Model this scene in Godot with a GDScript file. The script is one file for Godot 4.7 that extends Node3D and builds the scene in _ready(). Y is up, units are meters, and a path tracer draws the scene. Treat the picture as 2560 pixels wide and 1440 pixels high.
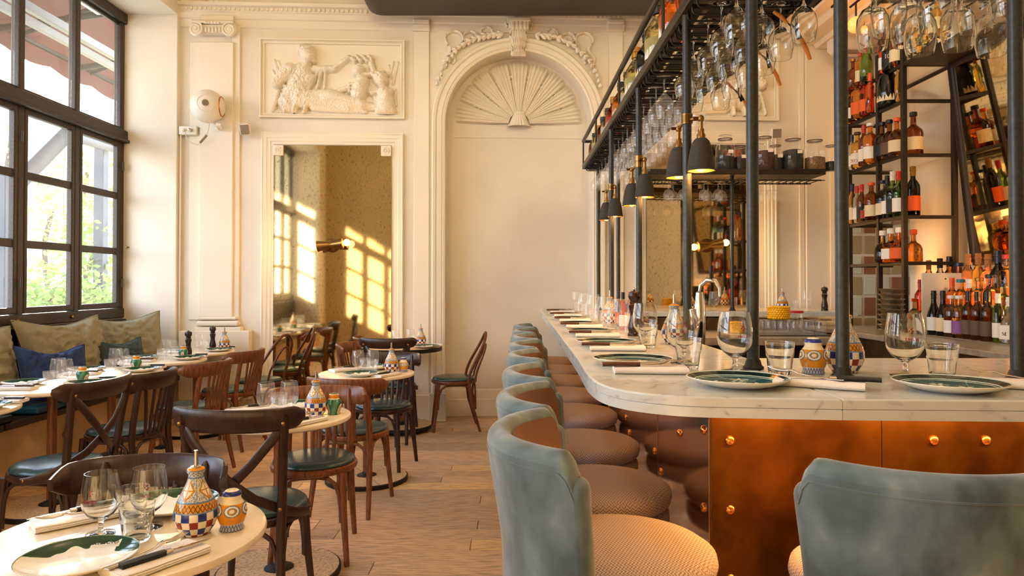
extends Node3D
# A brasserie dining room: window bay with a banquette on the left, cafe tables, a moulded back wall, a marble bar with stools on the right.
const F := 1750.0
const PITCH := 0.013
const EYE := Vector3(0, 1.35, 0)
const PY := 684.25
var WT: Transform3D
var m := {}
var used := {}
var rng := RandomNumberGenerator.new()

# ---------------------------------------------------------------- measuring: photo pixel -> place in the room
func ray(px: float, py: float) -> Vector3:
	return Vector3((px - 1275.0) / F, -(py - PY) / F, -1).rotated(Vector3.RIGHT, PITCH)
func P(px: float, py: float, z: float) -> Vector3:
	var d := ray(px, py)
	return EYE + d * (z / -d.z)
func G(px: float, py: float, h: float) -> Vector3:
	var d := ray(px, py)
	return EYE + d * ((h - EYE.y) / d.y)
func WU(px: float, py: float, out := 0.0) -> Vector2:
	var inv := WT.affine_inverse()
	var o := inv * EYE
	var d := inv.basis * ray(px, py)
	var p := o + d * ((out - o.z) / d.z)
	return Vector2(p.x, p.y)

# ---------------------------------------------------------------- mesh builder (triangles given counter-clockwise from outside)
class MB:
	var v := PackedVector3Array()
	var n := PackedVector3Array()
	var uv := PackedVector2Array()
	var ix := PackedInt32Array()
	func tri(a: int, b: int, c: int) -> void:
		ix.append(a); ix.append(c); ix.append(b)
	func vert(p: Vector3, nn: Vector3, t := Vector2.ZERO) -> int:
		v.append(p); n.append(nn); uv.append(t)
		return v.size() - 1
	func quad(a: Vector3, b: Vector3, c: Vector3, d: Vector3) -> MB:
		var nn := (b - a).cross(d - a).normalized()
		var i := vert(a, nn, Vector2(0, 1))
		vert(b, nn, Vector2(1, 1)); vert(c, nn, Vector2(1, 0)); vert(d, nn, Vector2(0, 0))
		tri(i, i + 1, i + 2); tri(i, i + 2, i + 3)
		return self
	func face3(a: Vector3, b: Vector3, c: Vector3) -> void:
		var nn := (b - a).cross(c - a).normalized()
		var i := vert(a, nn); vert(b, nn); vert(c, nn)
		tri(i, i + 1, i + 2)
	func box(c: Vector3, s: Vector3, bev := 0.0, xf := Transform3D.IDENTITY) -> MB:
		var h := s * 0.5
		bev = minf(bev, minf(h.x, minf(h.y, h.z)) * 0.9)
		for ax in 3:
			var e1 := (ax + 1) % 3
			var e2 := (ax + 2) % 3
			for sg in [-1.0, 1.0]:
				var q := []
				for k in [[-1, -1], [1, -1], [1, 1], [-1, 1]]:
					var p := Vector3.ZERO
					p[ax] = sg * h[ax]
					p[e1] = k[0] * (h[e1] - bev)
					p[e2] = k[1] * (h[e2] - bev) * sg
					q.append(xf * (c + p))
				var i := v.size()
				var nn := Vector3.ZERO
				nn[ax] = sg
				nn = (xf.basis * nn).normalized()
				var uvs := [Vector2(0, 1), Vector2(1, 1), Vector2(1, 0), Vector2(0, 0)]
				for k in 4:
					vert(q[k], nn, uvs[k])
				tri(i, i + 1, i + 2); tri(i, i + 2, i + 3)
		if bev > 0.0:
			for ax in 3:
				var e1 := (ax + 1) % 3
				var e2 := (ax + 2) % 3
				for s1 in [-1.0, 1.0]:
					for s2 in [-1.0, 1.0]:
						var i := v.size()
						var n1 := Vector3.ZERO; n1[e1] = s1
						var n2 := Vector3.ZERO; n2[e2] = s2
						for k in [[-1, 0], [1, 0], [1, 1], [-1, 1]]:
							var p := Vector3.ZERO
							p[ax] = k[0] * (h[ax] - bev)
							p[e1] = s1 * (h[e1] - (bev if k[1] == 1 else 0.0))
							p[e2] = s2 * (h[e2] - (bev if k[1] == 0 else 0.0))
							vert(xf * (c + p), (xf.basis * (n1 if k[1] == 0 else n2)).normalized())
						if s1 * s2 < 0:
							tri(i, i + 1, i + 2); tri(i, i + 2, i + 3)
						else:
							tri(i, i + 2, i + 1); tri(i, i + 3, i + 2)
			for sx in [-1.0, 1.0]:
				for sy in [-1.0, 1.0]:
					for sz in [-1.0, 1.0]:
						var i := v.size()
						vert(xf * (c + Vector3(sx * h.x, sy * (h.y - bev), sz * (h.z - bev))), (xf.basis * Vector3(sx, 0, 0)).normalized())
						vert(xf * (c + Vector3(sx * (h.x - bev), sy * h.y, sz * (h.z - bev))), (xf.basis * Vector3(0, sy, 0)).normalized())
						vert(xf * (c + Vector3(sx * (h.x - bev), sy * (h.y - bev), sz * h.z)), (xf.basis * Vector3(0, 0, sz)).normalized())
						if sx * sy * sz > 0:
							tri(i, i + 1, i + 2)
						else:
							tri(i, i + 2, i + 1)
		return self
	# smooth sheet; f(u, v) in 0..1; outside is du x dv
	func grid(nu: int, nv: int, f: Callable, flip := false, wrap_u := false) -> MB:
		var b := v.size()
		var pts := PackedVector3Array()
		pts.resize((nu + 1) * (nv + 1))
		for j in nv + 1:
			for i in nu + 1:
				pts[j * (nu + 1) + i] = f.call(float(i) / nu, float(j) / nv)
		for j in nv + 1:
			for i in nu + 1:
				var i0 := i - 1
				var i1 := i + 1
				if i0 < 0:
					i0 = nu - 1 if wrap_u else 0
				if i1 > nu:
					i1 = 1 if wrap_u else nu
				var w := j * (nu + 1)
				var du := pts[w + i1] - pts[w + i0]
				var dv := pts[mini(j + 1, nv) * (nu + 1) + i] - pts[maxi(j - 1, 0) * (nu + 1) + i]
				var nn := du.cross(dv)
				if nn.length_squared() < 1e-16:
					nn = (pts[mini(j + 1, nv) * (nu + 1) + i0] - pts[w + i]).cross(pts[w + i1] - pts[w + i])
				if nn.length_squared() < 1e-20:
					nn = Vector3.UP
				nn = nn.normalized()
				vert(pts[w + i], -nn if flip else nn, Vector2(float(i) / nu, 1.0 - float(j) / nv))
		for j in nv:
			for i in nu:
				var a := b + j * (nu + 1) + i
				if flip:
					tri(a, a + nu + 2, a + 1); tri(a, a + nu + 1, a + nu + 2)
				else:
					tri(a, a + 1, a + nu + 2); tri(a, a + nu + 2, a + nu + 1)
		return self
	# turned profile: points (radius, height) from bottom to top, outside on the right
	func lathe(prof: Array, segs := 24, xf := Transform3D.IDENTITY, crease := 42.0, fl = null) -> MB:
		var np := prof.size()
		var ln := [0.0]
		for k in range(1, np):
			ln.append(ln[-1] + (prof[k] - prof[k - 1]).length())
		var total: float = maxf(ln[-1], 1e-6)
		var sn := []
		for k in np - 1:
			var d: Vector2 = prof[k + 1] - prof[k]
			sn.append(Vector2(d.y, -d.x).normalized())
		var cc := cos(deg_to_rad(crease))
		for k in np - 1:
			var na: Vector2 = sn[k]
			var nb: Vector2 = sn[k]
			if k > 0 and sn[k - 1].dot(sn[k]) > cc:
				na = (sn[k - 1] + sn[k]).normalized()
			if k < np - 2 and sn[k + 1].dot(sn[k]) > cc:
				nb = (sn[k + 1] + sn[k]).normalized()
			var b := v.size()
			for e in 2:
				var pt: Vector2 = prof[k + e]
				var nn: Vector2 = na if e == 0 else nb
				for s in segs + 1:
					var a := TAU * s / segs
					var r := pt.x
					if fl != null:
						r = fl.call(a, pt.x, pt.y)
					vert(xf * Vector3(r * cos(a), pt.y, -r * sin(a)), (xf.basis * Vector3(nn.x * cos(a), nn.y, -nn.x * sin(a))).normalized(), Vector2(float(s) / segs, 1.0 - ln[k + e] / total))
			for s in segs:
				var a := b + s
				var c := b + segs + 1 + s
				if prof[k].x > 1e-6:
					tri(a, a + 1, c + 1)
				if prof[k + 1].x > 1e-6:
					tri(a, c + 1, c)
		return self
	func tube(pts: Array, rad, segs := 8, xf := Transform3D.IDENTITY, flat := 1.0, up := Vector3.ZERO, caps := true) -> MB:
		var np := pts.size()
		var t0: Vector3 = (pts[1] - pts[0]).normalized()
		var side: Vector3 = up if up != Vector3.ZERO else (Vector3.UP if absf(t0.y) < 0.9 else Vector3.RIGHT)
		side = (side - t0 * side.dot(t0)).normalized()
		var b := v.size()
		for k in np:
			var t: Vector3 = (pts[mini(k + 1, np - 1)] - pts[maxi(k - 1, 0)]).normalized()
			side = (side - t * side.dot(t)).normalized()
			var s2 := t.cross(side)
			var r: float = rad if rad is float else rad[k]
			for s in segs + 1:
				var a := TAU * s / segs
				var o := side * cos(a) * r * flat + s2 * sin(a) * r
				var nn := side * cos(a) / flat + s2 * sin(a)
				vert(xf * (pts[k] + o), (xf.basis * nn).normalized(), Vector2(float(s) / segs, float(k) / (np - 1)))
		for k in np - 1:
			for s in segs:
				var a := b + k * (segs + 1) + s
				tri(a, a + 1, a + segs + 2); tri(a, a + segs + 2, a + segs + 1)
		if caps:
			for e in 2:
				var k := 0 if e == 0 else np - 1
				var t: Vector3 = (pts[1] - pts[0]).normalized() * -1 if e == 0 else (pts[np - 1] - pts[np - 2]).normalized()
				var nn := (xf.basis * t).normalized()
				var c := vert(xf * pts[k], nn)
				var w := v.size()
				for s in segs + 1:
					vert(v[b + k * (segs + 1) + s], nn)
				for s in segs:
					if e == 0:
						tri(c, w + s + 1, w + s)
					else:
						tri(c, w + s, w + s + 1)
		return self
	# flat bar swept along a path: width along "wide", thickness across
	func strap(pts: Array, w, th: float, wide: Array, xf := Transform3D.IDENTITY) -> MB:
		var np := pts.size()
		var cs := [Vector2(-1, -0.6), Vector2(-0.8, -1), Vector2(0.8, -1), Vector2(1, -0.6), Vector2(1, 0.6), Vector2(0.8, 1), Vector2(-0.8, 1), Vector2(-1, 0.6)]
		var b := v.size()
		var ns := cs.size()
		for k in np:
			var t: Vector3 = (pts[mini(k + 1, np - 1)] - pts[maxi(k - 1, 0)]).normalized()
			var a: Vector3 = wide[k] if wide.size() > 1 else wide[0]
			a = (a - t * a.dot(t)).normalized()
			var c := t.cross(a)
			var ww: float = w if w is float else w[k]
			for s in ns:
				vert(xf * (pts[k] + a * cs[s].x * ww * 0.5 + c * cs[s].y * th * 0.5), (xf.basis * (a * cs[s].x * 0.5 + c * cs[s].y)).normalized(), Vector2(float(s) / ns, float(k) / np))
		for k in np - 1:
			for s in ns:
				var s2 := (s + 1) % ns
				tri(b + k * ns + s, b + k * ns + s2, b + (k + 1) * ns + s2)
				tri(b + k * ns + s, b + (k + 1) * ns + s2, b + (k + 1) * ns + s)
		for e in 2:
			var o := b + (0 if e == 0 else (np - 1) * ns)
			var t: Vector3 = pts[0] - pts[1] if e == 0 else pts[np - 1] - pts[np - 2]
			t = (xf.basis * t).normalized()
			var w0 := v.size()
			for s in ns:
				vert(v[o + s], t)
			for s in range(1, ns - 1):
				if e == 0:
					tri(w0, w0 + s + 1, w0 + s)
				else:
					tri(w0, w0 + s, w0 + s + 1)
		return self
	# outline in the xy plane (counter-clockwise), pushed out along +z from z0 to z1, front edge bevelled
	func prism(poly: PackedVector2Array, z0: float, z1: float, bev := 0.0, xf := Transform3D.IDENTITY, crease := 35.0) -> MB:
		if Geometry2D.is_polygon_clockwise(poly):
			poly.reverse()
		var np := poly.size()
		var inner := poly
		if bev > 0.0:
			inner = PackedVector2Array()
			for k in np:
				var d0 := (poly[k] - poly[(k + np - 1) % np]).normalized()
				var d1 := (poly[(k + 1) % np] - poly[k]).normalized()
				var n0 := Vector2(d0.y, -d0.x)
				var n1 := Vector2(d1.y, -d1.x)
				var mm := (n0 + n1).normalized()
				inner.append(poly[k] - mm * bev / maxf(0.4, mm.dot(n0)))
		var tris := Geometry2D.triangulate_polygon(inner)
		for e in 2:
			var b := v.size()
			var zz := z1 if e == 1 else z0
			var nn := (xf.basis * Vector3(0, 0, 1 if e == 1 else -1)).normalized()
			for p in (inner if e == 1 else poly):
				vert(xf * Vector3(p.x, p.y, zz), nn, p)
			for k in range(0, tris.size(), 3):
				var q := [b + tris[k], b + tris[k + 1], b + tris[k + 2]]
				var ccw := (inner[tris[k + 1]] - inner[tris[k]]).cross(inner[tris[k + 2]] - inner[tris[k]]) > 0
				if ccw == (e == 1):
					tri(q[0], q[1], q[2])
				else:
					tri(q[0], q[2], q[1])
		var cc := cos(deg_to_rad(crease))
		var en := []
		for k in np:
			var d := (poly[(k + 1) % np] - poly[k]).normalized()
			en.append(Vector2(d.y, -d.x))
		for k in np:
			var k2 := (k + 1) % np
			var na: Vector2 = en[k]
			var nb: Vector2 = en[k]
			if en[(k + np - 1) % np].dot(en[k]) > cc:
				na = (en[(k + np - 1) % np] + en[k]).normalized()
			if en[k2].dot(en[k]) > cc:
				nb = (en[k2] + en[k]).normalized()
			var A := (xf.basis * Vector3(na.x, na.y, 0)).normalized()
			var B := (xf.basis * Vector3(nb.x, nb.y, 0)).normalized()
			var b := v.size()
			vert(xf * Vector3(poly[k].x, poly[k].y, z0), A); vert(xf * Vector3(poly[k2].x, poly[k2].y, z0), B)
			vert(xf * Vector3(poly[k2].x, poly[k2].y, z1 - bev), B); vert(xf * Vector3(poly[k].x, poly[k].y, z1 - bev), A)
			tri(b, b + 1, b + 2); tri(b, b + 2, b + 3)
			if bev > 0.0:
				b = v.size()
				var zn := (xf.basis * Vector3(0, 0, 1)).normalized()
				vert(xf * Vector3(poly[k].x, poly[k].y, z1 - bev), A); vert(xf * Vector3(poly[k2].x, poly[k2].y, z1 - bev), B)
				vert(xf * Vector3(inner[k2].x, inner[k2].y, z1), (zn + B * 0.3).normalized()); vert(xf * Vector3(inner[k].x, inner[k].y, z1), (zn + A * 0.3).normalized())
				tri(b, b + 1, b + 2); tri(b, b + 2, b + 3)
		return self
	# moulding: profile (offset to the left of the path, height out) run along a path in the xy plane
	func mould(path: Array, closed: bool, prof: Array, crease := 50.0, xf := Transform3D.IDENTITY) -> MB:
		var np := path.size()
		var cc := cos(deg_to_rad(crease))
		var off := []
		var smooth := []
		for k in np:
			var d0: Vector2 = (path[k] - path[(k + np - 1) % np]).normalized() if closed or k > 0 else (path[1] - path[0]).normalized()
			var d1: Vector2 = (path[(k + 1) % np] - path[k]).normalized() if closed or k < np - 1 else d0
			var n0 := Vector2(-d0.y, d0.x)
			var n1 := Vector2(-d1.y, d1.x)
			var mm := (n0 + n1).normalized()
			off.append(mm / maxf(0.3, mm.dot(n0)))
			smooth.append(d0.dot(d1) > cc)
		var ns := np if closed else np - 1
		for k in ns:
			var k2 := (k + 1) % np
			var dir: Vector2 = (path[k2] - path[k]).normalized()
			var nl := Vector2(-dir.y, dir.x)
			for q in prof.size() - 1:
				var pd: Vector2 = prof[q + 1] - prof[q]
				var pn := Vector2(-pd.y, pd.x).normalized()
				if pn.y < -1e-3 or (absf(pn.y) <= 1e-3 and false):
					pn = pn
				var b := v.size()
				var ends := [[k, q], [k2, q], [k2, q + 1], [k, q + 1]]
				for e in ends:
					var o: Vector2 = off[e[0]]
					var pp: Vector2 = path[e[0]] + o * prof[e[1]].x
					var side: Vector2 = o.normalized() if smooth[e[0]] else nl
					vert(xf * Vector3(pp.x, pp.y, prof[e[1]].y), (xf.basis * Vector3(side.x * pn.x, side.y * pn.x, pn.y)).normalized(), Vector2(0, 0))
				tri(b, b + 1, b + 2); tri(b, b + 2, b + 3)
		return self
	func ball(c: Vector3, r: Vector3, nu := 12, nv := 8, xf := Transform3D.IDENTITY) -> MB:
		var b := v.size()
		for j in nv + 1:
			var t := PI * j / nv - PI / 2
			for i in nu + 1:
				var a := TAU * i / nu
				var d := Vector3(cos(t) * cos(a), sin(t), -cos(t) * sin(a))
				vert(xf * (c + d * r), (xf.basis * (d / r)).normalized(), Vector2(float(i) / nu, 1.0 - float(j) / nv))
		for j in nv:
			for i in nu:
				var a := b + j * (nu + 1) + i
				if j > 0:
					tri(a, a + 1, a + nu + 2)
				if j < nv - 1:
					tri(a, a + nu + 2, a + nu + 1)
		return self
	func add(o: MB, xf: Transform3D) -> MB:
		var b := v.size()
		v.append_array(xf * o.v)
		var bs := xf.basis.orthonormalized()
		for q in o.n:
			n.append(bs * q)
		uv.append_array(o.uv)
		for i in o.ix:
			ix.append(b + i)
		return self
	func planar_uv(ax: int, az: int, s: float, o := Vector2(0.5, 0.5)) -> MB:
		for k in v.size():
			uv[k] = Vector2(v[k][ax] * s, v[k][az] * s) + o
		return self
	func mesh() -> ArrayMesh:
		var a := []
		a.resize(Mesh.ARRAY_MAX)
		a[Mesh.ARRAY_VERTEX] = v
		a[Mesh.ARRAY_NORMAL] = n
		a[Mesh.ARRAY_TEX_UV] = uv
		a[Mesh.ARRAY_INDEX] = ix
		var me := ArrayMesh.new()
		me.add_surface_from_arrays(Mesh.PRIMITIVE_TRIANGLES, a)
		return me

# ---------------------------------------------------------------- objects
func numbered(called: String) -> String:
	if not used.has(called):
		used[called] = 0
		return called
	used[called] += 1
	return "%s_%03d" % [called, used[called]]
func thing(called: String, label: String, category: String, at := Vector3.ZERO, turn := 0.0, group := "") -> Node3D:
	var o := Node3D.new()
	o.name = numbered(called)
	add_child(o)
	o.position = at
	o.rotation.y = turn
	tag(o, label, category, group)
	return o
func tag(o: Node, label: String, category: String, group := "") -> Node:
	o.set_meta("label", label)
	o.set_meta("category", category)
	if group:
		o.set_meta("group", group)
	return o
func obj(called: String, what, mat: Material, parent: Node = null) -> MeshInstance3D:
	var o := MeshInstance3D.new()
	o.mesh = what.mesh() if what is MB else what
	o.material_override = mat
	if parent == null:
		o.name = numbered(called)
		add_child(o)
	else:
		o.name = called
		parent.add_child(o, true)
	return o
func struct(called: String, what, mat: Material, label := "") -> MeshInstance3D:
	var o := obj(called, what, mat)
	o.set_meta("kind", "structure")
	if label:
		o.set_meta("label", label)
	return o
func dup(o: Node3D, at: Vector3, turn: float, label: String, group := "") -> Node3D:
	var c: Node3D
	if not o.has_meta("placed"):
		c = o
		o.set_meta("placed", true)
	else:
		c = o.duplicate()
		var base: String = o.get_meta("kindname")
		c.name = numbered(base)
		add_child(c)
	c.position = at
	c.rotation = Vector3(0, turn, 0)
	c.set_meta("label", label)
	if group:
		c.set_meta("group", group)
	return c
# a first one of a kind; its later copies are numbered
func proto(called: String, category: String) -> Node3D:
	var o := thing(called, called.replace("_", " "), category)
	o.set_meta("kindname", called)
	return o
# ---------------------------------------------------------------- materials
func noise(freq: float, cols: Array, seed_ := 1, size := 512, octaves := 4, type := FastNoiseLite.TYPE_SIMPLEX_SMOOTH, fractal := FastNoiseLite.FRACTAL_FBM, warp := 0.0) -> NoiseTexture2D:
	var fn := FastNoiseLite.new()
	fn.seed = seed_
	fn.noise_type = type
	fn.frequency = freq
	fn.fractal_type = fractal
	fn.fractal_octaves = octaves
	if warp > 0.0:
		fn.domain_warp_enabled = true
		fn.domain_warp_amplitude = warp
		fn.domain_warp_frequency = freq * 0.7
	var t := NoiseTexture2D.new()
	t.width = size
	t.height = size
	t.seamless = true
	t.noise = fn
	if cols.size():
		var g := Gradient.new()
		var offs := PackedFloat32Array()
		var cs := PackedColorArray()
		for c in cols:
			offs.append(c[0])
			cs.append(c[1])
		g.offsets = offs
		g.colors = cs
		t.color_ramp = g
	return t
func grey(a: float) -> Color:
	return Color(a, a, a)
func mat(col: Color, rough := 0.5, metal := 0.0, spec := 0.5) -> StandardMaterial3D:
	var s := StandardMaterial3D.new()
	s.albedo_color = col
	s.roughness = rough
	s.metallic = metal
	s.metallic_specular = spec
	return s
func triplanar(s: StandardMaterial3D, scale: Vector3, world := false) -> StandardMaterial3D:
	s.uv1_triplanar = true
	s.uv1_world_triplanar = world
	s.uv1_scale = scale
	s.uv1_triplanar_sharpness = 4.0
	return s
func textured(t: Texture2D, tint: Color, scale: Vector3, rough := 0.5, world := false, metal := 0.0) -> StandardMaterial3D:
	var s := mat(tint, rough, metal)
	s.albedo_texture = t
	return triplanar(s, scale, world)
func glow(col: Color, energy: float) -> StandardMaterial3D:
	var s := mat(Color(0.9, 0.8, 0.6), 0.4)
	s.emission_enabled = true
	s.emission = col
	s.emission_energy_multiplier = energy
	return s
func pane(alpha := 0.06, rough := 0.0) -> StandardMaterial3D:
	var s := mat(Color(1, 1, 1, alpha), rough)
	s.transparency = BaseMaterial3D.TRANSPARENCY_ALPHA
	return s
func solid_glass(col: Color, rough := 0.02) -> StandardMaterial3D:
	var s := mat(Color(col.r, col.g, col.b, 0.0), rough)
	s.refraction_enabled = true
	s.refraction_scale = 0.05
	return s
func picture(w: int, h: int, f: Callable) -> ImageTexture:
	var im := Image.create(w, h, false, Image.FORMAT_RGB8)
	for y in h:
		for x in w:
			im.set_pixel(x, y, f.call((x + 0.5) / w, (y + 0.5) / h))
	return ImageTexture.create_from_image(im)

const CREAM := Color(0.93, 0.88, 0.76)
const COBALT := Color(0.13, 0.2, 0.5)
const BRICKRED := Color(0.55, 0.16, 0.1)
const OCHRE := Color(0.85, 0.55, 0.1)
const SKY := Color(0.45, 0.56, 0.7)

# hand-painted oil bottle: v runs from the mouth (0) to the foot (1)
func paint_oil(u: float, v: float) -> Color:
	if v < 0.1:
		return OCHRE
	if v < 0.2:
		return SKY.darkened(0.15) if v > 0.185 or v < 0.115 or sin(u * 75.0) * sin(v * 160.0) > 0.1 else CREAM.lerp(SKY, 0.3)
	if v < 0.45:
		var uu := fposmod(u * 4.0, 1.0) - 0.5
		var d := absf(uu) / 0.42 + absf(v - 0.325) / 0.12
		if d < 1.0:
			if absf(d - 0.9) < 0.12 or absf(uu) < 0.03 or absf(v - 0.325) < 0.006:
				return OCHRE.darkened(0.15)
			return CREAM
		var sw := sin(u * 150.0 + sin(v * 90.0 + u * 25.0) * 3.0) * sin(v * 170.0 + sin(u * 60.0) * 2.0)
		return SKY.darkened(0.12) if sw > 0.25 else (CREAM.lerp(SKY, 0.35) if sw > -0.3 else CREAM.darkened(0.08))
	if v < 0.47:
		return SKY.darkened(0.1)
	if v < 0.56:
		var z := absf(fposmod(u * 14.0, 1.0) - 0.5) * 2.0
		var w := (v - 0.48) / 0.08
		if absf(z - w) < 0.1 or absf(z - 1.0 + w) < 0.1:
			return Color(0.3, 0.22, 0.12)
		return OCHRE
	if v < 0.575:
		return SKY
	if v < 0.9:
		var r := int((v - 0.575) / 0.0813)
		var c := int(u * 16.0)
		if (r + c) % 2 == 0:
			return COBALT if r % 2 == 0 else BRICKRED
		return CREAM
	return OCHRE.lerp(CREAM, 0.3)
func paint_shaker_orange(u: float, v: float) -> Color:
	if v < 0.12:
		return CREAM
	if v < 0.2:
		return COBALT
	if v < 0.34:
		return CREAM
	if v < 0.68:
		var a := Vector2(fposmod(u * 5.0, 1.0) - 0.5, (v - 0.45) * 4.5)
		var q := a.length()
		if q < 0.13 or absf(q - 0.32) < 0.07:
			return Color(0.85, 0.86, 0.84)
		if absf(q - 0.23) < 0.04 or absf(q - 0.42) < 0.03:
			return SKY.darkened(0.3)
		return OCHRE
	if v < 0.85:
		var z := absf(fposmod(u * 12.0, 1.0) - 0.5) * 2.0
		var w := (v - 0.7) / 0.13
		return COBALT.lightened(0.2) if absf(z - w) < 0.14 or absf(z - 1.0 + w) < 0.14 else Color(0.75, 0.76, 0.76)
	return SKY if absf(v - 0.9) < 0.02 else CREAM
func paint_shaker_green(u: float, v: float) -> Color:
	if v < 0.13:
		return Color(0.35, 0.45, 0.38)
	if v < 0.16:
		return CREAM
	if v < 0.28:
		return OCHRE
	if v < 0.31:
		return CREAM
	if v < 0.88:
		var a := Vector2(fposmod(u * 3.0, 1.0) - 0.5, (v - 0.68) * 2.2)
		var r := Vector2(a.x * 2.2, a.y + a.x * 0.5).length()
		if r < 0.46:
			if r > 0.36:
				return CREAM
			return BRICKRED if absf(fposmod((a.x + a.y) * 9.0, 1.0) - 0.5) < 0.12 or absf(fposmod((a.x - a.y) * 9.0, 1.0) - 0.5) < 0.12 else CREAM
		return Color(0.1, 0.36, 0.24).lerp(Color(0.35, 0.55, 0.42), 0.5 + 0.5 * sin(u * 31.0 + v * 9.0))
	return CREAM
# table plate, seen from above: green along the far rim with a wavy inner edge, a small white label
func paint_plate(u: float, v: float) -> Color:
	var p := Vector2(u - 0.5, v - 0.5) * 2.0
	var a := atan2(-p.y, p.x)
	var r := p.length()
	var white := Color(0.93, 0.92, 0.87)
	var green := Color(0.09, 0.25, 0.16)
	if r > 0.985:
		return green.lerp(white, 0.5)
	var edge := 0.72 + 0.05 * sin(a * 7.0) + 0.03 * sin(a * 13.0 + 1.0)
	var fade := smoothstep(-0.35, 0.15, p.y)
	edge += fade * 0.5
	var lab := Vector2(p.x - 0.22, p.y + 0.7)
	if absf(lab.x) < 0.27 and absf(lab.y) < 0.085 + 0.02 * sin(lab.x * 30.0):
		return white
	if r > edge:
		return green
	return white
func paint_bar_plate(u: float, v: float) -> Color:
	var p := Vector2(u - 0.5, v - 0.5) * 2.0
	var r := p.length()
	var teal := Color(0.04, 0.3, 0.31)
	var dark := Color(0.04, 0.15, 0.14)
	var pale := Color(0.8, 0.84, 0.8)
	if r > 0.97:
		return pale
	if r > 0.86:
		return dark
	if absf(r - 0.84) < 0.012 or absf(r - 0.79) < 0.01:
		return pale
	for c in [Vector2(0.1, 0.05), Vector2(-0.3, -0.12), Vector2(0.42, 0.25), Vector2(-0.15, 0.36), Vector2(0.3, -0.35)]:
		var q: Vector2 = p - c
		var d := q.length()
		var pet := 0.13 + 0.07 * cos(atan2(q.y, q.x) * 5.0 + c.x * 9.0)
		if d < 0.04:
			return Color(0.75, 0.6, 0.3)
		if d < pet:
			return pale
		if d < pet + 0.018:
			return dark
	if absf(p.y - 0.12 - 0.2 * sin(p.x * 5.0)) < 0.02:
		return Color(0.35, 0.55, 0.5)
	return teal
func weave(u: float, v: float) -> Color:
	var x := u * 8.0
	var y := v * 8.0
	var z := absf(fposmod(x, 2.0) - 1.0)
	var t := fposmod(y + z, 1.0)
	return Color(0.78, 0.64, 0.6) if t < 0.62 else Color(0.5, 0.37, 0.33)

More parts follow.
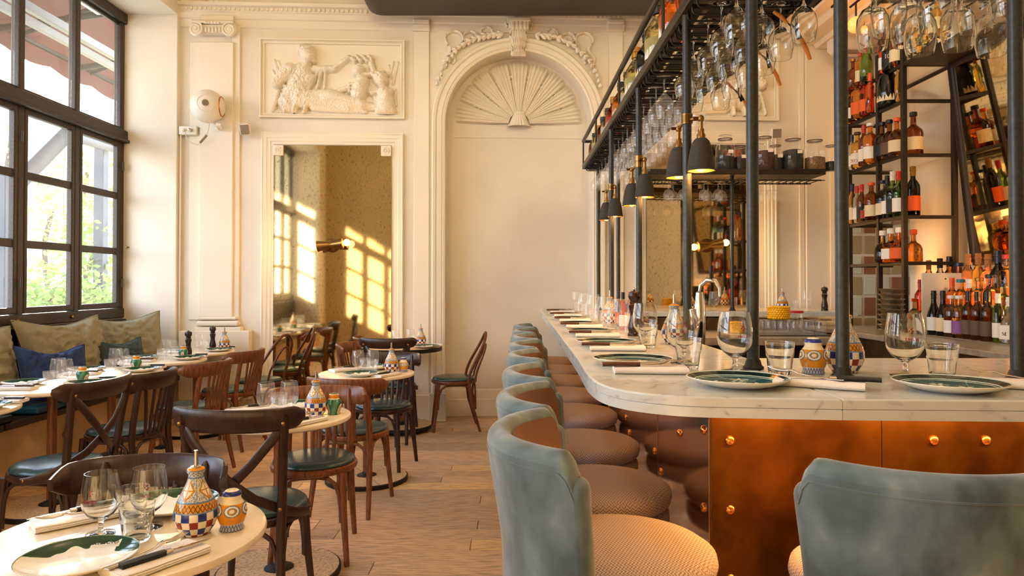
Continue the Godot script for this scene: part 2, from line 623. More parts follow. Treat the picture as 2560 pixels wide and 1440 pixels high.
func make_materials() -> void:
	var grain := noise(0.012, [[0.0, grey(0.45)], [0.42, grey(0.78)], [0.6, grey(0.95)], [1.0, grey(0.62)]], 3, 512, 5)
	var cloud := noise(0.006, [[0.2, grey(0.96)], [0.8, grey(1.0)]], 9, 512, 4)
	var fine := noise(0.08, [[0.0, grey(0.86)], [1.0, grey(1.0)]], 5, 512, 3)
	var fgrain := noise(0.012, [[0.0, grey(0.6)], [0.3, grey(0.82)], [0.5, grey(0.95)], [0.72, grey(1.0)], [1.0, grey(0.78)]], 3, 1024, 6)
	var rough_t := noise(0.02, [[0.2, grey(0.82)], [0.8, grey(1.0)]], 11, 512, 4)
	m.wall = textured(cloud, Color(0.91, 0.87, 0.79), Vector3.ONE * 0.35, 0.42)
	m.wall.heightmap_enabled = true
	m.wall.heightmap_texture = noise(0.03, [], 21, 512, 3)
	m.wall.heightmap_scale = 0.12
	m.plaster = mat(Color(0.91, 0.87, 0.785), 0.42)
	m.ceiling = mat(Color(0.9, 0.84, 0.74), 0.7)
	m.rearwall = textured(cloud, Color(0.74, 0.66, 0.5), Vector3.ONE * 0.5, 0.6)
	m.bench_panel = textured(cloud, Color(0.8, 0.66, 0.48), Vector3.ONE * 1.5, 0.6)
	m.floor = []
	for t in [Color(0.84, 0.69, 0.54), Color(0.78, 0.64, 0.51), Color(0.88, 0.72, 0.56), Color(0.74, 0.61, 0.5), Color(0.93, 0.76, 0.53), Color(0.82, 0.7, 0.58)]:
		var s := textured(fgrain, t, Vector3(0.55, 5.0, 7.0), 0.5, true)
		s.uv1_offset = Vector3(m.floor.size() * 0.37, 0, m.floor.size() * 0.21)
		s.heightmap_enabled = true
		s.heightmap_texture = grain
		s.heightmap_scale = 0.15
		m.floor.append(s)
	m.subfloor = mat(Color(0.12, 0.08, 0.06), 0.9)
	m.walnut = textured(grain, Color(0.24, 0.13, 0.075), Vector3(7, 1.1, 7), 0.33)
	m.oak = textured(grain, Color(0.55, 0.31, 0.16), Vector3(7, 1.1, 7), 0.36)
	m.oak_light = textured(grain, Color(0.72, 0.43, 0.2), Vector3(7, 1.1, 7), 0.38)
	m.rosewood = textured(grain, Color(0.46, 0.25, 0.13), Vector3(7, 1.1, 7), 0.32)
	m.post = textured(grain, Color(0.55, 0.31, 0.15), Vector3(8, 0.8, 8), 0.4)
	m.leather = textured(fine, Color(0.2, 0.31, 0.32), Vector3.ONE * 6, 0.24)
	m.leather.heightmap_enabled = true
	m.leather.heightmap_texture = fine
	m.leather.heightmap_scale = 0.02
	m.leather_black = textured(fine, Color(0.06, 0.07, 0.07), Vector3.ONE * 6, 0.36)
	m.leather_sky_tint = textured(fine, Color(0.08, 0.3, 0.4), Vector3.ONE * 6, 0.3)  # dark pad leather, the sky reflection on it put into the colour
	m.table = textured(cloud, Color(0.93, 0.87, 0.76), Vector3.ONE * 2.5, 0.22)
	m.endgrain = textured(fgrain, Color(0.83, 0.7, 0.54), Vector3(4, 3, 5), 0.6)
	m.darkmetal = textured(rough_t, Color(0.2, 0.185, 0.165), Vector3.ONE * 3, 0.5, false, 0.6)
	m.frame = textured(rough_t, Color(0.27, 0.23, 0.175), Vector3.ONE * 3, 0.42, false, 0.3)
	m.shelfmetal = textured(rough_t, Color(0.2, 0.16, 0.13), Vector3.ONE * 3, 0.5, false, 0.4)
	m.column = textured(rough_t, Color(0.235, 0.245, 0.24), Vector3.ONE * 5, 0.36, false, 0.4)
	m.rack = textured(rough_t, Color(0.25, 0.235, 0.2), Vector3.ONE * 4, 0.4, false, 0.6)
	m.steel = mat(Color(0.76, 0.73, 0.68), 0.3, 1.0)
	m.chrome = mat(Color(0.85, 0.85, 0.84), 0.06, 1.0)
	m.silver = mat(Color(0.82, 0.78, 0.72), 0.16, 1.0)
	m.brass = mat(Color(0.6, 0.46, 0.27), 0.3, 1.0)
	m.bronze = mat(Color(0.42, 0.29, 0.16), 0.35, 1.0)
	m.copper = textured(noise(0.006, [[0.15, Color(0.5, 0.26, 0.15)], [0.45, Color(0.68, 0.37, 0.2)], [0.7, Color(0.76, 0.43, 0.23)], [0.95, Color(0.58, 0.3, 0.16)]], 31, 512, 5), Color(0.6, 0.7, 0.56), Vector3.ONE * 0.9, 0.42, false, 1.0)
	m.copper_bright = textured(cloud, Color(0.84, 0.69, 0.61), Vector3(3, 0.2, 3), 0.13, false, 1.0)
	m.rivet = mat(Color(0.86, 0.6, 0.3), 0.25, 1.0)
	m.marble = textured(noise(0.006, [[0.0, Color(0.93, 0.92, 0.88)], [0.74, Color(0.9, 0.89, 0.86)], [0.88, Color(0.82, 0.81, 0.79)], [0.96, Color(0.7, 0.69, 0.67)], [1.0, Color(0.55, 0.54, 0.53)]], 41, 1024, 5, FastNoiseLite.TYPE_SIMPLEX_SMOOTH, FastNoiseLite.FRACTAL_RIDGED, 30.0), Color(0.86, 0.885, 0.9), Vector3(0.9, 1.3, 0.9), 0.14, true)
	m.zinc = textured(rough_t, Color(0.62, 0.58, 0.52), Vector3.ONE * 1.2, 0.3)
	m.cabinet = textured(rough_t, Color(0.42, 0.33, 0.22), Vector3.ONE * 1.0, 0.3, false, 0.6)
	m.black = mat(Color(0.03, 0.03, 0.03), 0.4)
	m.velvet = textured(noise(0.01, [[0.15, Color(0.26, 0.34, 0.35)], [0.45, Color(0.38, 0.46, 0.48)], [0.75, Color(0.48, 0.55, 0.56)], [1.0, Color(0.62, 0.67, 0.66)]], 51, 512, 6), Color(0.83, 0.87, 0.9), Vector3(1.6, 0.9, 1.6), 0.75)
	m.velvet.rim_enabled = true
	m.velvet.rim = 0.9
	m.velvet.rim_tint = 0.3
	m.velvet_tan = textured(fine, Color(0.52, 0.39, 0.31), Vector3.ONE * 4, 0.8)
	m.velvet_tan.rim_enabled = true
	m.velvet_tan.rim = 0.6
	m.velvet_tan.rim_tint = 0.6
	m.pink = textured(picture(64, 64, weave), Color(0.88, 1.0, 1.06), Vector3.ONE * 14, 0.85)
	m.mirror = mat(Color(0.9, 0.86, 0.76), 0.04, 1.0)
	m.mirror.albedo_texture = noise(0.05, [[0.0, Color(0.6, 0.57, 0.47)], [0.18, Color(0.82, 0.79, 0.7)], [0.32, Color(0.92, 0.9, 0.84)], [1.0, Color(0.97, 0.95, 0.9)]], 61, 512, 5)
	triplanar(m.mirror, Vector3(1.4, 0.9, 1.4))
	m.linen = textured(fine, Color(0.6, 0.57, 0.45), Vector3.ONE * 3, 0.85)
	m.linen_grey = textured(fine, Color(0.6, 0.58, 0.48), Vector3.ONE * 3, 0.85)
	m.navy = textured(fine, Color(0.1, 0.2, 0.38), Vector3.ONE * 3, 0.8)
	m.teal_cloth = textured(fine, Color(0.2, 0.29, 0.29), Vector3.ONE * 3, 0.8)
	m.napkin = textured(fine, Color(1.0, 0.97, 0.94), Vector3.ONE * 8, 0.9)
	m.porcelain = mat(Color(0.93, 0.91, 0.86), 0.12)
	m.plate = mat(Color.WHITE, 0.1)
	m.plate.albedo_texture = picture(256, 256, paint_plate)
	m.bar_plate = mat(Color.WHITE, 0.1)
	m.bar_plate.albedo_texture = picture(256, 256, paint_bar_plate)
	m.oil = mat(Color.WHITE, 0.15)
	m.oil.albedo_texture = picture(256, 256, paint_oil)
	m.shaker_o = mat(Color.WHITE, 0.15)
	m.shaker_o.albedo_texture = picture(192, 128, paint_shaker_orange)
	m.shaker_g = mat(Color.WHITE, 0.15)
	m.shaker_g.albedo_texture = picture(192, 128, paint_shaker_green)
	m.ink = mat(Color(0.03, 0.03, 0.03), 0.6)
	m.red_ink = mat(Color(0.6, 0.05, 0.16), 0.5)
	m.glass = pane(0.05)
	m.rack_glass = pane(0.065)
	m.crisp_glass = pane(0.015)
	m.window_glass = pane(0.05)
	m.window_glass.backlight_enabled = true
	m.window_glass.backlight = grey(0.07)
	m.thick_glass = solid_glass(Color(0.985, 0.985, 0.97))
	m.mill = textured(grain, Color(0.2, 0.085, 0.055), Vector3(8, 1, 8), 0.25)
	m.white_plastic = mat(Color(0.88, 0.85, 0.79), 0.35)
	m.grey_plastic = mat(Color(0.52, 0.46, 0.38), 0.5)
	m.copper_cone = mat(Color(0.8, 0.52, 0.34), 0.35, 1.0)
	m.shade = textured(rough_t, Color(0.23, 0.215, 0.185), Vector3.ONE * 5, 0.8)
	m.bulb = glow(Color(1.0, 0.7, 0.35), 6.0)
	m.bulb_hot = glow(Color(1.0, 0.7, 0.35), 9.0)
	m.led = glow(Color(1.0, 0.6, 0.22), 2.5)
	m.yellow = mat(Color(0.92, 0.7, 0.03), 0.35)
	m.cable = mat(Color(0.82, 0.78, 0.7), 0.5)
	m.duct = mat(Color(0.17, 0.125, 0.09), 0.45)
	m.tan_handle = textured(grain, Color(0.42, 0.24, 0.12), Vector3(9, 9, 9), 0.4)
	m.orange_wood = mat(Color(0.82, 0.52, 0.2), 0.5)
	m.cork = mat(Color(0.66, 0.42, 0.22), 0.8)
	# glass drinks, capsules and paper labels of the bottles
	m.liquor = {
		"clear": solid_glass(Color(0.97, 0.97, 0.94)), "amber": solid_glass(Color(0.98, 0.6, 0.2)), "gold": solid_glass(Color(1.0, 0.8, 0.32)),
		"red": solid_glass(Color(0.88, 0.3, 0.18)), "orange": solid_glass(Color(1.0, 0.5, 0.16)), "green": solid_glass(Color(0.5, 0.68, 0.26)),
		"brown": solid_glass(Color(0.6, 0.3, 0.12)), "dark": mat(Color(0.035, 0.03, 0.025), 0.1), "blush": solid_glass(Color(0.96, 0.72, 0.55)), "pale": solid_glass(Color(0.9, 0.88, 0.6)), "lime": solid_glass(Color(0.6, 0.8, 0.08)),
	}
	m.cap = {"red": mat(Color(0.7, 0.12, 0.07), 0.4), "black": mat(Color(0.03, 0.03, 0.035), 0.35), "orange": mat(Color(0.86, 0.3, 0.07), 0.4), "gold": mat(Color(0.6, 0.42, 0.16), 0.35, 0.7), "white": mat(Color(0.85, 0.83, 0.8), 0.4), "cork": m.cork, "blue": mat(Color(0.08, 0.1, 0.22), 0.35), "teal": mat(Color(0.1, 0.42, 0.45), 0.4), "brown": mat(Color(0.3, 0.16, 0.09), 0.5)}
	m.label = {"cream": mat(Color(0.84, 0.77, 0.62), 0.7), "white": mat(Color(0.88, 0.86, 0.82), 0.7), "orange": mat(Color(0.86, 0.36, 0.1), 0.7), "yellow": mat(Color(0.86, 0.62, 0.12), 0.7), "black": mat(Color(0.05, 0.045, 0.05), 0.6), "taupe": mat(Color(0.36, 0.28, 0.22), 0.7), "violet": mat(Color(0.48, 0.3, 0.55), 0.6), "red": mat(Color(0.62, 0.12, 0.1), 0.6), "blue": mat(Color(0.16, 0.2, 0.34), 0.6)}
# ---------------------------------------------------------------- camera, sky, sun
func setup() -> void:
	var cam := Camera3D.new()
	cam.name = "camera"
	cam.projection = Camera3D.PROJECTION_FRUSTUM
	cam.near = 0.05
	cam.far = 200.0
	cam.size = 0.05 * 1440.0 / F
	cam.frustum_offset = Vector2((1280.0 - 1275.0) / F, -(720.0 - PY) / F) * 0.05
	cam.position = EYE
	cam.rotation.x = PITCH
	add_child(cam)
	cam.current = true
	var sm := ProceduralSkyMaterial.new()
	sm.sky_top_color = Color(0.72, 0.82, 0.96)
	sm.sky_horizon_color = Color(0.96, 0.98, 1.0)
	sm.sky_curve = 0.2
	sm.ground_bottom_color = Color(0.6, 0.56, 0.5)
	sm.ground_horizon_color = Color(0.9, 0.86, 0.78)
	var sky := Sky.new()
	sky.sky_material = sm
	var e := Environment.new()
	e.background_mode = Environment.BG_SKY
	e.sky = sky
	e.background_energy_multiplier = 13.0
	e.tonemap_mode = Environment.TONE_MAPPER_LINEAR
	e.tonemap_exposure = 1.0
	e.sdfgi_enabled = true
	e.ssao_enabled = true
	e.ssil_enabled = true
	var we := WorldEnvironment.new()
	we.name = "environment"
	we.environment = e
	add_child(we)
	var sun := DirectionalLight3D.new()
	sun.name = "sun"
	sun.light_color = Color(1.0, 0.92, 0.8)
	sun.light_energy = 16.0
	sun.light_angular_distance = 1.2
	sun.shadow_enabled = true
	sun.sky_mode = DirectionalLight3D.SKY_MODE_LIGHT_ONLY
	add_child(sun)
	sun.look_at_from_position(Vector3.ZERO, Vector3(1075, -560, 1700))
	WT = Transform3D(Basis(Vector3(cos(0.052), 0, -sin(0.052)), Vector3.UP, Vector3(sin(0.052), 0, cos(0.052))), Vector3(0, 0, -6.9))
	# added ceiling globes giving warm fill light, unseen above the frame
	for g in [Vector3(-1.2, 4.2, -3.2), Vector3(1.9, 4.2, -3.6), Vector3(0.3, 4.2, 0.0)]:
		var t := thing("added_fill_pendant", "frosted ball pendant lamp hung from the ceiling, above the frame", "lamp", g, 0, "added fill pendants above the frame")
		obj("globe", MB.new().ball(Vector3.ZERO, Vector3.ONE * 0.16, 20, 12), glow(Color(1, 0.8, 0.55), 5.0), t)
		obj("rod", MB.new().tube([Vector3(0, 0.15, 0), Vector3(0, 0.8, 0)], 0.008), m.darkmetal, t)
		lamp(t, Vector3.ZERO, Color(1.0, 0.92, 0.78), 1.55, 0.15)
func lamp(parent: Node, at: Vector3, col: Color, energy: float, size := 0.03) -> OmniLight3D:
	var l := OmniLight3D.new()
	l.name = "light"
	l.light_color = col
	l.light_energy = energy
	l.light_size = size
	l.omni_range = 14.0
	l.omni_attenuation = 2.0
	l.shadow_enabled = true
	l.position = at
	parent.add_child(l, true)
	return l

# ---------------------------------------------------------------- floor, walls, ceiling
func build_shell() -> void:
	var fl := struct("floor", MB.new().box(Vector3(0, -0.1, -3.1), Vector3(9.0, 0.16, 9.0)), m.subfloor, "worn brown floorboards running across the room")
	var lens := [0.9, 1.25, 1.6, 1.95, 2.3]
	var shared := []
	for l in lens:
		shared.append(MB.new().box(Vector3(0, -0.011, 0), Vector3(l - 0.0025, 0.022, 0.1465), 0.0018).mesh())
	rng.seed = 7
	var z := -0.95
	while z > -7.4:
		var x := -3.25 - rng.randf() * 1.2
		while x < 1.1:
			var k := rng.randi() % lens.size()
			if z > -5.4 and x + lens[k] > 1.1:
				k = mini(k, 2)
			var o := obj("plank", shared[k], m.floor[[0, 1, 0, 2, 5, 3, 1, 0, 2, 4][rng.randi() % 10]], fl)
			o.position = Vector3(x + lens[k] / 2, rng.randf_range(-0.0012, 0.0), z)
			x += lens[k]
		z -= 0.149
	# the boards behind the bar and behind the camera, never seen one by one
	var rest := MB.new()
	for k in 44:
		rest.box(Vector3(3.0, -0.011, -0.95 - 0.149 * k), Vector3(3.8, 0.02, 0.1465))
	for k in 12:
		rest.box(Vector3(-1.0, -0.011, 0.95 - 0.149 * k), Vector3(6.0, 0.02, 0.1465))
	var ro := obj("far_planks", rest, m.floor[0], fl)
	ro.set_meta("kind", "stuff")
	struct("ceiling", MB.new().box(Vector3(0.1, 5.15, -3.1), Vector3(9.4, 0.3, 9.0)), m.ceiling, "plain cream ceiling above the frame")
	struct("wall_left", MB.new().box(Vector3(-3.83, 0.51, -3.18), Vector3(0.26, 1.02, 7.0)), m.wall, "low cream wall under the window")
	struct("wall_left_head", MB.new().box(Vector3(-3.57, 4.47, -3.18), Vector3(0.78, 1.1, 7.0)), m.wall, "cream wall above the window")
	struct("wall_left_pier", MB.new().box(Vector3(-3.48, 2.5, -7.02), Vector3(0.6, 5.0, 0.7), 0.008), m.wall, "white window reveal between the window and the back wall")
	struct("wall_left_pier_rear", MB.new().box(Vector3(-3.68, 2.5, 0.62), Vector3(1.0, 5.0, 0.64), 0.008), m.wall, "white reveal of the window behind the camera")
	struct("wall_rear", MB.new().box(Vector3(0.1, 2.5, 1.05), Vector3(8.8, 5.0, 0.2)), m.rearwall, "ochre plastered wall behind the camera, seen in the mirror")
	struct("wall_right", MB.new().box(Vector3(4.3, 2.5, -3.1), Vector3(0.2, 5.0, 9.0)), m.wall, "cream wall behind the bottle shelves")
	# back wall with an arched niche cut out of it
	var c := WU(1297, 310)
	var r: float = WU(1479, 310).x - c.x
	var poly := PackedVector2Array([Vector2(-3.4, 0), Vector2(c.x - r, 0)])
	for k in 41:
		var a := PI - PI * k / 40.0
		poly.append(c + Vector2(cos(a), sin(a)) * r)
	for p in [Vector2(c.x + r, 0), Vector2(4.4, 0), Vector2(4.4, 5.0), Vector2(-3.4, 5.0)]:
		poly.append(p)
	var w := MB.new().prism(poly, -0.3, 0.0)
	struct("wall_back", w, m.wall, "cream panelled back wall with plaster mouldings").transform = WT
	struct("wall_back_niche", MB.new().box(Vector3(c.x, 2.3, -0.31), Vector3(2 * r + 0.2, 4.6, 0.12)), m.wall, "plain back of the arched niche").transform = WT
	var nb := MB.new()
	nb.mould([Vector2(c.x - r, 0.0), Vector2(c.x + r, 0.0)], false, [Vector2(0.0, 0.024), Vector2(0.165, 0.024), Vector2(0.175, 0.014), Vector2(0.26, 0.012), Vector2(0.27, 0.0)])
	struct("baseboard_niche", flip(nb), m.plaster, "low cream skirting inside the niche").transform = WT * Transform3D(Basis(), Vector3(0, 0, -0.25))
	# beam with mouldings along the ceiling over the bar
	var bm := MB.new()
	bm.prism(PackedVector2Array([Vector2(2.62, 3.86), Vector2(2.72, 3.86), Vector2(2.74, 3.8), Vector2(2.86, 3.8), Vector2(2.88, 3.74), Vector2(3.05, 3.74), Vector2(3.07, 3.7), Vector2(4.2, 3.7), Vector2(4.2, 5.0), Vector2(2.62, 5.0)]), -7.0, 0.9)
	struct("beam_right", bm, m.ceiling, "moulded cream ceiling beam above the bottle shelves")
func flip(b: MB) -> MB:
	var out := PackedInt32Array()
	for k in range(0, b.ix.size(), 3):
		var a := b.v[b.ix[k]]
		var gn := (b.v[b.ix[k + 2]] - a).cross(b.v[b.ix[k + 1]] - a)
		if gn.dot(b.n[b.ix[k]] + b.n[b.ix[k + 1]] + b.n[b.ix[k + 2]]) < 0:
			out.append_array([b.ix[k], b.ix[k + 2], b.ix[k + 1]])
		else:
			out.append_array([b.ix[k], b.ix[k + 1], b.ix[k + 2]])
	b.ix = out
	return b
# on the wall: plaster pieces are pieces of the back wall's trim, in the wall's own axes
func trim(called: String, b: MB, label: String, mt: Material = null) -> MeshInstance3D:
	var o := struct(called, flip(b), mt if mt else m.plaster, label)
	o.transform = WT
	return o
func rect(a: Vector2, b: Vector2) -> Array:
	return [Vector2(a.x, b.y), Vector2(b.x, b.y), Vector2(b.x, a.y), Vector2(a.x, a.y)]
func wbox(b: MB, px0: float, py0: float, px1: float, py1: float, d0: float, d1: float, bev := 0.006) -> void:
	var a := WU(px0, py0, d1)
	var c := WU(px1, py1, d1)
	b.box(Vector3((a.x + c.x) / 2, (a.y + c.y) / 2, (d0 + d1) / 2), Vector3(absf(c.x - a.x), absf(a.y - c.y), d1 - d0), bev)
const FRAME := [Vector2(0, 0), Vector2(0, 0.03), Vector2(0.012, 0.034), Vector2(0.02, 0.026), Vector2(0.05, 0.026), Vector2(0.056, 0.018), Vector2(0.085, 0.018), Vector2(0.09, 0.01), Vector2(0.115, 0.01), Vector2(0.12, 0.0)]

func build_wall() -> void:
	var c := WU(1297, 310)
	var r: float = WU(1479, 310).x - c.x
	# arch moulding, from the floor plinth round to the other plinth
	var path := [Vector2(c.x - r, 0.28)]
	for k in 49:
		var a := PI - PI * k / 48.0
		path.append(c + Vector2(cos(a), sin(a)) * r)
	path.append(Vector2(c.x + r, 0.28))
	trim("trim_1", MB.new().mould(path, false, [Vector2(0, 0), Vector2(0, 0.02), Vector2(0.02, 0.028), Vector2(0.028, 0.02), Vector2(0.036, 0.03), Vector2(0.075, 0.034), Vector2(0.085, 0.024), Vector2(0.093, 0.038), Vector2(0.118, 0.044), Vector2(0.13, 0.03), Vector2(0.135, 0.0)]), "moulded arch around the niche")
	var pl := MB.new()
	for s in [-1.0, 1.0]:
		pl.box(Vector3(c.x + s * (r + 0.07), 0.14, 0.03), Vector3(0.17, 0.28, 0.07), 0.01)
		pl.box(Vector3(c.x + s * (r + 0.23), 0.13, 0.012), Vector3(0.16, 0.26, 0.05), 0.008)
	trim("baseboard_back", pl, "cream plinth blocks at the foot of the arch")
	# shell relief at the head of the niche
	var sc := WU(1297, 311, -0.25)
	var sr: float = WU(1456, 311, -0.25).x - sc.x
	var sh := MB.new()
	sh.grid(405, 12, func(u, v):
		var a: float = PI * (1.0 - u)
		var seg: float = fposmod(u * 9.0, 1.0)
		var rim: float = 1.0 - 0.035 * pow(absf(seg - 0.5) * 2.0, 4.0)
		var q: float = 0.16 + v * 0.84
		var rr: float = sr * q * (rim if v > 0.5 else 1.0)
		var flute: float = 0.5 - 0.5 * cos(seg * TAU * 5.0)
		var h: float = 0.03 + 0.03 * q * (flute - 0.3) - 0.04 * q * (pow(absf(seg - 0.5) * 2.0, 8.0)) + 0.05 * (1.0 - q) * 0.4
		if v > 0.97:
			h = 0.0
		return Vector3(sc.x + cos(a) * rr, sc.y + sin(a) * rr, -0.25 + h), true)
	for k in 10:
		var a := PI * (k + 0.0) / 9.0
		if k == 0 or k == 9:
			a += 0.08 if k == 0 else -0.08
		for j in 5:
			var q := sr * (0.42 + 0.075 * j)
			for s in [-1.0, 1.0]:
				var b = a + s * 0.012 / q
				sh.ball(Vector3.ZERO, Vector3(0.009, 0.03, 0.014), 6, 4, Transform3D(Basis(Vector3(0, 0, 1), a - PI / 2 - s * 0.3), Vector3(sc.x + cos(b) * q, sc.y + sin(b) * q, -0.222)))
	sh.grid(80, 10, func(u, v):
		var a: float = PI * u
		var q: float = lerpf(0.12, 0.062, pow(v, 0.7)) * (1.0 + 0.04 * cos(a * 22.0))
		return Vector3(sc.x - cos(a) * q, sc.y - 0.03 + v * 0.15, -0.25 + sin(a) * q * 0.75 + 0.012))
	trim("trim_2", sh, "fluted plaster scallop shell at the head of the niche")
	# thin joint line across the niche
	var ln := MB.new()
	wbox(ln, 1132, 344, 1462, 347, -0.252, -0.244, 0.002)
	trim("trim_3", ln, "thin joint line across the niche below the shell")
	# keystone with an acanthus leaf, leaf garlands and ribbons over the arch
	var ks := MB.new()
	wbox(ks, 1268, 42, 1326, 52, 0.0, 0.13)
	wbox(ks, 1272, 52, 1322, 72, 0.0, 0.11)
	for k in 4:
		wbox(ks, 1279 + k * 10.0, 50, 1285 + k * 10.0, 74, 0.1, 0.122, 0.004)
	var kc := WU(1297, 100, 0.06)
	ks.grid(16, 14, func(u, v):
		var hw: float = 0.105 * (1.0 - 0.35 * v) * (1.0 + 0.1 * sin(v * 22.0))
		var x: float = (u - 0.5) * 2.0 * hw
		var z: float = 0.075 + 0.04 * cos(v * 2.4) - 0.05 * absf(u - 0.5) + 0.014 * cos((absf(u - 0.5) * 2.0 - v * 0.5) * 26.0)
		if u < 0.01 or u > 0.99 or v > 0.99:
			z = 0.0
		return Vector3(kc.x + x, kc.y + 0.13 - v * 0.27, z), true)
	trim("trim_4", ks, "acanthus keystone over the arch")
	rng.seed = 12
	for side in [-1.0, 1.0]:
		var gl := MB.new()
		for k in 17:
			var a = PI / 2 + side * (0.19 + k * 0.058)
			var rr := r + 0.165 + 0.05 * sin(PI * k / 16.0)
			var q := c + Vector2(cos(a), sin(a)) * rr
			var sz := 0.046 - 0.0013 * k
			for j in 5:
				var b = a + PI / 2 * side + rng.randf_range(-0.9, 0.9)
				var dx := Vector3(cos(b), sin(b), 0)
				var xf := Transform3D(Basis(dx, Vector3(-dx.y, dx.x, 0), Vector3(0, 0, 1)), Vector3(q.x, q.y, 0.03 + rng.randf() * 0.03) + dx * sz * 0.5)
				gl.ball(Vector3.ZERO, Vector3(sz * 0.95, sz * 0.42, sz * 0.5), 7, 5, xf)
		trim("trim_5" if side < 0 else "trim_6", gl, "plaster leaf garland on the %s shoulder of the arch" % ("right" if side < 0 else "left"))
		var rb := MB.new()
		for bow in [[1135, 100, 22], [1175, 96, 16], [1216, 84, 14], [1277, 62, 14]]:
			var px: float = bow[0] if side > 0 else 2594.0 - bow[0]
			var q := WU(px, bow[1] + (4 if side < 0 else 0))
			var br: float = bow[2] * 0.0039
			var pts := []
			for k in 25:
				var a := -0.7 + k * 4.6 / 24.0
				pts.append(Vector3(q.x + cos(a) * br, q.y + sin(a) * br * 0.9, 0.018 + 0.01 * sin(a * 7.0)))
			rb.strap(pts, 0.045, 0.012, [Vector3(0, 0, 1) + Vector3(0.2, 0.5, 0)])
		var tails := [[1122, 118, 1108, 172], [1150, 112, 1128, 160]]
		for tl in tails:
			var pts := []
			for k in 12:
				var f := k / 11.0
				var px: float = lerpf(tl[0], tl[2], f) + 5.0 * sin(f * 9.0)
				var q := WU(px if side > 0 else 2594.0 - px, lerpf(tl[1], tl[3], f))
				pts.append(Vector3(q.x, q.y, 0.014 + 0.008 * sin(f * 12.0)))
			rb.strap(pts, 0.035, 0.01, [Vector3(1, 0, 0.4)])
		trim("trim_7" if side < 0 else "trim_8", rb, "fluttering plaster ribbon on the %s of the arch" % ("right" if side < 0 else "left"))
	# cornice along the wall, with small teeth
	var co := MB.new()
	var h0 := WU(900, 37).y
	co.mould([Vector2(-3.3, h0), Vector2(2.6, h0)], false, [Vector2(-0.16, 0.0), Vector2(-0.15, 0.012), Vector2(-0.08, 0.016), Vector2(-0.07, 0.03), Vector2(-0.02, 0.036), Vector2(-0.01, 0.05), Vector2(0.03, 0.055), Vector2(0.04, 0.08), Vector2(0.07, 0.085), Vector2(0.07, 0.0)])
	var k0 := 0
	while k0 < 128:
		co.box(Vector3(-3.2 + k0 * 0.045, h0 + 0.012, 0.058), Vector3(0.022, 0.03, 0.016), 0.004)
		k0 += 1
	trim("trim_9", co, "cornice with a small egg and dart row below the ceiling")
	# the two mirror bays, left and right of the niche
	for side in [-1.0, 1.0]:
		var fx := func(px: float) -> float: return px if side < 0 else 2594.0 - px
		var sn := "left" if side < 0 else "right"
		var n0 := 10 if side < 0 else 20
		var a := WU(fx.call(655), 331)
		var b := WU(fx.call(1009), 331)
		var lo := 0.33
		var x0 := minf(a.x, b.x)
		var x1 := maxf(a.x, b.x)
		trim("trim_%d" % n0, MB.new().mould([Vector2(x1, lo), Vector2(x1, a.y), Vector2(x0, a.y), Vector2(x0, lo)], false, FRAME), "moulded frame around the %s mirror" % sn)
		var sl := MB.new()
		sl.box(Vector3((x0 + x1) / 2, lo - 0.02, 0.03), Vector3(x1 - x0 + 0.06, 0.04, 0.08), 0.008)
		sl.box(Vector3((x0 + x1) / 2, 0.14, 0.012), Vector3(x1 - x0, 0.28, 0.03), 0.006)
		trim("trim_%d" % (n0 + 1), sl, "cream ledge under the %s mirror" % sn)
		# the mirror itself, antique and foxed
		var ma := WU(fx.call(683), 363, 0.004)
		var mb := WU(fx.call(979), 363, 0.004)
		var mx0 := minf(ma.x, mb.x)
		var mx1 := maxf(ma.x, mb.x)
		var mi := thing("wall_mirror", "tall foxed antique mirror framed in the wall %s of the arched niche" % sn, "mirror")
		mi.transform = WT * Transform3D(Basis(Vector3.UP, -0.012 if side < 0 else 0.03), Vector3((mx0 + mx1) / 2, (lo + ma.y) / 2, 0.012))
		obj("mirror_glass", MB.new().box(Vector3.ZERO, Vector3(mx1 - mx0, ma.y - lo, 0.008)), m.mirror, mi)
		for s in [-1.0, 1.0]:
			var cb := MB.new().box(Vector3.ZERO, Vector3(0.1, 0.1, 0.016), 0.004)
			for k in 8:
				cb.ball(Vector3(cos(k * TAU / 8) * 0.026, sin(k * TAU / 8) * 0.026, 0.008), Vector3(0.013, 0.013, 0.009), 6, 4)
			cb.ball(Vector3(0, 0, 0.008), Vector3(0.014, 0.014, 0.012), 6, 4)
			obj("corner_block", cb, m.plaster, mi).position = Vector3(s * ((mx1 - mx0) / 2 - 0.05), (ma.y - lo) / 2 - 0.05, 0.012)
		# relief panel above
		var pa := WU(fx.call(652), 98)
		var pb := WU(fx.call(1012), 299)
		var rx0 := minf(pa.x, pb.x)
		var rx1 := maxf(pa.x, pb.x)
		trim("trim_%d" % (n0 + 2), MB.new().mould([Vector2(rx0, pa.y), Vector2(rx0, pb.y), Vector2(rx1, pb.y), Vector2(rx1, pa.y)], true, [Vector2(0, 0), Vector2(0, 0.045), Vector2(0.012, 0.045), Vector2(0.02, 0.02), Vector2(0.03, 0.028), Vector2(0.042, 0.022), Vector2(0.046, 0.0)]), "raised frame of the %s relief panel" % sn)
		relief(rx0, rx1, pb.y, pa.y, side, n0 + 3, sn)
		# flat strips between frame and arch, and the pilaster with its capital
		var st := MB.new()
		wbox(st, minf(fx.call(1034), fx.call(1072)), 78, maxf(fx.call(1034), fx.call(1072)), 1000, 0.0, 0.022)
		wbox(st, minf(fx.call(1030), fx.call(1076)), 58, maxf(fx.call(1030), fx.call(1076)), 78, 0.0, 0.05, 0.015)
		wbox(st, minf(fx.call(1032), fx.call(1074)), 46, maxf(fx.call(1032), fx.call(1074)), 58, 0.0, 0.075, 0.01)
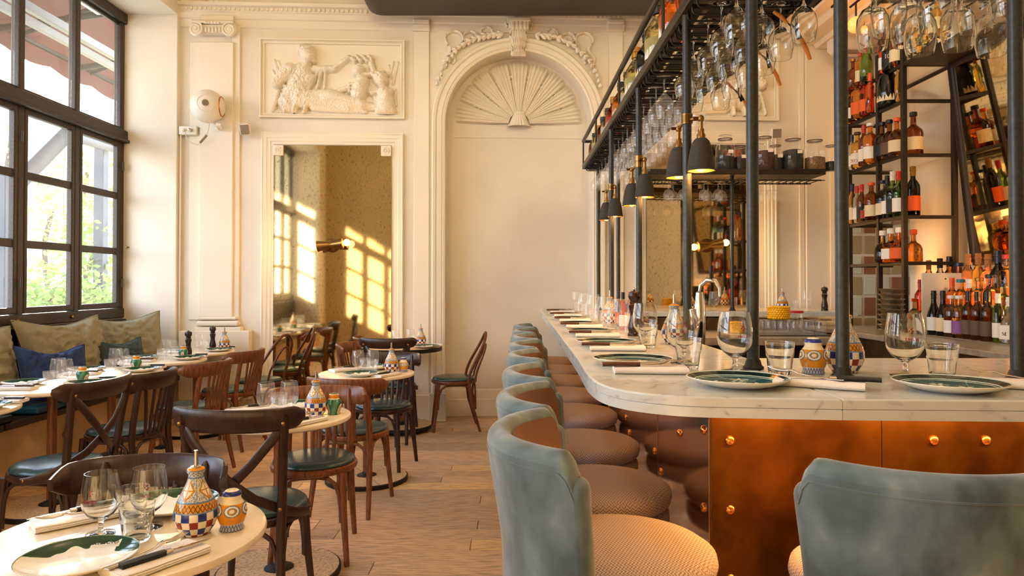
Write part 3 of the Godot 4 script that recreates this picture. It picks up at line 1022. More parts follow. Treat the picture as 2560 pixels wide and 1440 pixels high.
		trim("trim_%d" % (n0 + 4), st, "narrow flat pilaster strip %s of the arch" % sn)
		pilaster(side, n0 + 5, sn)

func relief(x0: float, x1: float, y0: float, y1: float, side: float, n0: int, sn: String) -> void:
	# limbs, heads, drapery as tapered strokes: x, y, radius at each end, height
	var S := [
		[1180, 480, 78, 1185, 500, 70, 1.0], [1130, 420, 60, 1190, 430, 58, 0.8], [1225, 520, 34, 1240, 540, 26, 1.0], [1165, 560, 48, 1140, 650, 60, 0.8], [1120, 650, 105, 1090, 790, 115, 0.75], [1205, 720, 62, 1190, 740, 60, 0.8],
		[1250, 620, 48, 1430, 610, 38, 0.7], [1430, 610, 38, 1560, 490, 28, 0.7], [1000, 630, 78, 890, 760, 58, 0.85], [890, 770, 56, 1050, 640, 42, 0.95], [1060, 620, 44, 1090, 600, 36, 0.9],
		[1050, 880, 125, 1000, 960, 110, 0.6], [1120, 930, 95, 1390, 905, 88, 0.85], [1390, 905, 84, 1700, 985, 56, 0.85], [1700, 985, 54, 1800, 1000, 42, 0.7], [1250, 985, 75, 1560, 1020, 56, 0.6], [1560, 1020, 56, 1720, 1050, 34, 0.5],
		[1100, 860, 28, 1050, 1060, 22, 1.1], [1205, 870, 26, 1150, 1060, 20, 1.15], [1000, 900, 20, 960, 1060, 18, 0.9], [900, 850, 22, 850, 1050, 20, 0.8], [1310, 620, 20, 1260, 850, 18, 0.9], [1345, 600, 18, 1330, 850, 16, 0.7], [1280, 640, 18, 1190, 830, 16, 0.9], [960, 800, 20, 1120, 860, 18, 1.0], [1220, 1000, 18, 1540, 1062, 12, 0.7], [930, 880, 14, 1010, 1010, 14, 0.9], [1080, 700, 16, 1160, 850, 16, 1.0], [1040, 720, 30, 1060, 760, 26, 1.0],
		[855, 530, 16, 890, 700, 12, 0.35], [890, 540, 14, 930, 650, 12, 0.3], [875, 560, 10, 905, 690, 10, 0.35], [840, 640, 16, 870, 700, 12, 0.3],
		[1650, 640, 60, 1665, 625, 58, 1.0], [1690, 740, 70, 1660, 870, 78, 0.9], [1780, 550, 34, 1805, 650, 34, 0.8], [1800, 660, 32, 1690, 675, 30, 0.9], [1620, 860, 34, 1620, 930, 26, 0.8], [1560, 800, 34, 1450, 850, 28, 0.6], [1700, 880, 44, 1680, 940, 30, 0.7],
		[1870, 710, 78, 1880, 730, 70, 1.0], [1905, 850, 74, 1920, 990, 92, 0.85], [1790, 860, 32, 1890, 830, 30, 1.0], [1960, 840, 40, 1930, 910, 34, 0.9], [1820, 900, 28, 1830, 1000, 24, 0.7], [1860, 1030, 50, 1980, 1040, 44, 0.8],
		[1990, 520, 12, 1965, 640, 10, 0.3], [2030, 530, 12, 1990, 760, 10, 0.3], [1945, 560, 9, 1975, 700, 9, 0.3], [2010, 820, 12, 2020, 980, 10, 0.35], [860, 1060, 22, 2020, 1066, 16, 0.3]]
	for k in 10:
		S.append([1600 + k * 20, 505 + 25 * sin(k * 2.1), 26, 1602 + k * 20, 507 + 25 * sin(k * 2.1), 24, 1.0])
		S.append([1575 + (k % 4) * 32, 770 + (k / 4) * 38, 24, 1577 + (k % 4) * 32, 772 + (k / 4) * 38, 22, 1.0])
		S.append([1800 + (k % 5) * 32, 665 + 26 * sin(k * 1.7), 22, 1802 + (k % 5) * 32, 667 + 26 * sin(k * 1.7), 20, 1.15])
		S.append([1100 + (k % 5) * 30, 405 + (k / 5) * 44, 26, 1104 + (k % 5) * 30, 409 + (k / 5) * 44, 22, 1.0])
	var nx := 240 if side < 0 else 150
	var ny := 134 if side < 0 else 84
	var hh := PackedFloat32Array()
	hh.resize((nx + 1) * (ny + 1))
	# crop frame 763..2060 x 350..1078
	var bx := 763.0
	var bw := 1297.0
	var by := 350.0
	var bh := 728.0
	for s in S:
		var p0 := Vector2(s[0], s[1])
		var p1 := Vector2(s[3], s[4])
		var rm: float = maxf(s[2], s[5])
		var d := p1 - p0
		var l2 := maxf(d.length_squared(), 1.0)
		var i0 := clampi(int((minf(p0.x, p1.x) - rm - bx) / bw * nx), 0, nx)
		var i1 := clampi(int((maxf(p0.x, p1.x) + rm - bx) / bw * nx) + 1, 0, nx)
		var j0 := clampi(int((minf(p0.y, p1.y) - rm - by) / bh * ny), 0, ny)
		var j1 := clampi(int((maxf(p0.y, p1.y) + rm - by) / bh * ny) + 1, 0, ny)
		for j in range(j0, j1 + 1):
			for i in range(i0, i1 + 1):
				var q := Vector2(bx + bw * i / nx, by + bh * j / ny)
				var t := clampf((q - p0).dot(d) / l2, 0, 1)
				var rr := lerpf(s[2], s[5], t)
				var e := (q - p0 - d * t).length() / rr
				if e < 1.0:
					var z: float = sqrt(1.0 - e * e) * (0.35 + 0.65 * minf(rr / 60.0, 1.2)) * s[6]
					var o := j * (nx + 1) + i
					var old := hh[o]
					hh[o] = maxf(old, z) + 0.12 * minf(old, z)
	var fn := FastNoiseLite.new()
	fn.frequency = 0.022
	fn.fractal_octaves = 2
	for j in ny + 1:
		for i in nx + 1:
			var o := j * (nx + 1) + i
			if hh[o] > 0.15:
				var cx := bx + bw * i / nx
				var cy := by + bh * j / ny
				var dr := smoothstep(1350.0, 1150.0, cx) * smoothstep(560.0, 700.0, cy)
				hh[o] += 0.16 * dr * absf(fn.get_noise_2d(cx * 1.6 + cy * 0.5, cy * 0.5)) + 0.06 * fn.get_noise_2d(cx * 3.0, cy * 3.0)
	var g := MB.new()
	g.grid(nx, ny, func(u, v):
		var i: int = roundi(u * nx)
		var j: int = roundi((1.0 - v) * ny)
		var ii := i if side < 0 else nx - i
		return Vector3(lerpf(x0 + 0.04, x1 - 0.04, u), lerpf(y0 + 0.04, y1 - 0.04, v), 0.004 + 0.11 * hh[j * (nx + 1) + ii]))
	trim("trim_%d" % n0, g, "plaster relief of a reclining figure with two children above the %s mirror" % sn)

func pilaster(side: float, n0: int, sn: String) -> void:
	var fx := func(px: float) -> float: return px if side < 0 else 2594.0 - px
	var b := MB.new()
	var add := func(p0: float, y0: float, p1: float, y1: float, d: float, bev := 0.006) -> void:
		wbox(b, minf(fx.call(p0), fx.call(p1)), y0, maxf(fx.call(p0), fx.call(p1)), y1, 0.0, d, bev)
	add.call(500, 104, 580, 792, 0.05)
	add.call(474, 104, 500, 800, 0.02)
	add.call(580, 60, 597, 800, 0.025)
	add.call(492, 792, 590, 800, 0.07, 0.012)
	add.call(488, 802, 596, 816, 0.085, 0.02)
	add.call(484, 818, 602, 830, 0.095, 0.01)
	add.call(446, 828, 622, 1000, 0.11)
	add.call(500, 36, 584, 66, 0.06)
	trim("trim_%d" % n0, b, "cream pilaster on a plinth, %s end of the wall" % sn)
	# ionic capital
	var c := MB.new()
	var ctr := WU(fx.call(542), 82)
	c.box(Vector3(ctr.x, ctr.y + 0.065, 0.05), Vector3(0.4, 0.03, 0.15), 0.01)
	c.box(Vector3(ctr.x, ctr.y + 0.01, 0.05), Vector3(0.34, 0.09, 0.1), 0.02)
	for s in [-1.0, 1.0]:
		var pts := []
		for k in 34:
			var a := k * 0.42
			var q := 0.066 * (1.0 - k / 38.0)
			pts.append(Vector3(ctr.x + s * 0.155 + s * cos(a + PI / 2) * q, ctr.y - 0.005 + sin(a + PI / 2) * q, 0.115))
		c.tube(pts, 0.011, 6)
		c.ball(Vector3(ctr.x + s * 0.155, ctr.y - 0.005, 0.1), Vector3(0.068, 0.068, 0.02), 16, 6)
		c.ball(Vector3(ctr.x + s * 0.155, ctr.y - 0.005, 0.115), Vector3(0.016, 0.016, 0.012), 8, 5)
	for k in 7:
		c.ball(Vector3(ctr.x + (k - 3) * 0.032, ctr.y - 0.005, 0.105), Vector3(0.013, 0.03, 0.016), 7, 5)
	for k in 5:
		c.ball(Vector3(ctr.x + (k - 2) * 0.03, ctr.y + 0.055, 0.125), Vector3(0.018, 0.014, 0.012), 7, 5)
	trim("trim_%d" % (n0 + 1), c, "ionic plaster capital with scrolls, %s end of the wall" % sn)
	if side < 0:
		var d := MB.new()
		var q := WU(548, 14)
		d.grid(18, 12, func(u, v):
			var z = 0.03 + 0.14 * v * v + 0.01 * cos(u * TAU * 5.0) + 0.006 * sin(v * 30.0 + u * 9.0)
			if u < 0.02 or u > 0.98:
				z = 0.0
			return Vector3(q.x + (u - 0.5) * 0.27 * (0.8 + 0.3 * v), q.y - 0.06 + 0.3 * v, z))
		trim("trim_%d" % (n0 + 2), d, "scrolled plaster bracket above the left capital")

# ---------------------------------------------------------------- window, awning and the street outside
func build_window() -> void:
	var w := Node3D.new()
	w.name = "window_1"
	add_child(w)
	w.set_meta("kind", "structure")
	w.set_meta("label", "tall dark-framed casement window filling the bay")
	var X := -3.72
	var zs := []
	for k in 11:
		zs.append(-6.64 + k * 0.685)
	obj("sill_beam", MB.new().box(Vector3(X, 1.065, -3.2), Vector3(0.1, 0.09, 6.94), 0.008), m.frame, w)
	obj("transom", MB.new().box(Vector3(X + 0.01, 2.745, -3.2), Vector3(0.12, 0.11, 6.96), 0.012).box(Vector3(X + 0.06, 2.695, -3.2), Vector3(0.06, 0.03, 6.96), 0.008), m.frame, w)
	obj("head_beam", MB.new().box(Vector3(X, 3.87, -3.2), Vector3(0.12, 0.1, 6.96), 0.01), m.frame, w)
	var mul := MB.new().box(Vector3(0, 2.46, 0), Vector3(0.07, 2.84, 0.07), 0.01).mesh()
	for z in zs:
		obj("mullion", mul, m.frame, w).position = Vector3(X, 0, z)
	var side := MB.new().box(Vector3(0, 0.78, 0), Vector3(0.05, 1.56, 0.04), 0.008).mesh()
	var rail := MB.new().box(Vector3.ZERO, Vector3(0.05, 0.05, 0.61), 0.008).mesh()
	var bar := MB.new().box(Vector3.ZERO, Vector3(0.03, 0.062, 0.56), 0.006).mesh()
	var up := MB.new().box(Vector3.ZERO, Vector3(0.03, 0.035, 0.61), 0.006).mesh()
	var pl := MB.new().box(Vector3.ZERO, Vector3(0.005, 0.5, 0.54)).mesh()
	var pu := MB.new().box(Vector3.ZERO, Vector3(0.005, 1.0, 0.6)).mesh()
	for k in 10:
		var zc: float = (zs[k] + zs[k + 1]) / 2
		for s in [-1.0, 1.0]:
			obj("sash_stile", side, m.frame, w).position = Vector3(X + 0.01, 1.12, zc + s * 0.286)
		for y in [1.14, 2.66]:
			obj("sash_rail", rail, m.frame, w).position = Vector3(X + 0.01, y, zc)
		for y in [1.646, 2.17]:
			obj("glazing_bar", bar, m.frame, w).position = Vector3(X + 0.01, y, zc)
		for y in [1.39, 1.91, 2.41]:
			obj("pane", pl, m.window_glass, w).position = Vector3(X, y, zc)
		obj("pane", pu, m.window_glass, w).position = Vector3(X, 3.31, zc)
		for y in [2.815, 3.81]:
			obj("top_rail", up, m.frame, w).position = Vector3(X, y, zc)
	var kn := MB.new().ball(Vector3.ZERO, Vector3(0.012, 0.016, 0.016), 8, 6).mesh()
	for px in [66, 200]:
		var q := Vector3(X + 0.058, 1.065, 0)
		q.z = -3.6 * F / (1275.0 - px)
		obj("knob", kn, m.brass, w).position = q
	var hinge := MB.new().tube([Vector3(0, -0.04, 0), Vector3(0, 0.04, 0)], 0.009, 8).mesh()
	for z in [zs[0] + 0.03, zs[2] + 0.03]:
		for y in [1.35, 2.45]:
			obj("hinge", hinge, m.frame, w).position = Vector3(X + 0.06, y, z)
	var latch := thing("brass_wall_hook", "small brass hook on the white reveal right of the window", "hook", P(318, 618, 6.66))
	obj("hook_plate", MB.new().box(Vector3(0, 0, -0.006), Vector3(0.03, 0.02, 0.01), 0.003), m.brass, latch)
	obj("pin", MB.new().tube([Vector3.ZERO, Vector3(0, 0, 0.025)], 0.005, 8), m.brass, latch)

func leaf_cloud(c: Vector3, s: Vector3, n: int, seed_: int, size: float) -> MultiMesh:
	rng.seed = seed_
	var lf := MB.new()
	lf.face3(Vector3(0, 0, 0), Vector3(0.35, 0.55, 0.05), Vector3(0, 1, 0))
	lf.face3(Vector3(0, 0, 0), Vector3(0, 1, 0), Vector3(-0.35, 0.55, 0.05))
	var mm := MultiMesh.new()
	mm.transform_format = MultiMesh.TRANSFORM_3D
	mm.mesh = lf.mesh()
	mm.instance_count = n
	for k in n:
		var d := Vector3(rng.randfn(), rng.randfn(), rng.randfn()) * 0.42
		var p := c + d * s
		var b := Basis.from_euler(Vector3(rng.randf() * TAU, rng.randf() * TAU, rng.randf() * TAU)).scaled(Vector3.ONE * size * rng.randf_range(0.6, 1.3))
		mm.set_instance_transform(k, Transform3D(b, p))
	return mm
func build_outside() -> void:
	var street := mat(Color(0.75, 0.72, 0.66), 0.9)
	struct("ground", MB.new().box(Vector3(-16, -0.3, -10), Vector3(24, 0.3, 40)), street, "sunlit pavement outside the window")
	# buildings across the street, nearly lost in the glare
	var wallm := mat(Color(0.86, 0.82, 0.74), 0.9)
	var winm := mat(Color(0.4, 0.42, 0.44), 0.3)
	for k in 3:
		var t := thing("house", ["pale house across the street at the left of the window", "pale house across the street behind the trees", "pale house far down the street beside the awning post"][k], "building", Vector3(-20 - k * 1.0, -0.15, -8 - k * 9.0))
		obj("wall", MB.new().box(Vector3(0, 4.5, 0), Vector3(5, 9, 8.6)), wallm, t)
		for r in 3:
			for q in 3:
				obj("window", MB.new().box(Vector3(2.52, 1.6 + r * 2.7, -2.7 + q * 2.7), Vector3(0.1, 1.7, 1.0), 0.02), winm, t)
	# awning over the window: fabric, arms, front bar
	var aw := thing("awning", "dusty red fabric awning with steel arms outside the window top", "awning")
	var red := mat(Color(0.3, 0.14, 0.105), 0.8)
	red.backlight_enabled = true
	red.backlight = Color(0.1, 0.045, 0.035)
	obj("fabric", MB.new().quad(Vector3(-3.96, 4.95, -1.0), Vector3(-3.96, 4.95, -11.6), Vector3(-5.6, 4.18, -11.6), Vector3(-5.6, 4.18, -1.0)), red, aw)
	var val := MB.new().grid(150, 2, func(u, v):
		return Vector3(-5.6, 4.18 - v * (0.2 + 0.05 * absf(sin(u * 40.0))), lerpf(-1.0, -11.6, u)))
	obj("valance", val, red, aw)
	for z in [-2.0, -3.4, -4.8, -6.2, -7.6, -9.0, -10.4]:
		obj("arm", MB.new().strap([Vector3(-3.97, 4.35, z), Vector3(-5.6, 4.12, z)], 0.07, 0.035, [Vector3.UP]), m.darkmetal, aw)
		obj("arm", MB.new().strap([Vector3(-3.97, 4.75, z - 0.3), Vector3(-5.6, 4.14, z - 0.3)], 0.05, 0.03, [Vector3.UP]), m.darkmetal, aw)
	var bluish := mat(Color(0.42, 0.43, 0.4), 0.5)
	for q in [Vector3(-5.05, 4.1, -6.3), Vector3(-4.5, 3.93, -6.3)]:
		obj("long_bar", MB.new().box(q, Vector3(0.07, 0.09, 10.6), 0.01), bluish, aw)
	obj("front_bar", MB.new().box(Vector3(-5.6, 4.17, -6.3), Vector3(0.06, 0.05, 10.6), 0.01), m.darkmetal, aw)
	# steel terrace frame
	var bl := mat(Color(0.2, 0.235, 0.27), 0.5)
	var fr := thing("terrace_frame", "blue-grey steel terrace frame with a slanted roof beam outside the window", "pergola")
	obj("post", MB.new().box(P(252, 560, 9.2) * Vector3(1, 0, 1) + Vector3(0, 1.6, 0), Vector3(0.13, 3.6, 0.13), 0.01), bl, fr)
	obj("post", MB.new().box(P(8, 640, 7.4) * Vector3(1, 0, 1) + Vector3(0, 1.2, 0), Vector3(0.12, 2.75, 0.12), 0.01), bl, fr)
	obj("beam", MB.new().strap([P(2, 500, 7.4), P(172, 330, 8.0)], 0.16, 0.1, [Vector3.UP]), bl, fr)
	obj("beam", MB.new().strap([P(172, 335, 8.0), P(300, 372, 9.3)], 0.14, 0.1, [Vector3.UP]), bl, fr)
	# greenery
	var green := mat(Color(0.52, 0.56, 0.28), 0.7)
	green.backlight_enabled = true
	green.backlight = Color(0.85, 0.9, 0.5)
	var dark := mat(Color(0.36, 0.45, 0.24), 0.7)
	dark.backlight_enabled = true
	dark.backlight = Color(0.6, 0.7, 0.35)
	var bark := mat(Color(0.35, 0.3, 0.24), 0.9)
	var specs := [
		[225, 620, 9.6, Vector3(0.7, 1.3, 0.8), 1500, "leafy evergreen shrub beside the terrace post", dark, 2.2],
		[120, 520, 10.5, Vector3(1.1, 1.2, 1.2), 700, "loose yellow-green young tree behind the middle window light", green, 2.9],
		[210, 420, 10.8, Vector3(0.9, 0.8, 0.9), 600, "yellow-green tree crown behind the terrace beam", green, 3.2],
		[110, 745, 8.6, Vector3(1.1, 0.35, 0.9), 900, "low clipped hedge outside below the middle window light", dark, 0.6],
		[215, 745, 9.0, Vector3(0.8, 0.4, 0.7), 700, "low hedge outside at the right of the window", dark, 0.6],
		[20, 330, 11.5, Vector3(1.2, 1.2, 1.2), 400, "thin pale tree at the left edge of the window", green, 3.4]]
	var idx := 0
	for s in specs:
		var c := P(s[0], s[1], s[2])
		var t := thing("shrub" if s[7] < 2.5 else "tree", s[5], "shrub" if s[7] < 2.5 else "tree", Vector3(c.x, -0.15, c.z))
		var up: float = c.y + 0.15
		var pts := []
		for k in 6:
			pts.append(Vector3(0.06 * sin(k * 1.3), up * k / 5.0, 0.05 * cos(k * 1.7) - 0.05))
		obj("stem", MB.new().tube(pts, 0.035, 7), bark, t)
		var mi := MultiMeshInstance3D.new()
		mi.name = "foliage"
		mi.multimesh = leaf_cloud(Vector3(0, up, 0), s[3], s[4], 70 + idx, 0.09)
		mi.material_override = s[6]
		mi.set_meta("kind", "stuff")
		t.add_child(mi)
		idx += 1
	# tree trunk and a parked car
	var tk := thing("street_tree", "bare pale tree trunk standing in the street outside", "tree", P(88, 640, 14) * Vector3(1, 0, 1) + Vector3(0, -0.15, 0))
	obj("trunk", MB.new().tube([Vector3.ZERO, Vector3(0.1, 2, 0), Vector3(-0.1, 4.5, 0.1), Vector3(0.1, 7, 0)], [0.28, 0.2, 0.17, 0.12], 12), mat(Color(0.6, 0.52, 0.42), 0.9), tk)
	obj("branch", MB.new().tube([Vector3(0, 3, 0), Vector3(0.8, 4.6, 0.3), Vector3(1.2, 6.4, 0.3)], [0.1, 0.07, 0.03], 8), mat(Color(0.6, 0.52, 0.42), 0.9), tk)
	var cp := P(130, 760, 12.0)
	var car := thing("car", "silver car parked in the street outside the window", "car", Vector3(cp.x - 0.5, -0.15, cp.z))
	var body := PackedVector2Array([Vector2(-2.1, 0.3), Vector2(2.1, 0.3), Vector2(2.15, 0.7), Vector2(1.9, 0.85), Vector2(1.1, 0.95), Vector2(0.55, 1.42), Vector2(-0.9, 1.45), Vector2(-1.6, 0.98), Vector2(-2.1, 0.9)])
	var cx := Transform3D(Basis(Vector3(0, 0, -1), Vector3.UP, Vector3(1, 0, 0)), Vector3.ZERO)
	obj("body", MB.new().prism(body, -0.85, 0.85, 0.08, cx), mat(Color(0.7, 0.71, 0.72), 0.25, 0.4), car)
	obj("side_window", MB.new().prism(PackedVector2Array([Vector2(-1.4, 1.0), Vector2(0.9, 1.0), Vector2(0.45, 1.34), Vector2(-0.85, 1.37)]), 0.84, 0.87, 0.0, cx), mat(Color(0.15, 0.17, 0.18), 0.1), car)
	for x in [-1.3, 1.3]:
		obj("wheel", MB.new().lathe([Vector2(0, -0.1), Vector2(0.28, -0.1), Vector2(0.32, -0.06), Vector2(0.32, 0.06), Vector2(0.28, 0.1), Vector2(0, 0.1)], 24, cx * Transform3D(Basis(Vector3.RIGHT, PI / 2), Vector3(x, 0.32, 0.8))), m.black, car)
# ---------------------------------------------------------------- chairs
func chair_legs(t: Node3D, wood: Material, loop := false, up := 0.0, tx := 0.189, tz := -0.266) -> void:
	for s in [-1.0, 1.0]:
		obj("leg", MB.new().tube([Vector3(s * 0.15, 0.435, 0.15), Vector3(s * 0.158, 0.25, 0.165), Vector3(s * 0.178, 0.0, 0.195)], [0.0185, 0.0175, 0.0125], 10), wood, t)
		if loop:
			obj("leg", MB.new().tube([Vector3(s * 0.168, 0.45, -0.125), Vector3(s * 0.17, 0.25, -0.15), Vector3(s * 0.185, 0.0, -0.225)], [0.0165, 0.016, 0.0125], 10), wood, t)
		else:
			obj("leg", MB.new().tube([Vector3(s * 0.178, 0.0, -0.25), Vector3(s * 0.168, 0.2, -0.205), Vector3(s * 0.16, 0.42, -0.178), Vector3(s * lerpf(0.16, tx, 0.15), 0.52, lerpf(-0.178, tz, 0.08)), Vector3(s * lerpf(0.16, tx, 0.55), 0.68 + up * 0.5, lerpf(-0.178, tz, 0.5)), Vector3(s * tx, 0.805 + up, tz + 0.004), Vector3(s * tx, 0.818 + up, tz)], [0.0135, 0.0175, 0.019, 0.019, 0.018, 0.0165, 0.009], 10), wood, t)
	var ring := MB.new().lathe([Vector2(0, 0.424), Vector2(0.2, 0.424), Vector2(0.209, 0.43), Vector2(0.212, 0.442), Vector2(0.209, 0.454), Vector2(0.2, 0.459), Vector2(0, 0.459)], 40)
	obj("seat_ring", ring, wood, t)
	var front := [Vector3(-0.155, 0, 0.165), Vector3(0.155, 0, 0.165)]
	var back := [Vector3(-0.165, 0, -0.185), Vector3(0.165, 0, -0.185)]
	for pr in [[front[0], front[1]], [back[0], back[1]], [front[0], back[0]], [front[1], back[1]]]:
		var pts := []
		for q in [[0.03, 0.2], [0.035, 0.26], [0.06, 0.33], [0.12, 0.385], [0.22, 0.41], [0.35, 0.416], [0.5, 0.417], [0.65, 0.416], [0.78, 0.41], [0.88, 0.385], [0.94, 0.33], [0.965, 0.26], [0.97, 0.2]]:
			var p: Vector3 = pr[0].lerp(pr[1], q[0])
			pts.append(Vector3(p.x, q[1], p.z))
		obj("bracket", MB.new().tube(pts, 0.0095, 8), wood, t)
func seat_pad(t: Node3D, leather: Material) -> void:
	obj("seat", MB.new().lathe([Vector2(0.19, 0.456), Vector2(0.2, 0.463), Vector2(0.199, 0.472), Vector2(0.187, 0.481), Vector2(0.15, 0.488), Vector2(0.08, 0.492), Vector2(0, 0.493)], 40, Transform3D.IDENTITY, 60), leather, t)
func top_rail(t: Node3D, wood: Material, hgt: float, yc: float, sag: float, deep: float) -> void:
	var pts := []
	var ws := []
	for k in 29:
		var f := (k - 14) / 14.0
		var x := 0.24 * sin(f * 1.45) / sin(1.45)
		pts.append(Vector3(x, yc + sag * f * f, -0.262 + deep * f * f))
		var e := maxf(0.0, (absf(x) - 0.215) / 0.026)
		ws.append(hgt * (1.0 - 0.1 * f * f) * sqrt(maxf(0.12, 1.0 - e * e)))
	obj("top_rail", MB.new().strap(pts, ws, 0.019, [Vector3(0, 1, -0.22)]), wood, t)
func make_cross_chair(wood: Material, leather: Material) -> Node3D:
	var t := proto("cross_back_chair", "chair")
	chair_legs(t, wood, false, 0.05, 0.189, -0.236)
	seat_pad(t, leather)
	top_rail(t, wood, 0.088, 0.842, 0.016, 0.09)
	for s in [-1.0, 1.0]:
		var o: float = 0.006 * s
		var pts := [Vector3(-s * 0.185, 0.825, -0.222 + o), Vector3(-s * 0.14, 0.765, -0.244 + o), Vector3(-s * 0.07, 0.68, -0.252 + o), Vector3(0, 0.61, -0.24 + o), Vector3(s * 0.075, 0.548, -0.218 + o), Vector3(s * 0.14, 0.505, -0.172), Vector3(s * 0.188, 0.468, -0.11), Vector3(s * 0.212, 0.448, -0.04), Vector3(s * 0.217, 0.44, 0.0)]
		var wd := []
		for k in pts.size():
			wd.append(Vector3(s * 0.75, 1, -0.2).lerp(Vector3(s * 0.1, 1, 0.3), k / 8.0))
		obj("strap", MB.new().strap(pts, 0.036, 0.012, wd), wood, t)
		for q in [Vector3(s * 0.19, 0.834, -0.252), Vector3(s * 0.164, 0.505, -0.202)]:
			obj("screw", MB.new().ball(q, Vector3(0.008, 0.008, 0.005), 8, 6), m.brass, t)
		obj("screw", MB.new().ball(Vector3(s * 0.222, 0.446, -0.012), Vector3(0.004, 0.008, 0.008), 8, 6), m.brass, t)
	return t
func make_slat_chair(wood: Material, leather: Material, fan: float, called: String, hi: float) -> Node3D:
	var t := proto(called, "chair")
	chair_legs(t, wood, false, hi - 0.785, 0.15, -0.232)
	seat_pad(t, leather)
	top_rail(t, wood, 0.1, hi, 0.0, 0.155)
	for k in 5:
		var x := (k - 2) * 0.036
		obj("slat", MB.new().strap([Vector3(x, 0.44, -0.196), Vector3(x * lerpf(1.0, fan, 0.4), 0.55, -0.212), Vector3(x * fan, hi - 0.03, -0.255 + 2.4 * x * x * fan * fan)], 0.022, 0.011, [Vector3.RIGHT]), wood, t)
	return t
func make_loop_chair(wood: Material, leather: Material) -> Node3D:
	var t := proto("bentwood_loop_chair", "chair")
	chair_legs(t, wood, true)
	seat_pad(t, leather)
	for q in [[0.185, 0.885, 0.44, -0.12, 0.013], [0.105, 0.775, 0.45, -0.19, 0.01]]:
		var pts := []
		for k in 33:
			var f := k / 32.0 * 2.0 - 1.0
			var a := f * PI / 2
			var hx: float = q[0] * (sin(a) if absf(f) < 0.55 else signf(f) * lerpf(sin(0.55 * PI / 2), 1.0, minf(1.0, (absf(f) - 0.55) / 0.2)))
			var e := absf(f)
			var y: float = lerpf(q[1], q[2], e * e) if e < 0.55 else lerpf(lerpf(q[1], q[2], 0.3025), q[2], (e - 0.55) / 0.45)
			var z: float = lerpf(q[3], -0.3, smoothstep(q[2], q[1] + 0.05, y))
			pts.append(Vector3(hx, y, z))
		obj("back_hoop" if q[0] > 0.15 else "inner_hoop", MB.new().tube(pts, q[4], 10), wood, t)
	return t
func build_chairs() -> void:
	var cross := make_cross_chair(m.walnut, m.leather)
	var slat_dark := make_slat_chair(m.walnut, m.leather, 1.5, "slat_back_chair", 0.775)
	var slat := make_slat_chair(m.oak, m.leather, 1.15, "spindle_back_chair", 0.75)
	var loop := make_loop_chair(m.rosewood, m.leather)
	var A := "cross back chairs"
	var put := func(o: Node3D, at: Vector3, deg: float, label: String, g: String) -> void:
		dup(o, Vector3(at.x, 0, at.z), deg_to_rad(deg), label, g)
	put.call(cross, Vector3(-2.2, 0, -3.42), -98.0, "dark cross-back chair at left edge facing the window bench, sunlit seat", A)
	put.call(slat_dark, Vector3(-2.33, 0, -4.24), -100.0, "dark walnut chair with fanned slats facing the bench, third bench table", "slatted chairs")
	put.call(slat, Vector3(-2.3, 0, -5.02), -104.0, "mid-brown slatted chair facing the bench, nearer of the two in a row", "slatted chairs")
	put.call(slat, Vector3(-2.34, 0, -5.82), -102.0, "mid-brown slatted chair facing the bench, close to the cream wall plinth", "slatted chairs")
	put.call(loop, Vector3(-2.28, 0, -6.38), -112.0, "bentwood loop-back chair just left of the tall mirror", "bentwood loop chairs")
	put.call(loop, Vector3(-0.52, 0, -6.52), -82.0, "bentwood loop-back chair standing alone before the arched niche", "bentwood loop chairs")
	put.call(cross, Vector3(-1.02, 0, -2.82), 180.0, "dark cross-back chair with its back to the camera at the second round table", A)
	put.call(slat_dark, Vector3(-1.06, 0, -1.9), 3.0, "dark slatted chair behind the nearest round table, top rail behind the glasses", "slatted chairs")
	put.call(slat, Vector3(-0.98, 0, -3.52), 8.0, "mid-brown slatted chair facing the camera, seat with a bright window reflection", "slatted chairs")
	put.call(slat, Vector3(-0.95, 0, -4.28), 172.0, "mid-brown slatted chair with its back to the camera at the third round table", "slatted chairs")
	put.call(slat_dark, Vector3(-0.92, 0, -5.1), -8.0, "dark slatted chair on the far side of the third round table", "slatted chairs")
	put.call(cross, Vector3(-1.02, 0, -6.1), 176.0, "dark cross-back chair facing away towards the table at the back wall", A)
	put.call(slat, Vector3(-1.3, 0, -6.42), 72.0, "orange-brown slatted chair in front of the mirror, turned to the back table", "slatted chairs")

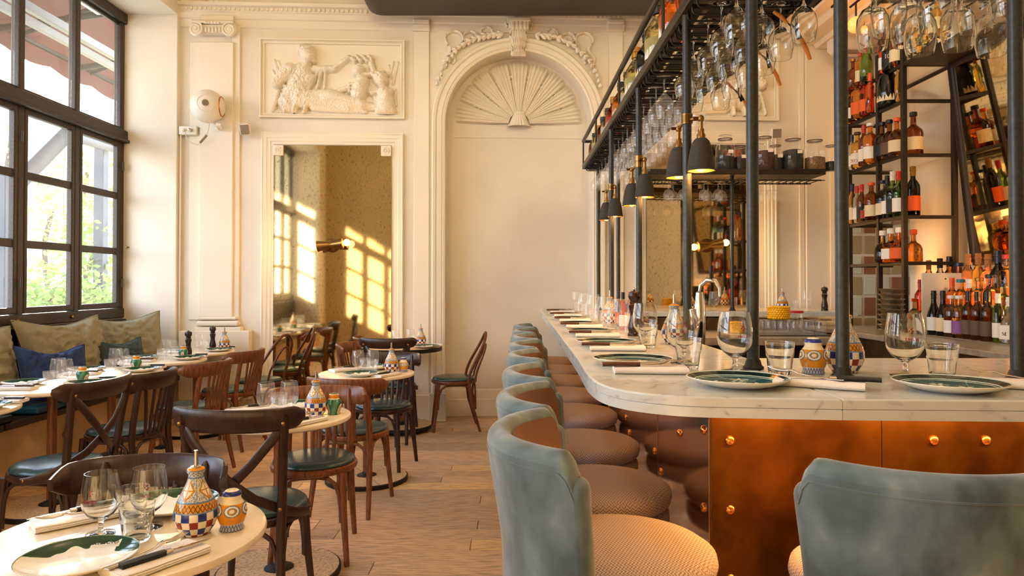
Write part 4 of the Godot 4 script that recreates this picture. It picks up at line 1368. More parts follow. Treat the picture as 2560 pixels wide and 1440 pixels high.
# ---------------------------------------------------------------- tables
func make_table(called: String, r: float, top: Material) -> Node3D:
	var t := proto(called, "table")
	obj("tabletop", MB.new().lathe([Vector2(0, 0.71), Vector2(r - 0.012, 0.71), Vector2(r - 0.002, 0.716), Vector2(r, 0.725), Vector2(r - 0.003, 0.732), Vector2(r - 0.01, 0.735), Vector2(0, 0.735)], 72), top, t)
	obj("column", MB.new().tube([Vector3(0, 0.04, 0), Vector3(0, 0.71, 0)], 0.026, 20), m.post, t)
	var bp := obj("base_plate", MB.new().lathe([Vector2(0, 0.0), Vector2(0.278, 0.0), Vector2(0.28, 0.004), Vector2(0.28, 0.026), Vector2(0.275, 0.03), Vector2(0.27, 0.03)], 56), m.darkmetal, t)
	for k in 6:
		var a := TAU * k / 6.0
		var poly := PackedVector2Array([Vector2.ZERO])
		for j in 9:
			var b := a + 0.008 + (TAU / 6.0 - 0.016) * j / 8.0
			poly.append(Vector2(cos(b), sin(b)) * 0.272)
		obj("base_board", MB.new().prism(poly, 0.01, 0.0315 + 0.0006 * (k % 3), 0.002, Transform3D(Basis(Vector3(1, 0, 0), Vector3(0, 0, -1), Vector3(0, 1, 0)), Vector3.ZERO)), m.endgrain, bp)
	obj("flange", MB.new().lathe([Vector2(0.066, 0.03), Vector2(0.066, 0.036), Vector2(0.05, 0.044), Vector2(0.03, 0.047), Vector2(0.026, 0.06)], 28), m.darkmetal, t)
	obj("top_plate", MB.new().lathe([Vector2(0, 0.69), Vector2(0.1, 0.7), Vector2(0.1, 0.71)], 20), m.darkmetal, t)
	return t
const TABLES := [
	["near", -0.94, 1.727, "the round table nearest the camera"], ["second", -1.07, 3.26, "the second round table from the camera"], ["third", -0.983, 4.82, "the third round table, mid-room"]]
const BENCH := [[-2.77, 3.42, "the left-edge bench table"], [-2.74, 4.2, "the bench table beside the navy cushion"], [-2.76, 4.86, "the bench table beside the teal cushion"], [-2.78, 5.62, "the bench table nearest the white reveal"], [-2.82, 6.3, "the last bench table"]]
func build_tables() -> void:
	var t := make_table("round_table", 0.325, m.table)
	for q in TABLES:
		var lab: String = q[3]
		dup(t, Vector3(q[1], 0, -q[2]), 0, "cream round cafe table, " + lab.trim_prefix("the "), "round cafe tables")
	for q in BENCH:
		var lab: String = q[2]
		dup(t, Vector3(q[0], 0, -q[1]), 0, "cream round cafe table, " + lab.trim_prefix("the "), "round cafe tables")
	var d := make_table("dark_edged_table", 0.36, m.endgrain)
	dup(d, Vector3(-0.99, 0.03, -6.42), 0, "round wooden table with dark metal edge, at the back wall beside the niche")
	obj("edge_band", MB.new().lathe([Vector2(0.361, 0.7), Vector2(0.366, 0.702), Vector2(0.366, 0.733), Vector2(0.361, 0.736)], 72), m.darkmetal, d)

# ---------------------------------------------------------------- banquette and cushions
func pillow(w: float, h: float, th: float, cloth: Material, t: Node3D, seed_: int, dent := 0.0) -> void:
	var f := FastNoiseLite.new()
	f.seed = seed_
	f.frequency = 3.2
	var b := MB.new()
	var shape := func(u: float, v: float, s: float) -> Vector3:
		var x := u * 2 - 1
		var y := v * 2 - 1
		var px := w / 2 * x * (1.0 - 0.09 * (1.0 - y * y) * absf(x))
		var py := h / 2 * y * (1.0 - 0.09 * (1.0 - x * x) * absf(y))
		if y > 0:
			py -= dent * h * (1.0 - x * x) * (1.0 - x * x) * y
		var z := pow(maxf(0.0, cos(x * PI / 2) * cos(y * PI / 2)), 0.42) * th / 2
		z += z * 0.5 * f.get_noise_3d(x * 1.2, y * 1.2, s) + 0.012 * f.get_noise_2d(x * 4.0 + y * 2.0, y * 3.0 - x * 3.0 + s * 7.0) * minf(1.0, z * 30.0)
		return Vector3(px, py, z * s)
	b.grid(30, 26, func(u, v): return shape.call(u, v, 1.0))
	b.grid(30, 26, func(u, v): return shape.call(u, v, -1.0), true)
	obj("cover", b, cloth, t)
	var e := []
	for k in 81:
		var q := k / 20.0
		var u: float = [q, 1.0, 3.0 - q, 0.0, 0.0][mini(int(q), 4)]
		var v: float = [0.0, q - 1.0, 1.0, 4.0 - q, 0.0][mini(int(q), 4)]
		e.append(shape.call(u, v, 1.0))
	obj("piping", MB.new().tube(e, 0.005, 6), cloth, t)
func build_bench() -> void:
	var t := thing("banquette", "built-in bench under the window with cream front panel and dark metal lip", "bench")
	obj("front_panel", MB.new().box(Vector3(-3.2, 0.22, -3.2), Vector3(0.04, 0.44, 6.9), 0.003), m.bench_panel, t)
	obj("seat_board", MB.new().box(Vector3(-3.41, 0.455, -3.2), Vector3(0.54, 0.03, 6.9), 0.004), m.darkmetal, t)
	var lip := MB.new().box(Vector3.ZERO, Vector3(0.035, 0.042, 2.28), 0.004).mesh()
	for z in [-0.9, -3.19, -5.48]:
		obj("lip", lip, m.frame, t).position = Vector3(-3.135, 0.452, z)
	obj("backrest", MB.new().box(Vector3(-3.66, 0.74, -3.2), Vector3(0.05, 0.54, 6.9), 0.01), m.leather_black, t)
	var pads := [[-0.6, 2.2, m.leather_black, "black leather bench pad in front, out of the left frame edge"], [2.25, 4.43, m.leather_black, "black leather bench pad under the left-edge table"], [4.64, 6.6, m.leather_sky_tint, "teal leather bench pad running along to the white reveal"]]
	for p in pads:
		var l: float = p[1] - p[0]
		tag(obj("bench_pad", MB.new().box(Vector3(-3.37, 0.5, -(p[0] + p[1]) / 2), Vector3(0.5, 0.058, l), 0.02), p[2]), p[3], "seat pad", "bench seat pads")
	for s in [[Vector3(-3.178, 0.285, -5.94), "white power socket on the bench front near the wall"], [Vector3(-3.178, 0.27, -5.0), "white power socket on the bench front behind the cross-back chair"]]:
		var o := thing("power_socket", s[1], "socket", s[0])
		obj("face", MB.new().box(Vector3.ZERO, Vector3(0.008, 0.085, 0.085), 0.003), m.bench_panel, o)
		obj("insert", MB.new().lathe([Vector2(0, 0.002), Vector2(0.02, 0.003), Vector2(0.024, 0.006), Vector2(0.026, 0.0)], 20, Transform3D(Basis(Vector3(0, 0, 1), -PI / 2), Vector3(0.003, 0, 0))), m.grey_plastic, o)
	var cs := [
		["cushion", Vector3(-3.51, 0.8, -4.5), 84.0, -16.0, 0.86, 0.56, 0.25, m.linen, "big olive linen cushion cut by the left frame edge", 0.05],
		["cushion", Vector3(-3.48, 0.8, -5.5), 80.0, -17.0, 0.84, 0.58, 0.26, m.linen, "big olive linen cushion in the middle under the window", 0.08],
		["cushion", Vector3(-3.42, 0.8, -6.25), 48.0, -15.0, 0.66, 0.56, 0.24, m.linen_grey, "big olive linen cushion in the corner against the white reveal", 0.08],
		["cushion", Vector3(-3.2, 0.715, -4.93), 62.0, -24.0, 0.48, 0.42, 0.17, m.navy, "navy blue cushion leaning on the olive cushions", 0.12],
		["cushion", Vector3(-3.24, 0.705, -5.86), 62.0, -22.0, 0.42, 0.38, 0.15, m.teal_cloth, "small dark teal piped cushion on the bench", 0.1]]
	for k in cs.size():
		var c = cs[k]
		var o := thing(c[0], c[8], "cushion", c[1], 0, "bench cushions")
		o.rotation = Vector3(deg_to_rad(c[3]), deg_to_rad(c[2]), 0.06 * (k % 3 - 1))
		pillow(c[4], c[5], c[6], c[7], o, 80 + k, c[9])

# ---------------------------------------------------------------- bar stools
func make_stool() -> Node3D:
	var t := proto("bar_stool", "stool")
	obj("seat", MB.new().lathe([Vector2(0, 0.636), Vector2(0.222, 0.636), Vector2(0.234, 0.645), Vector2(0.24, 0.665), Vector2(0.236, 0.684), Vector2(0.215, 0.698), Vector2(0.15, 0.707), Vector2(0, 0.71)], 56, Transform3D.IDENTITY, 60), m.pink, t)
	obj("seat_base", MB.new().lathe([Vector2(0, 0.56), Vector2(0.212, 0.56), Vector2(0.226, 0.568), Vector2(0.232, 0.59), Vector2(0.23, 0.615), Vector2(0.218, 0.634), Vector2(0, 0.636)], 56, Transform3D.IDENTITY, 60), m.pink, t)
	# upholstered shell round the back: inner face, outer face, rounded rim
	var arc := deg_to_rad(62.0)
	var ri := func(y: float) -> float: return 0.232 + 0.04 * smoothstep(0.66, 1.0, y)
	var th := 0.062
	var y0 := 0.5
	var y1 := 0.992
	var at := func(a: float, r: float, y: float) -> Vector3: return Vector3(sin(a) * r * 1.03, y, -cos(a) * r)
	var end := func(u: float) -> float:
		var e := (absf(u * 2.0 - 1.0) - 0.9) / 0.1
		return 0.055 * maxf(0.0, e) * maxf(0.0, e)
	var outer := MB.new()
	outer.grid(48, 16, func(u, v):
		var a: float = (u * 2 - 1) * arc
		var y: float = lerpf(y0, y1 - 0.03, v) - end.call(u) * v
		return at.call(a, ri.call(y) + th, y), true)
	outer.grid(48, 8, func(u, v):
		var a: float = (u * 2 - 1) * arc
		var q: float = v * PI
		var y: float = y1 - 0.03 - end.call(u)
		return at.call(a, ri.call(y) + th / 2 + cos(q) * th / 2, y + sin(q) * 0.03), true)
	for s in [0.0, 1.0]:
		outer.grid(10, 20, func(u, v):
			var a: float = (s * 2 - 1) * arc
			var y: float = lerpf(y0, y1 - 0.03 - end.call(s), minf(1.0, v / 0.7))
			var e: float = maxf(0.0, (v - 0.7) / 0.3) * PI / 2
			var q: float = u * PI
			var p: Vector3 = at.call(a, ri.call(y) + th / 2 - cos(q) * cos(e) * th / 2, y)
			var tn = Vector3(cos(a), 0, sin(a)) * (s * 2 - 1)
			return p + tn * sin(q) * cos(e) * 0.026 + Vector3.UP * sin(e) * 0.03, s < 0.5)
	obj("backrest", outer, m.velvet, t)
	var inner := MB.new()
	inner.grid(48, 16, func(u, v):
		var a: float = (u * 2 - 1) * arc
		var y: float = lerpf(y0, y1 - 0.022 - end.call(u), v)
		return at.call(a, ri.call(y) - 0.003, y))
	obj("back_lining", inner, m.velvet_tan, t)
	var seam := []
	for k in 49:
		var u := k / 48.0
		var y: float = y1 - 0.045 - end.call(u)
		seam.append(at.call((u * 2 - 1) * arc, ri.call(y) + th + 0.0005, y))
	obj("seam", MB.new().tube(seam, 0.0022, 5), m.velvet, t)
	obj("under_plate", MB.new().lathe([Vector2(0, 0.535), Vector2(0.1, 0.535), Vector2(0.1, 0.56)], 20), m.chrome, t)
	for k in 4:
		var a := PI / 4 + k * PI / 2
		var d := Vector3(cos(a), 0, sin(a))
		obj("leg", MB.new().tube([d * 0.1 + Vector3(0, 0.55, 0), d * 0.2 + Vector3(0, 0.25, 0), d * 0.24], 0.011, 10), m.chrome, t)
	var ring := []
	for k in 33:
		ring.append(Vector3(cos(TAU * k / 32) * 0.208, 0.22, sin(TAU * k / 32) * 0.208))
	obj("foot_ring", MB.new().tube(ring, 0.009, 8), m.chrome, t)
	return t
func build_stools() -> void:
	var s := make_stool()
	var lab := ["nearest of the row along the bar's left side", "second of the row along the bar's left side", "third along the bar's left side, its back beside the second", "fourth along the bar's left side, counted from the camera", "fifth along the bar's left side, counted from the camera", "sixth along the bar's left side, mostly hidden", "seventh along the bar's left side, only its top showing", "last of the row along the bar's left side, at the back"]
	var zs := [1.77, 2.31, 2.93, 3.6, 4.2, 4.8, 5.4, 6.0]
	for k in 8:
		dup(s, Vector3(0.275 + 0.012 * k, 0, -zs[k]), deg_to_rad(90.0 + [2, -3, 3, 0, -4, 4, -2, 3][k]), "blue-grey velvet bar stool, " + lab[k], "velvet bar stools")
	dup(s, Vector3(0.893, 0, -1.61), PI, "blue-grey velvet bar stool with its back to the camera at the copper front", "velvet bar stools")
# ---------------------------------------------------------------- the bar
const ORD := ["first", "second", "third", "fourth", "fifth", "sixth", "seventh", "eighth", "ninth", "tenth", "eleventh", "twelfth", "thirteenth", "fourteenth", "fifteenth", "sixteenth", "seventeenth", "eighteenth", "nineteenth", "twentieth", "twenty-first", "twenty-second"]
const FLAT := Transform3D(Basis(Vector3(1, 0, 0), Vector3(0, 0, -1), Vector3(0, 1, 0)), Vector3.ZERO)
func poly(a: Array) -> PackedVector2Array:
	var o := PackedVector2Array()
	for q in a:
		o.append(Vector2(q[0], q[1]))
	return o
func smooth_poly(a: Array, from: int, to: int) -> PackedVector2Array:
	var o := PackedVector2Array()
	for k in a.size():
		var p := Vector2(a[k][0], a[k][1])
		if k >= from and k < to:
			var p0 := Vector2(a[k - 1][0], a[k - 1][1])
			var p2 := Vector2(a[k + 1][0], a[k + 1][1])
			var p3 := Vector2(a[k + 2][0], a[k + 2][1])
			for j in 4:
				o.append(p.cubic_interpolate(p2, p0, p3, j / 4.0))
		else:
			o.append(p)
	return o
func build_bar() -> void:
	var t := thing("bar_counter", "long U-shaped bar top of white grey-veined marble with rounded corner", "bar counter")
	var left := smooth_poly([[0.713, 1.506], [0.436, 1.535], [0.33, 1.575], [0.262, 1.64], [0.225, 1.73], [0.212, 1.86], [0.213, 2.0], [0.222, 2.3], [0.285, 6.72], [0.79, 6.72], [0.79, 2.33], [0.713, 2.33]], 1, 6)
	var right := poly([[0.7145, 1.506], [1.1, 1.488], [2.7, 1.47], [2.7, 2.33], [0.7145, 2.33]])
	var far := poly([[0.792, 6.14], [3.05, 6.14], [3.05, 6.95], [0.792, 6.86]])
	for p in [left, right, far]:
		obj("marble_slab", MB.new().prism(p, 1.0785, 1.1, 0.005, FLAT), m.marble, t)
		obj("marble_underslab", MB.new().prism(p, 1.055, 1.0778, 0.002, FLAT), m.marble, t)
	# copper front with studs
	var f := thing("copper_bar", "bar base clad in riveted copper sheets, glowing orange under the counter", "bar")
	obj("core", MB.new().box(Vector3(0.68, 0.5, -4.3), Vector3(0.2, 1.0, 4.66)).box(Vector3(1.65, 0.5, -2.06), Vector3(2.1, 1.0, 0.18)).box(Vector3(1.75, 0.5, -6.3), Vector3(2.0, 1.0, 0.24)).box(Vector3(0.7, 1.045, -4.3), Vector3(0.14, 0.02, 4.66)), m.black, f)
	var stud := MB.new().lathe([Vector2(0.013, 0.0), Vector2(0.0135, 0.002), Vector2(0.012, 0.005), Vector2(0.007, 0.0085), Vector2(0, 0.0095)], 16).mesh()
	var xs := [0.556, 1.034, 1.52, 2.0, 2.5]
	for k in 4:
		var w: float = xs[k + 1] - xs[k] - 0.002
		var xc: float = (xs[k] + xs[k + 1]) / 2
		var p := obj("copper_sheet", MB.new().box(Vector3(0, 0, 0), Vector3(w, 0.98, 0.006), 0.001), m.copper, f)
		p.position = Vector3(xc, 0.56, -1.955 - 0.0015 * (k % 2))
		var at := [[xs[k] + 0.055, 0.912], [xs[k] + 0.055, 0.72], [xs[k] + 0.055, 0.53], [xs[k] + 0.055, 0.3], [xs[k] + 0.055, 0.1]] if k == 0 else [[xs[k] + 0.145, 0.912], [xs[k] + 0.29, 0.912], [xs[k] + 0.145, 0.3], [xs[k] + 0.29, 0.3]]
		for q in at:
			var o := obj("stud", stud, m.rivet, p)
			o.position = Vector3(q[0] - xc, q[1] - 0.56, 0.003)
			o.rotation.x = PI / 2
	var zs := [1.952, 2.62, 3.29, 3.96, 4.63, 5.3, 5.97, 6.66]
	for k in 7:
		var l: float = zs[k + 1] - zs[k] - 0.002
		var p := obj("copper_sheet", MB.new().box(Vector3.ZERO, Vector3(0.006, 0.98, l), 0.001), m.copper_bright, f)
		p.position = Vector3(0.5555 - 0.0015 * (k % 2), 0.56, -(zs[k] + zs[k + 1]) / 2)
		for q in [[-l / 2 + 0.05, 0.37], [-l / 2 + 0.05, 0.15], [l / 2 - 0.05, 0.32], [l / 2 - 0.05, 0.1], [0.0, 0.3], [-l / 2 + 0.05, -0.2], [l / 2 - 0.05, -0.2]]:
			var o := obj("stud", stud, m.rivet, p)
			o.position = Vector3(-0.003, q[1], -q[0])
			o.rotation.z = PI / 2
	obj("copper_corner", MB.new().box(Vector3(0.5585, 0.56, -1.9535), Vector3(0.007, 0.98, 0.007), 0.002), m.bronze, f)
	# light strips under the counter
	for q in [[Vector3(1.55, 1.05, -1.86), Vector3(1.9, 0.008, 0.012), 44.0, "warm light strip under the front edge of the bar"], [Vector3(0.47, 1.05, -4.4), Vector3(0.012, 0.008, 4.4), 3.0, "warm light strip under the left side of the bar"]]:
		var s := thing("light_strip", q[3], "light strip", q[0])
		obj("led_strip", MB.new().box(Vector3.ZERO, q[1]), m.led, s)
		var n := 4 if q[1].x > 1 else 6
		for k in n:
			var off := Vector3(q[1].x * ((k + 0.5) / n - 0.5), -0.012, q[1].z * ((k + 0.5) / n - 0.5))
			var a := AreaLight3D.new()
			a.name = "light"
			a.area_size = Vector2(maxf(q[1].x / n, 0.012), maxf(q[1].z / n, 0.012))
			a.area_normalize_energy = true
			a.light_color = Color(1.0, 0.7, 0.36)
			a.light_energy = q[2] / n * 0.1
			a.shadow_enabled = true
			a.position = off
			a.rotation.x = -PI / 2
			s.add_child(a, true)
	# columns carrying the rack
	var cm := MB.new().tube([Vector3(0, 1.1, 0), Vector3(0, 2.43, 0)], 0.0172, 20).mesh()
	var fm := MB.new().lathe([Vector2(0, 1.1), Vector2(0.029, 1.1), Vector2(0.03, 1.106), Vector2(0.024, 1.112), Vector2(0.021, 1.124), Vector2(0.0175, 1.13)], 24).mesh()
	var cols := [[0.706, 2.035, "at the rounded corner, left of the near three"], [0.872, 1.838, "in front of the checked oil bottle"], [1.29, 1.78, "cut by the right frame edge"], [0.705, 2.78, "carrying the two big near lamps"], [0.705, 3.82, "carrying the middle pair of lamps"], [0.705, 4.86, "carrying the far pair of lamps"], [0.815, 6.45, "farthest left, against the back wall"], [0.96, 6.2, "at the far corner, right of the far lamps"], [2.0, 6.3, "on the far counter in front of the right mirror"]]
	for c in cols:
		var o := thing("steel_column", "round grey steel bar column " + c[2], "column", Vector3(c[0], 0, -c[1]), 0, "steel columns on the bar")
		var hi: float = 2.43 if c[0] < 1.5 else 2.31
		obj("shaft", cm if hi > 2.5 else MB.new().tube([Vector3(0, 1.1, 0), Vector3(0, hi, 0)], 0.0172, 20).mesh(), m.column, o)
		obj("flange", fm, m.darkmetal, o)
	build_rack()
	build_lamps()
	build_backbar()
func build_rack() -> void:
	var t := thing("glass_rack", "long dark steel overhead rack with railing above the bar's left side", "rack")
	var mk := func(called: String, c: Vector3, s: Vector3) -> void:
		obj(called, MB.new().box(c, s, 0.003), m.rack, t)
	for x in [0.69, 1.11]:
		mk.call("bottom_rail", Vector3(x, 2.44, -4.32), Vector3(0.022, 0.045, 4.5))
	mk.call("bottom_rail", Vector3(0.9, 2.44, -6.57), Vector3(0.4, 0.045, 0.022))
	obj("hand_rail", MB.new().tube([Vector3(0.69, 2.68, -2.1), Vector3(0.69, 2.68, -6.57)], 0.016, 12), m.rack, t)
	obj("hand_rail", MB.new().tube([Vector3(0.69, 2.68, -6.57), Vector3(1.11, 2.68, -6.57)], 0.014, 12), m.rack, t)
	for z in [2.4, 3.14, 4.41, 5.6, 6.57]:
		mk.call("upright", Vector3(0.69, 2.57, -z), Vector3(0.014, 0.22, 0.018))
	for k in 4:
		mk.call("deck_board", Vector3(0.745 + k * 0.105, 2.462, -4.32), Vector3(0.085, 0.012, 4.46))
	for k in 20:
		mk.call("cross_bar", Vector3(0.9, 2.435, -2.3 - k * 0.22), Vector3(0.4, 0.02, 0.016))
	var wire := MB.new()
	var pts := [Vector3(0.705, 2.44, 0), Vector3(0.705, 2.405, 0), Vector3(0.71, 2.392, 0), Vector3(0.723, 2.387, 0), Vector3(1.075, 2.387, 0), Vector3(1.09, 2.392, 0), Vector3(1.095, 2.405, 0), Vector3(1.095, 2.44, 0)]
	wire.tube(pts, 0.0045, 7)
	var wm := wire.mesh()
	for k in 62:
		obj("hanger_wire", wm, m.darkmetal, t).position = Vector3(0, 0, -2.2 - k * 0.07)
	# front arm and far arm of the rack
	var f := thing("front_glass_rack", "dark steel glass rack over the bar front, above the frame", "rack")
	for z in [2.0, 2.62]:
		obj("rail", MB.new().box(Vector3(1.9, 2.44, -z), Vector3(1.6, 0.045, 0.022), 0.003), m.rack, f)
	for k in 22:
		obj("hanger_wire", MB.new().tube([Vector3(1.14 + k * 0.07, 2.387, -2.0), Vector3(1.14 + k * 0.07, 2.387, -2.62)], 0.0045, 7), m.darkmetal, f)
	for x in [1.12, 2.69]:
		obj("end_rail", MB.new().box(Vector3(x, 2.42, -2.31), Vector3(0.022, 0.08, 0.62), 0.003), m.rack, f)
	var s := thing("jar_shelf", "dark steel shelf with glass jars across the far end of the bar", "shelf")
	obj("board", MB.new().box(Vector3(1.95, 2.335, -6.35), Vector3(1.7, 0.05, 0.32), 0.004), m.shelfmetal, s)
	for z in [6.24, 6.46]:
		obj("hanger_rail", MB.new().tube([Vector3(1.12, 2.265, -z), Vector3(2.78, 2.265, -z)], 0.007, 8), m.darkmetal, s)
	for k in 26:
		var x := 1.15 + k * 0.064
		obj("hanger_wire", MB.new().tube([Vector3(x, 2.31, -6.48), Vector3(x, 2.262, -6.47), Vector3(x, 2.262, -6.24), Vector3(x + 0.03, 2.255, -6.17)], 0.004, 6), m.darkmetal, s)
	# hanging stemware: one red wine glass, upside down, foot in the wires
	var g := proto("hanging_glass", "wine glass")
	obj("bowl", MB.new().lathe([Vector2(0.031, 0.0), Vector2(0.037, -0.0), Vector2(0.0435, 0.035), Vector2(0.0445, 0.06), Vector2(0.039, 0.085), Vector2(0.026, 0.104), Vector2(0.01, 0.117), Vector2(0.0042, 0.13), Vector2(0.0036, 0.15), Vector2(0.0042, 0.193), Vector2(0.009, 0.199), Vector2(0.034, 0.2035), Vector2(0.034, 0.205), Vector2(0.0, 0.2045)].slice(1), 28, Transform3D.IDENTITY, 80), m.rack_glass, g)
	obj("rim", MB.new().tube(circle(0.0372, 0.0, 28), 0.0007, 5), m.glass, g)
	var gt := thing("hanging_glass", "wine glass", "wine glass")
	gt.set_meta("kindname", "hanging_glass")
	obj("bowl", MB.new().lathe([Vector2(0, 0.116), Vector2(0.01, 0.1145), Vector2(0.025, 0.1025), Vector2(0.0378, 0.0845), Vector2(0.0433, 0.06), Vector2(0.0423, 0.035), Vector2(0.0358, 0.0004), Vector2(0.0372, 0.0), Vector2(0.0435, 0.035), Vector2(0.0445, 0.06), Vector2(0.039, 0.085), Vector2(0.026, 0.104), Vector2(0.01, 0.118), Vector2(0.0044, 0.13), Vector2(0.0038, 0.15), Vector2(0.0044, 0.193), Vector2(0.009, 0.199), Vector2(0.034, 0.203), Vector2(0.034, 0.205), Vector2(0.0, 0.206)], 40, Transform3D.IDENTITY, 80), m.thick_glass, gt)
	rng.seed = 33
	var n := 0
	var cnt := [0, 0, 0]
	for i in 22:
		for j in 3:
			var z := 2.42 + i * 0.19 + 0.06 * (j % 2) + rng.randf_range(-0.012, 0.012)
			if rng.randf() < 0.1 and i > 2:
				continue
			cnt[j] += 1
			var row: String = ["outer left row", "middle row", "inner right row"][j]
			dup(gt if i < 6 else g, Vector3(0.79 + j * 0.112 + rng.randf_range(-0.008, 0.008), 2.192, -z), rng.randf() * TAU, "stem glass hanging upside down in the rack's %s, %s from the near end" % [row, ORD[cnt[j] - 1]], "stem glasses hanging from the long rack")
			n += 1
	var big := proto("hanging_tumbler", "wine glass")
	obj("bowl", MB.new().lathe([Vector2(0, 0.122), Vector2(0.012, 0.1205), Vector2(0.0285, 0.111), Vector2(0.0405, 0.0885), Vector2(0.0432, 0.06), Vector2(0.0408, 0.03), Vector2(0.0348, 0.0004), Vector2(0.0362, 0.0), Vector2(0.042, 0.03), Vector2(0.0445, 0.06), Vector2(0.042, 0.09), Vector2(0.03, 0.114), Vector2(0.012, 0.125), Vector2(0.005, 0.135), Vector2(0.005, 0.168), Vector2(0.03, 0.172), Vector2(0.0, 0.174)], 40, Transform3D.IDENTITY, 80), m.thick_glass, big)
	var spots := [[2182, 88], [2222, 84], [2268, 100], [2300, 84], [2338, 64], [2395, 96], [2440, 70], [2478, 52], [2525, 118]]
	for k in spots.size():
		var zz: float = [2.5, 2.35, 2.45, 2.55, 2.3, 2.5, 2.32, 2.56, 2.2][k]
		var q := P(spots[k][0], spots[k][1], zz)
		var bg := dup(big, Vector3(q.x, 2.185, -zz), 0.0, "stubby clear glass hanging at the top right before the bottle shelves, %s from the left" % ORD[k], "stubby glasses hanging at the top right")
		bg.scale = Vector3.ONE * 1.25
	# pruning shears hung on the rack
	for q in [[P(1990, 75, 2.55), "long pruning shears with orange wooden handle hanging under the rack, nearest"], [P(1920, 150, 2.92), "pruning shears with orange wooden handle hanging behind the nearest pair"], [P(1850, 235, 3.3), "small pruning shears hanging farthest under the rack"]]:
		var s2 := thing("pruning_shears", q[1], "shears", q[0], 0, "pruning shears under the rack")
		s2.rotation = Vector3(0, 0.2, 0.42)
		s2.scale = Vector3.ONE * 0.7
		obj("blade", MB.new().strap([Vector3(0.02, 0.06, 0), Vector3(0, 0, 0), Vector3(-0.012, -0.05, 0)], [0.004, 0.022, 0.016], 0.004, [Vector3.RIGHT]), m.darkmetal, s2)
		obj("blade", MB.new().strap([Vector3(-0.035, 0.05, 0.005), Vector3(-0.005, 0, 0.005), Vector3(0.006, -0.05, 0.005)], [0.004, 0.022, 0.014], 0.004, [Vector3.RIGHT]), m.darkmetal, s2)
		obj("handle", MB.new().tube([Vector3(0.006, -0.05, 0.004), Vector3(0.012, -0.11, 0.004), Vector3(0.01, -0.17, 0.004)], [0.009, 0.012, 0.009], 8), m.orange_wood, s2)
		obj("handle", MB.new().tube([Vector3(-0.035, 0.05, 0.004), Vector3(-0.06, 0.1, 0.004), Vector3(-0.085, 0.13, 0.004)], [0.008, 0.011, 0.008], 8), m.orange_wood, s2)
		obj("hook", MB.new().tube([Vector3(0, 0.0, 0.01), Vector3(0.025, 0.06, 0.01), Vector3(0.05, (2.4 - q[0].y) / 0.7, 0.01)], 0.002, 5), m.darkmetal, s2)
	# big bottles and jars standing on the rack behind the railing
	var kinds := [["orange", 0.33, "red", "big orange-red glass demijohn with grid-marked label"], ["pale", 0.34, "white", "big pale glass bottle with grid-marked label"], ["dark", 0.3, "blue", "dark bottle with pale label"], ["pale", 0.32, "blue", "tall pale bottle with gold neck"], ["clear", 0.27, "red", "clear jar with red-edged label"], ["amber", 0.28, "white", "amber bottle with white label"], ["red", 0.27, "blue", "red bottle with blue label"], ["clear", 0.26, "white", "clear bottle with white label"], ["brown", 0.26, "white", "brown bottle with white label"], ["pale", 0.26, "blue", "pale bottle with blue label"], ["brown", 0.25, "white", "small brown bottle with pale label"]]
	var px := [1672, 1635, 1605, 1578, 1556, 1540, 1522, 1508, 1496, 1484, 1475]
	for k in kinds.size():
		var z: float = 0.775 * F / (px[k] - 1275.0 + 8.0) * 0.98
		var kk = kinds[k]
		bottle(6, kk[0], "black" if k % 3 else "gold", "white" if k != 2 else "cream", kk[1], Vector3(0.775, 2.468, -z), kk[3] + " on the rack, %s from the near end" % ORD[k], "bottles on the overhead rack", -0.7)
func circle(r: float, y: float, n: int) -> Array:
	var o := []
	for k in n + 1:
		o.append(Vector3(cos(TAU * k / n) * r, y, sin(TAU * k / n) * r))
	return o
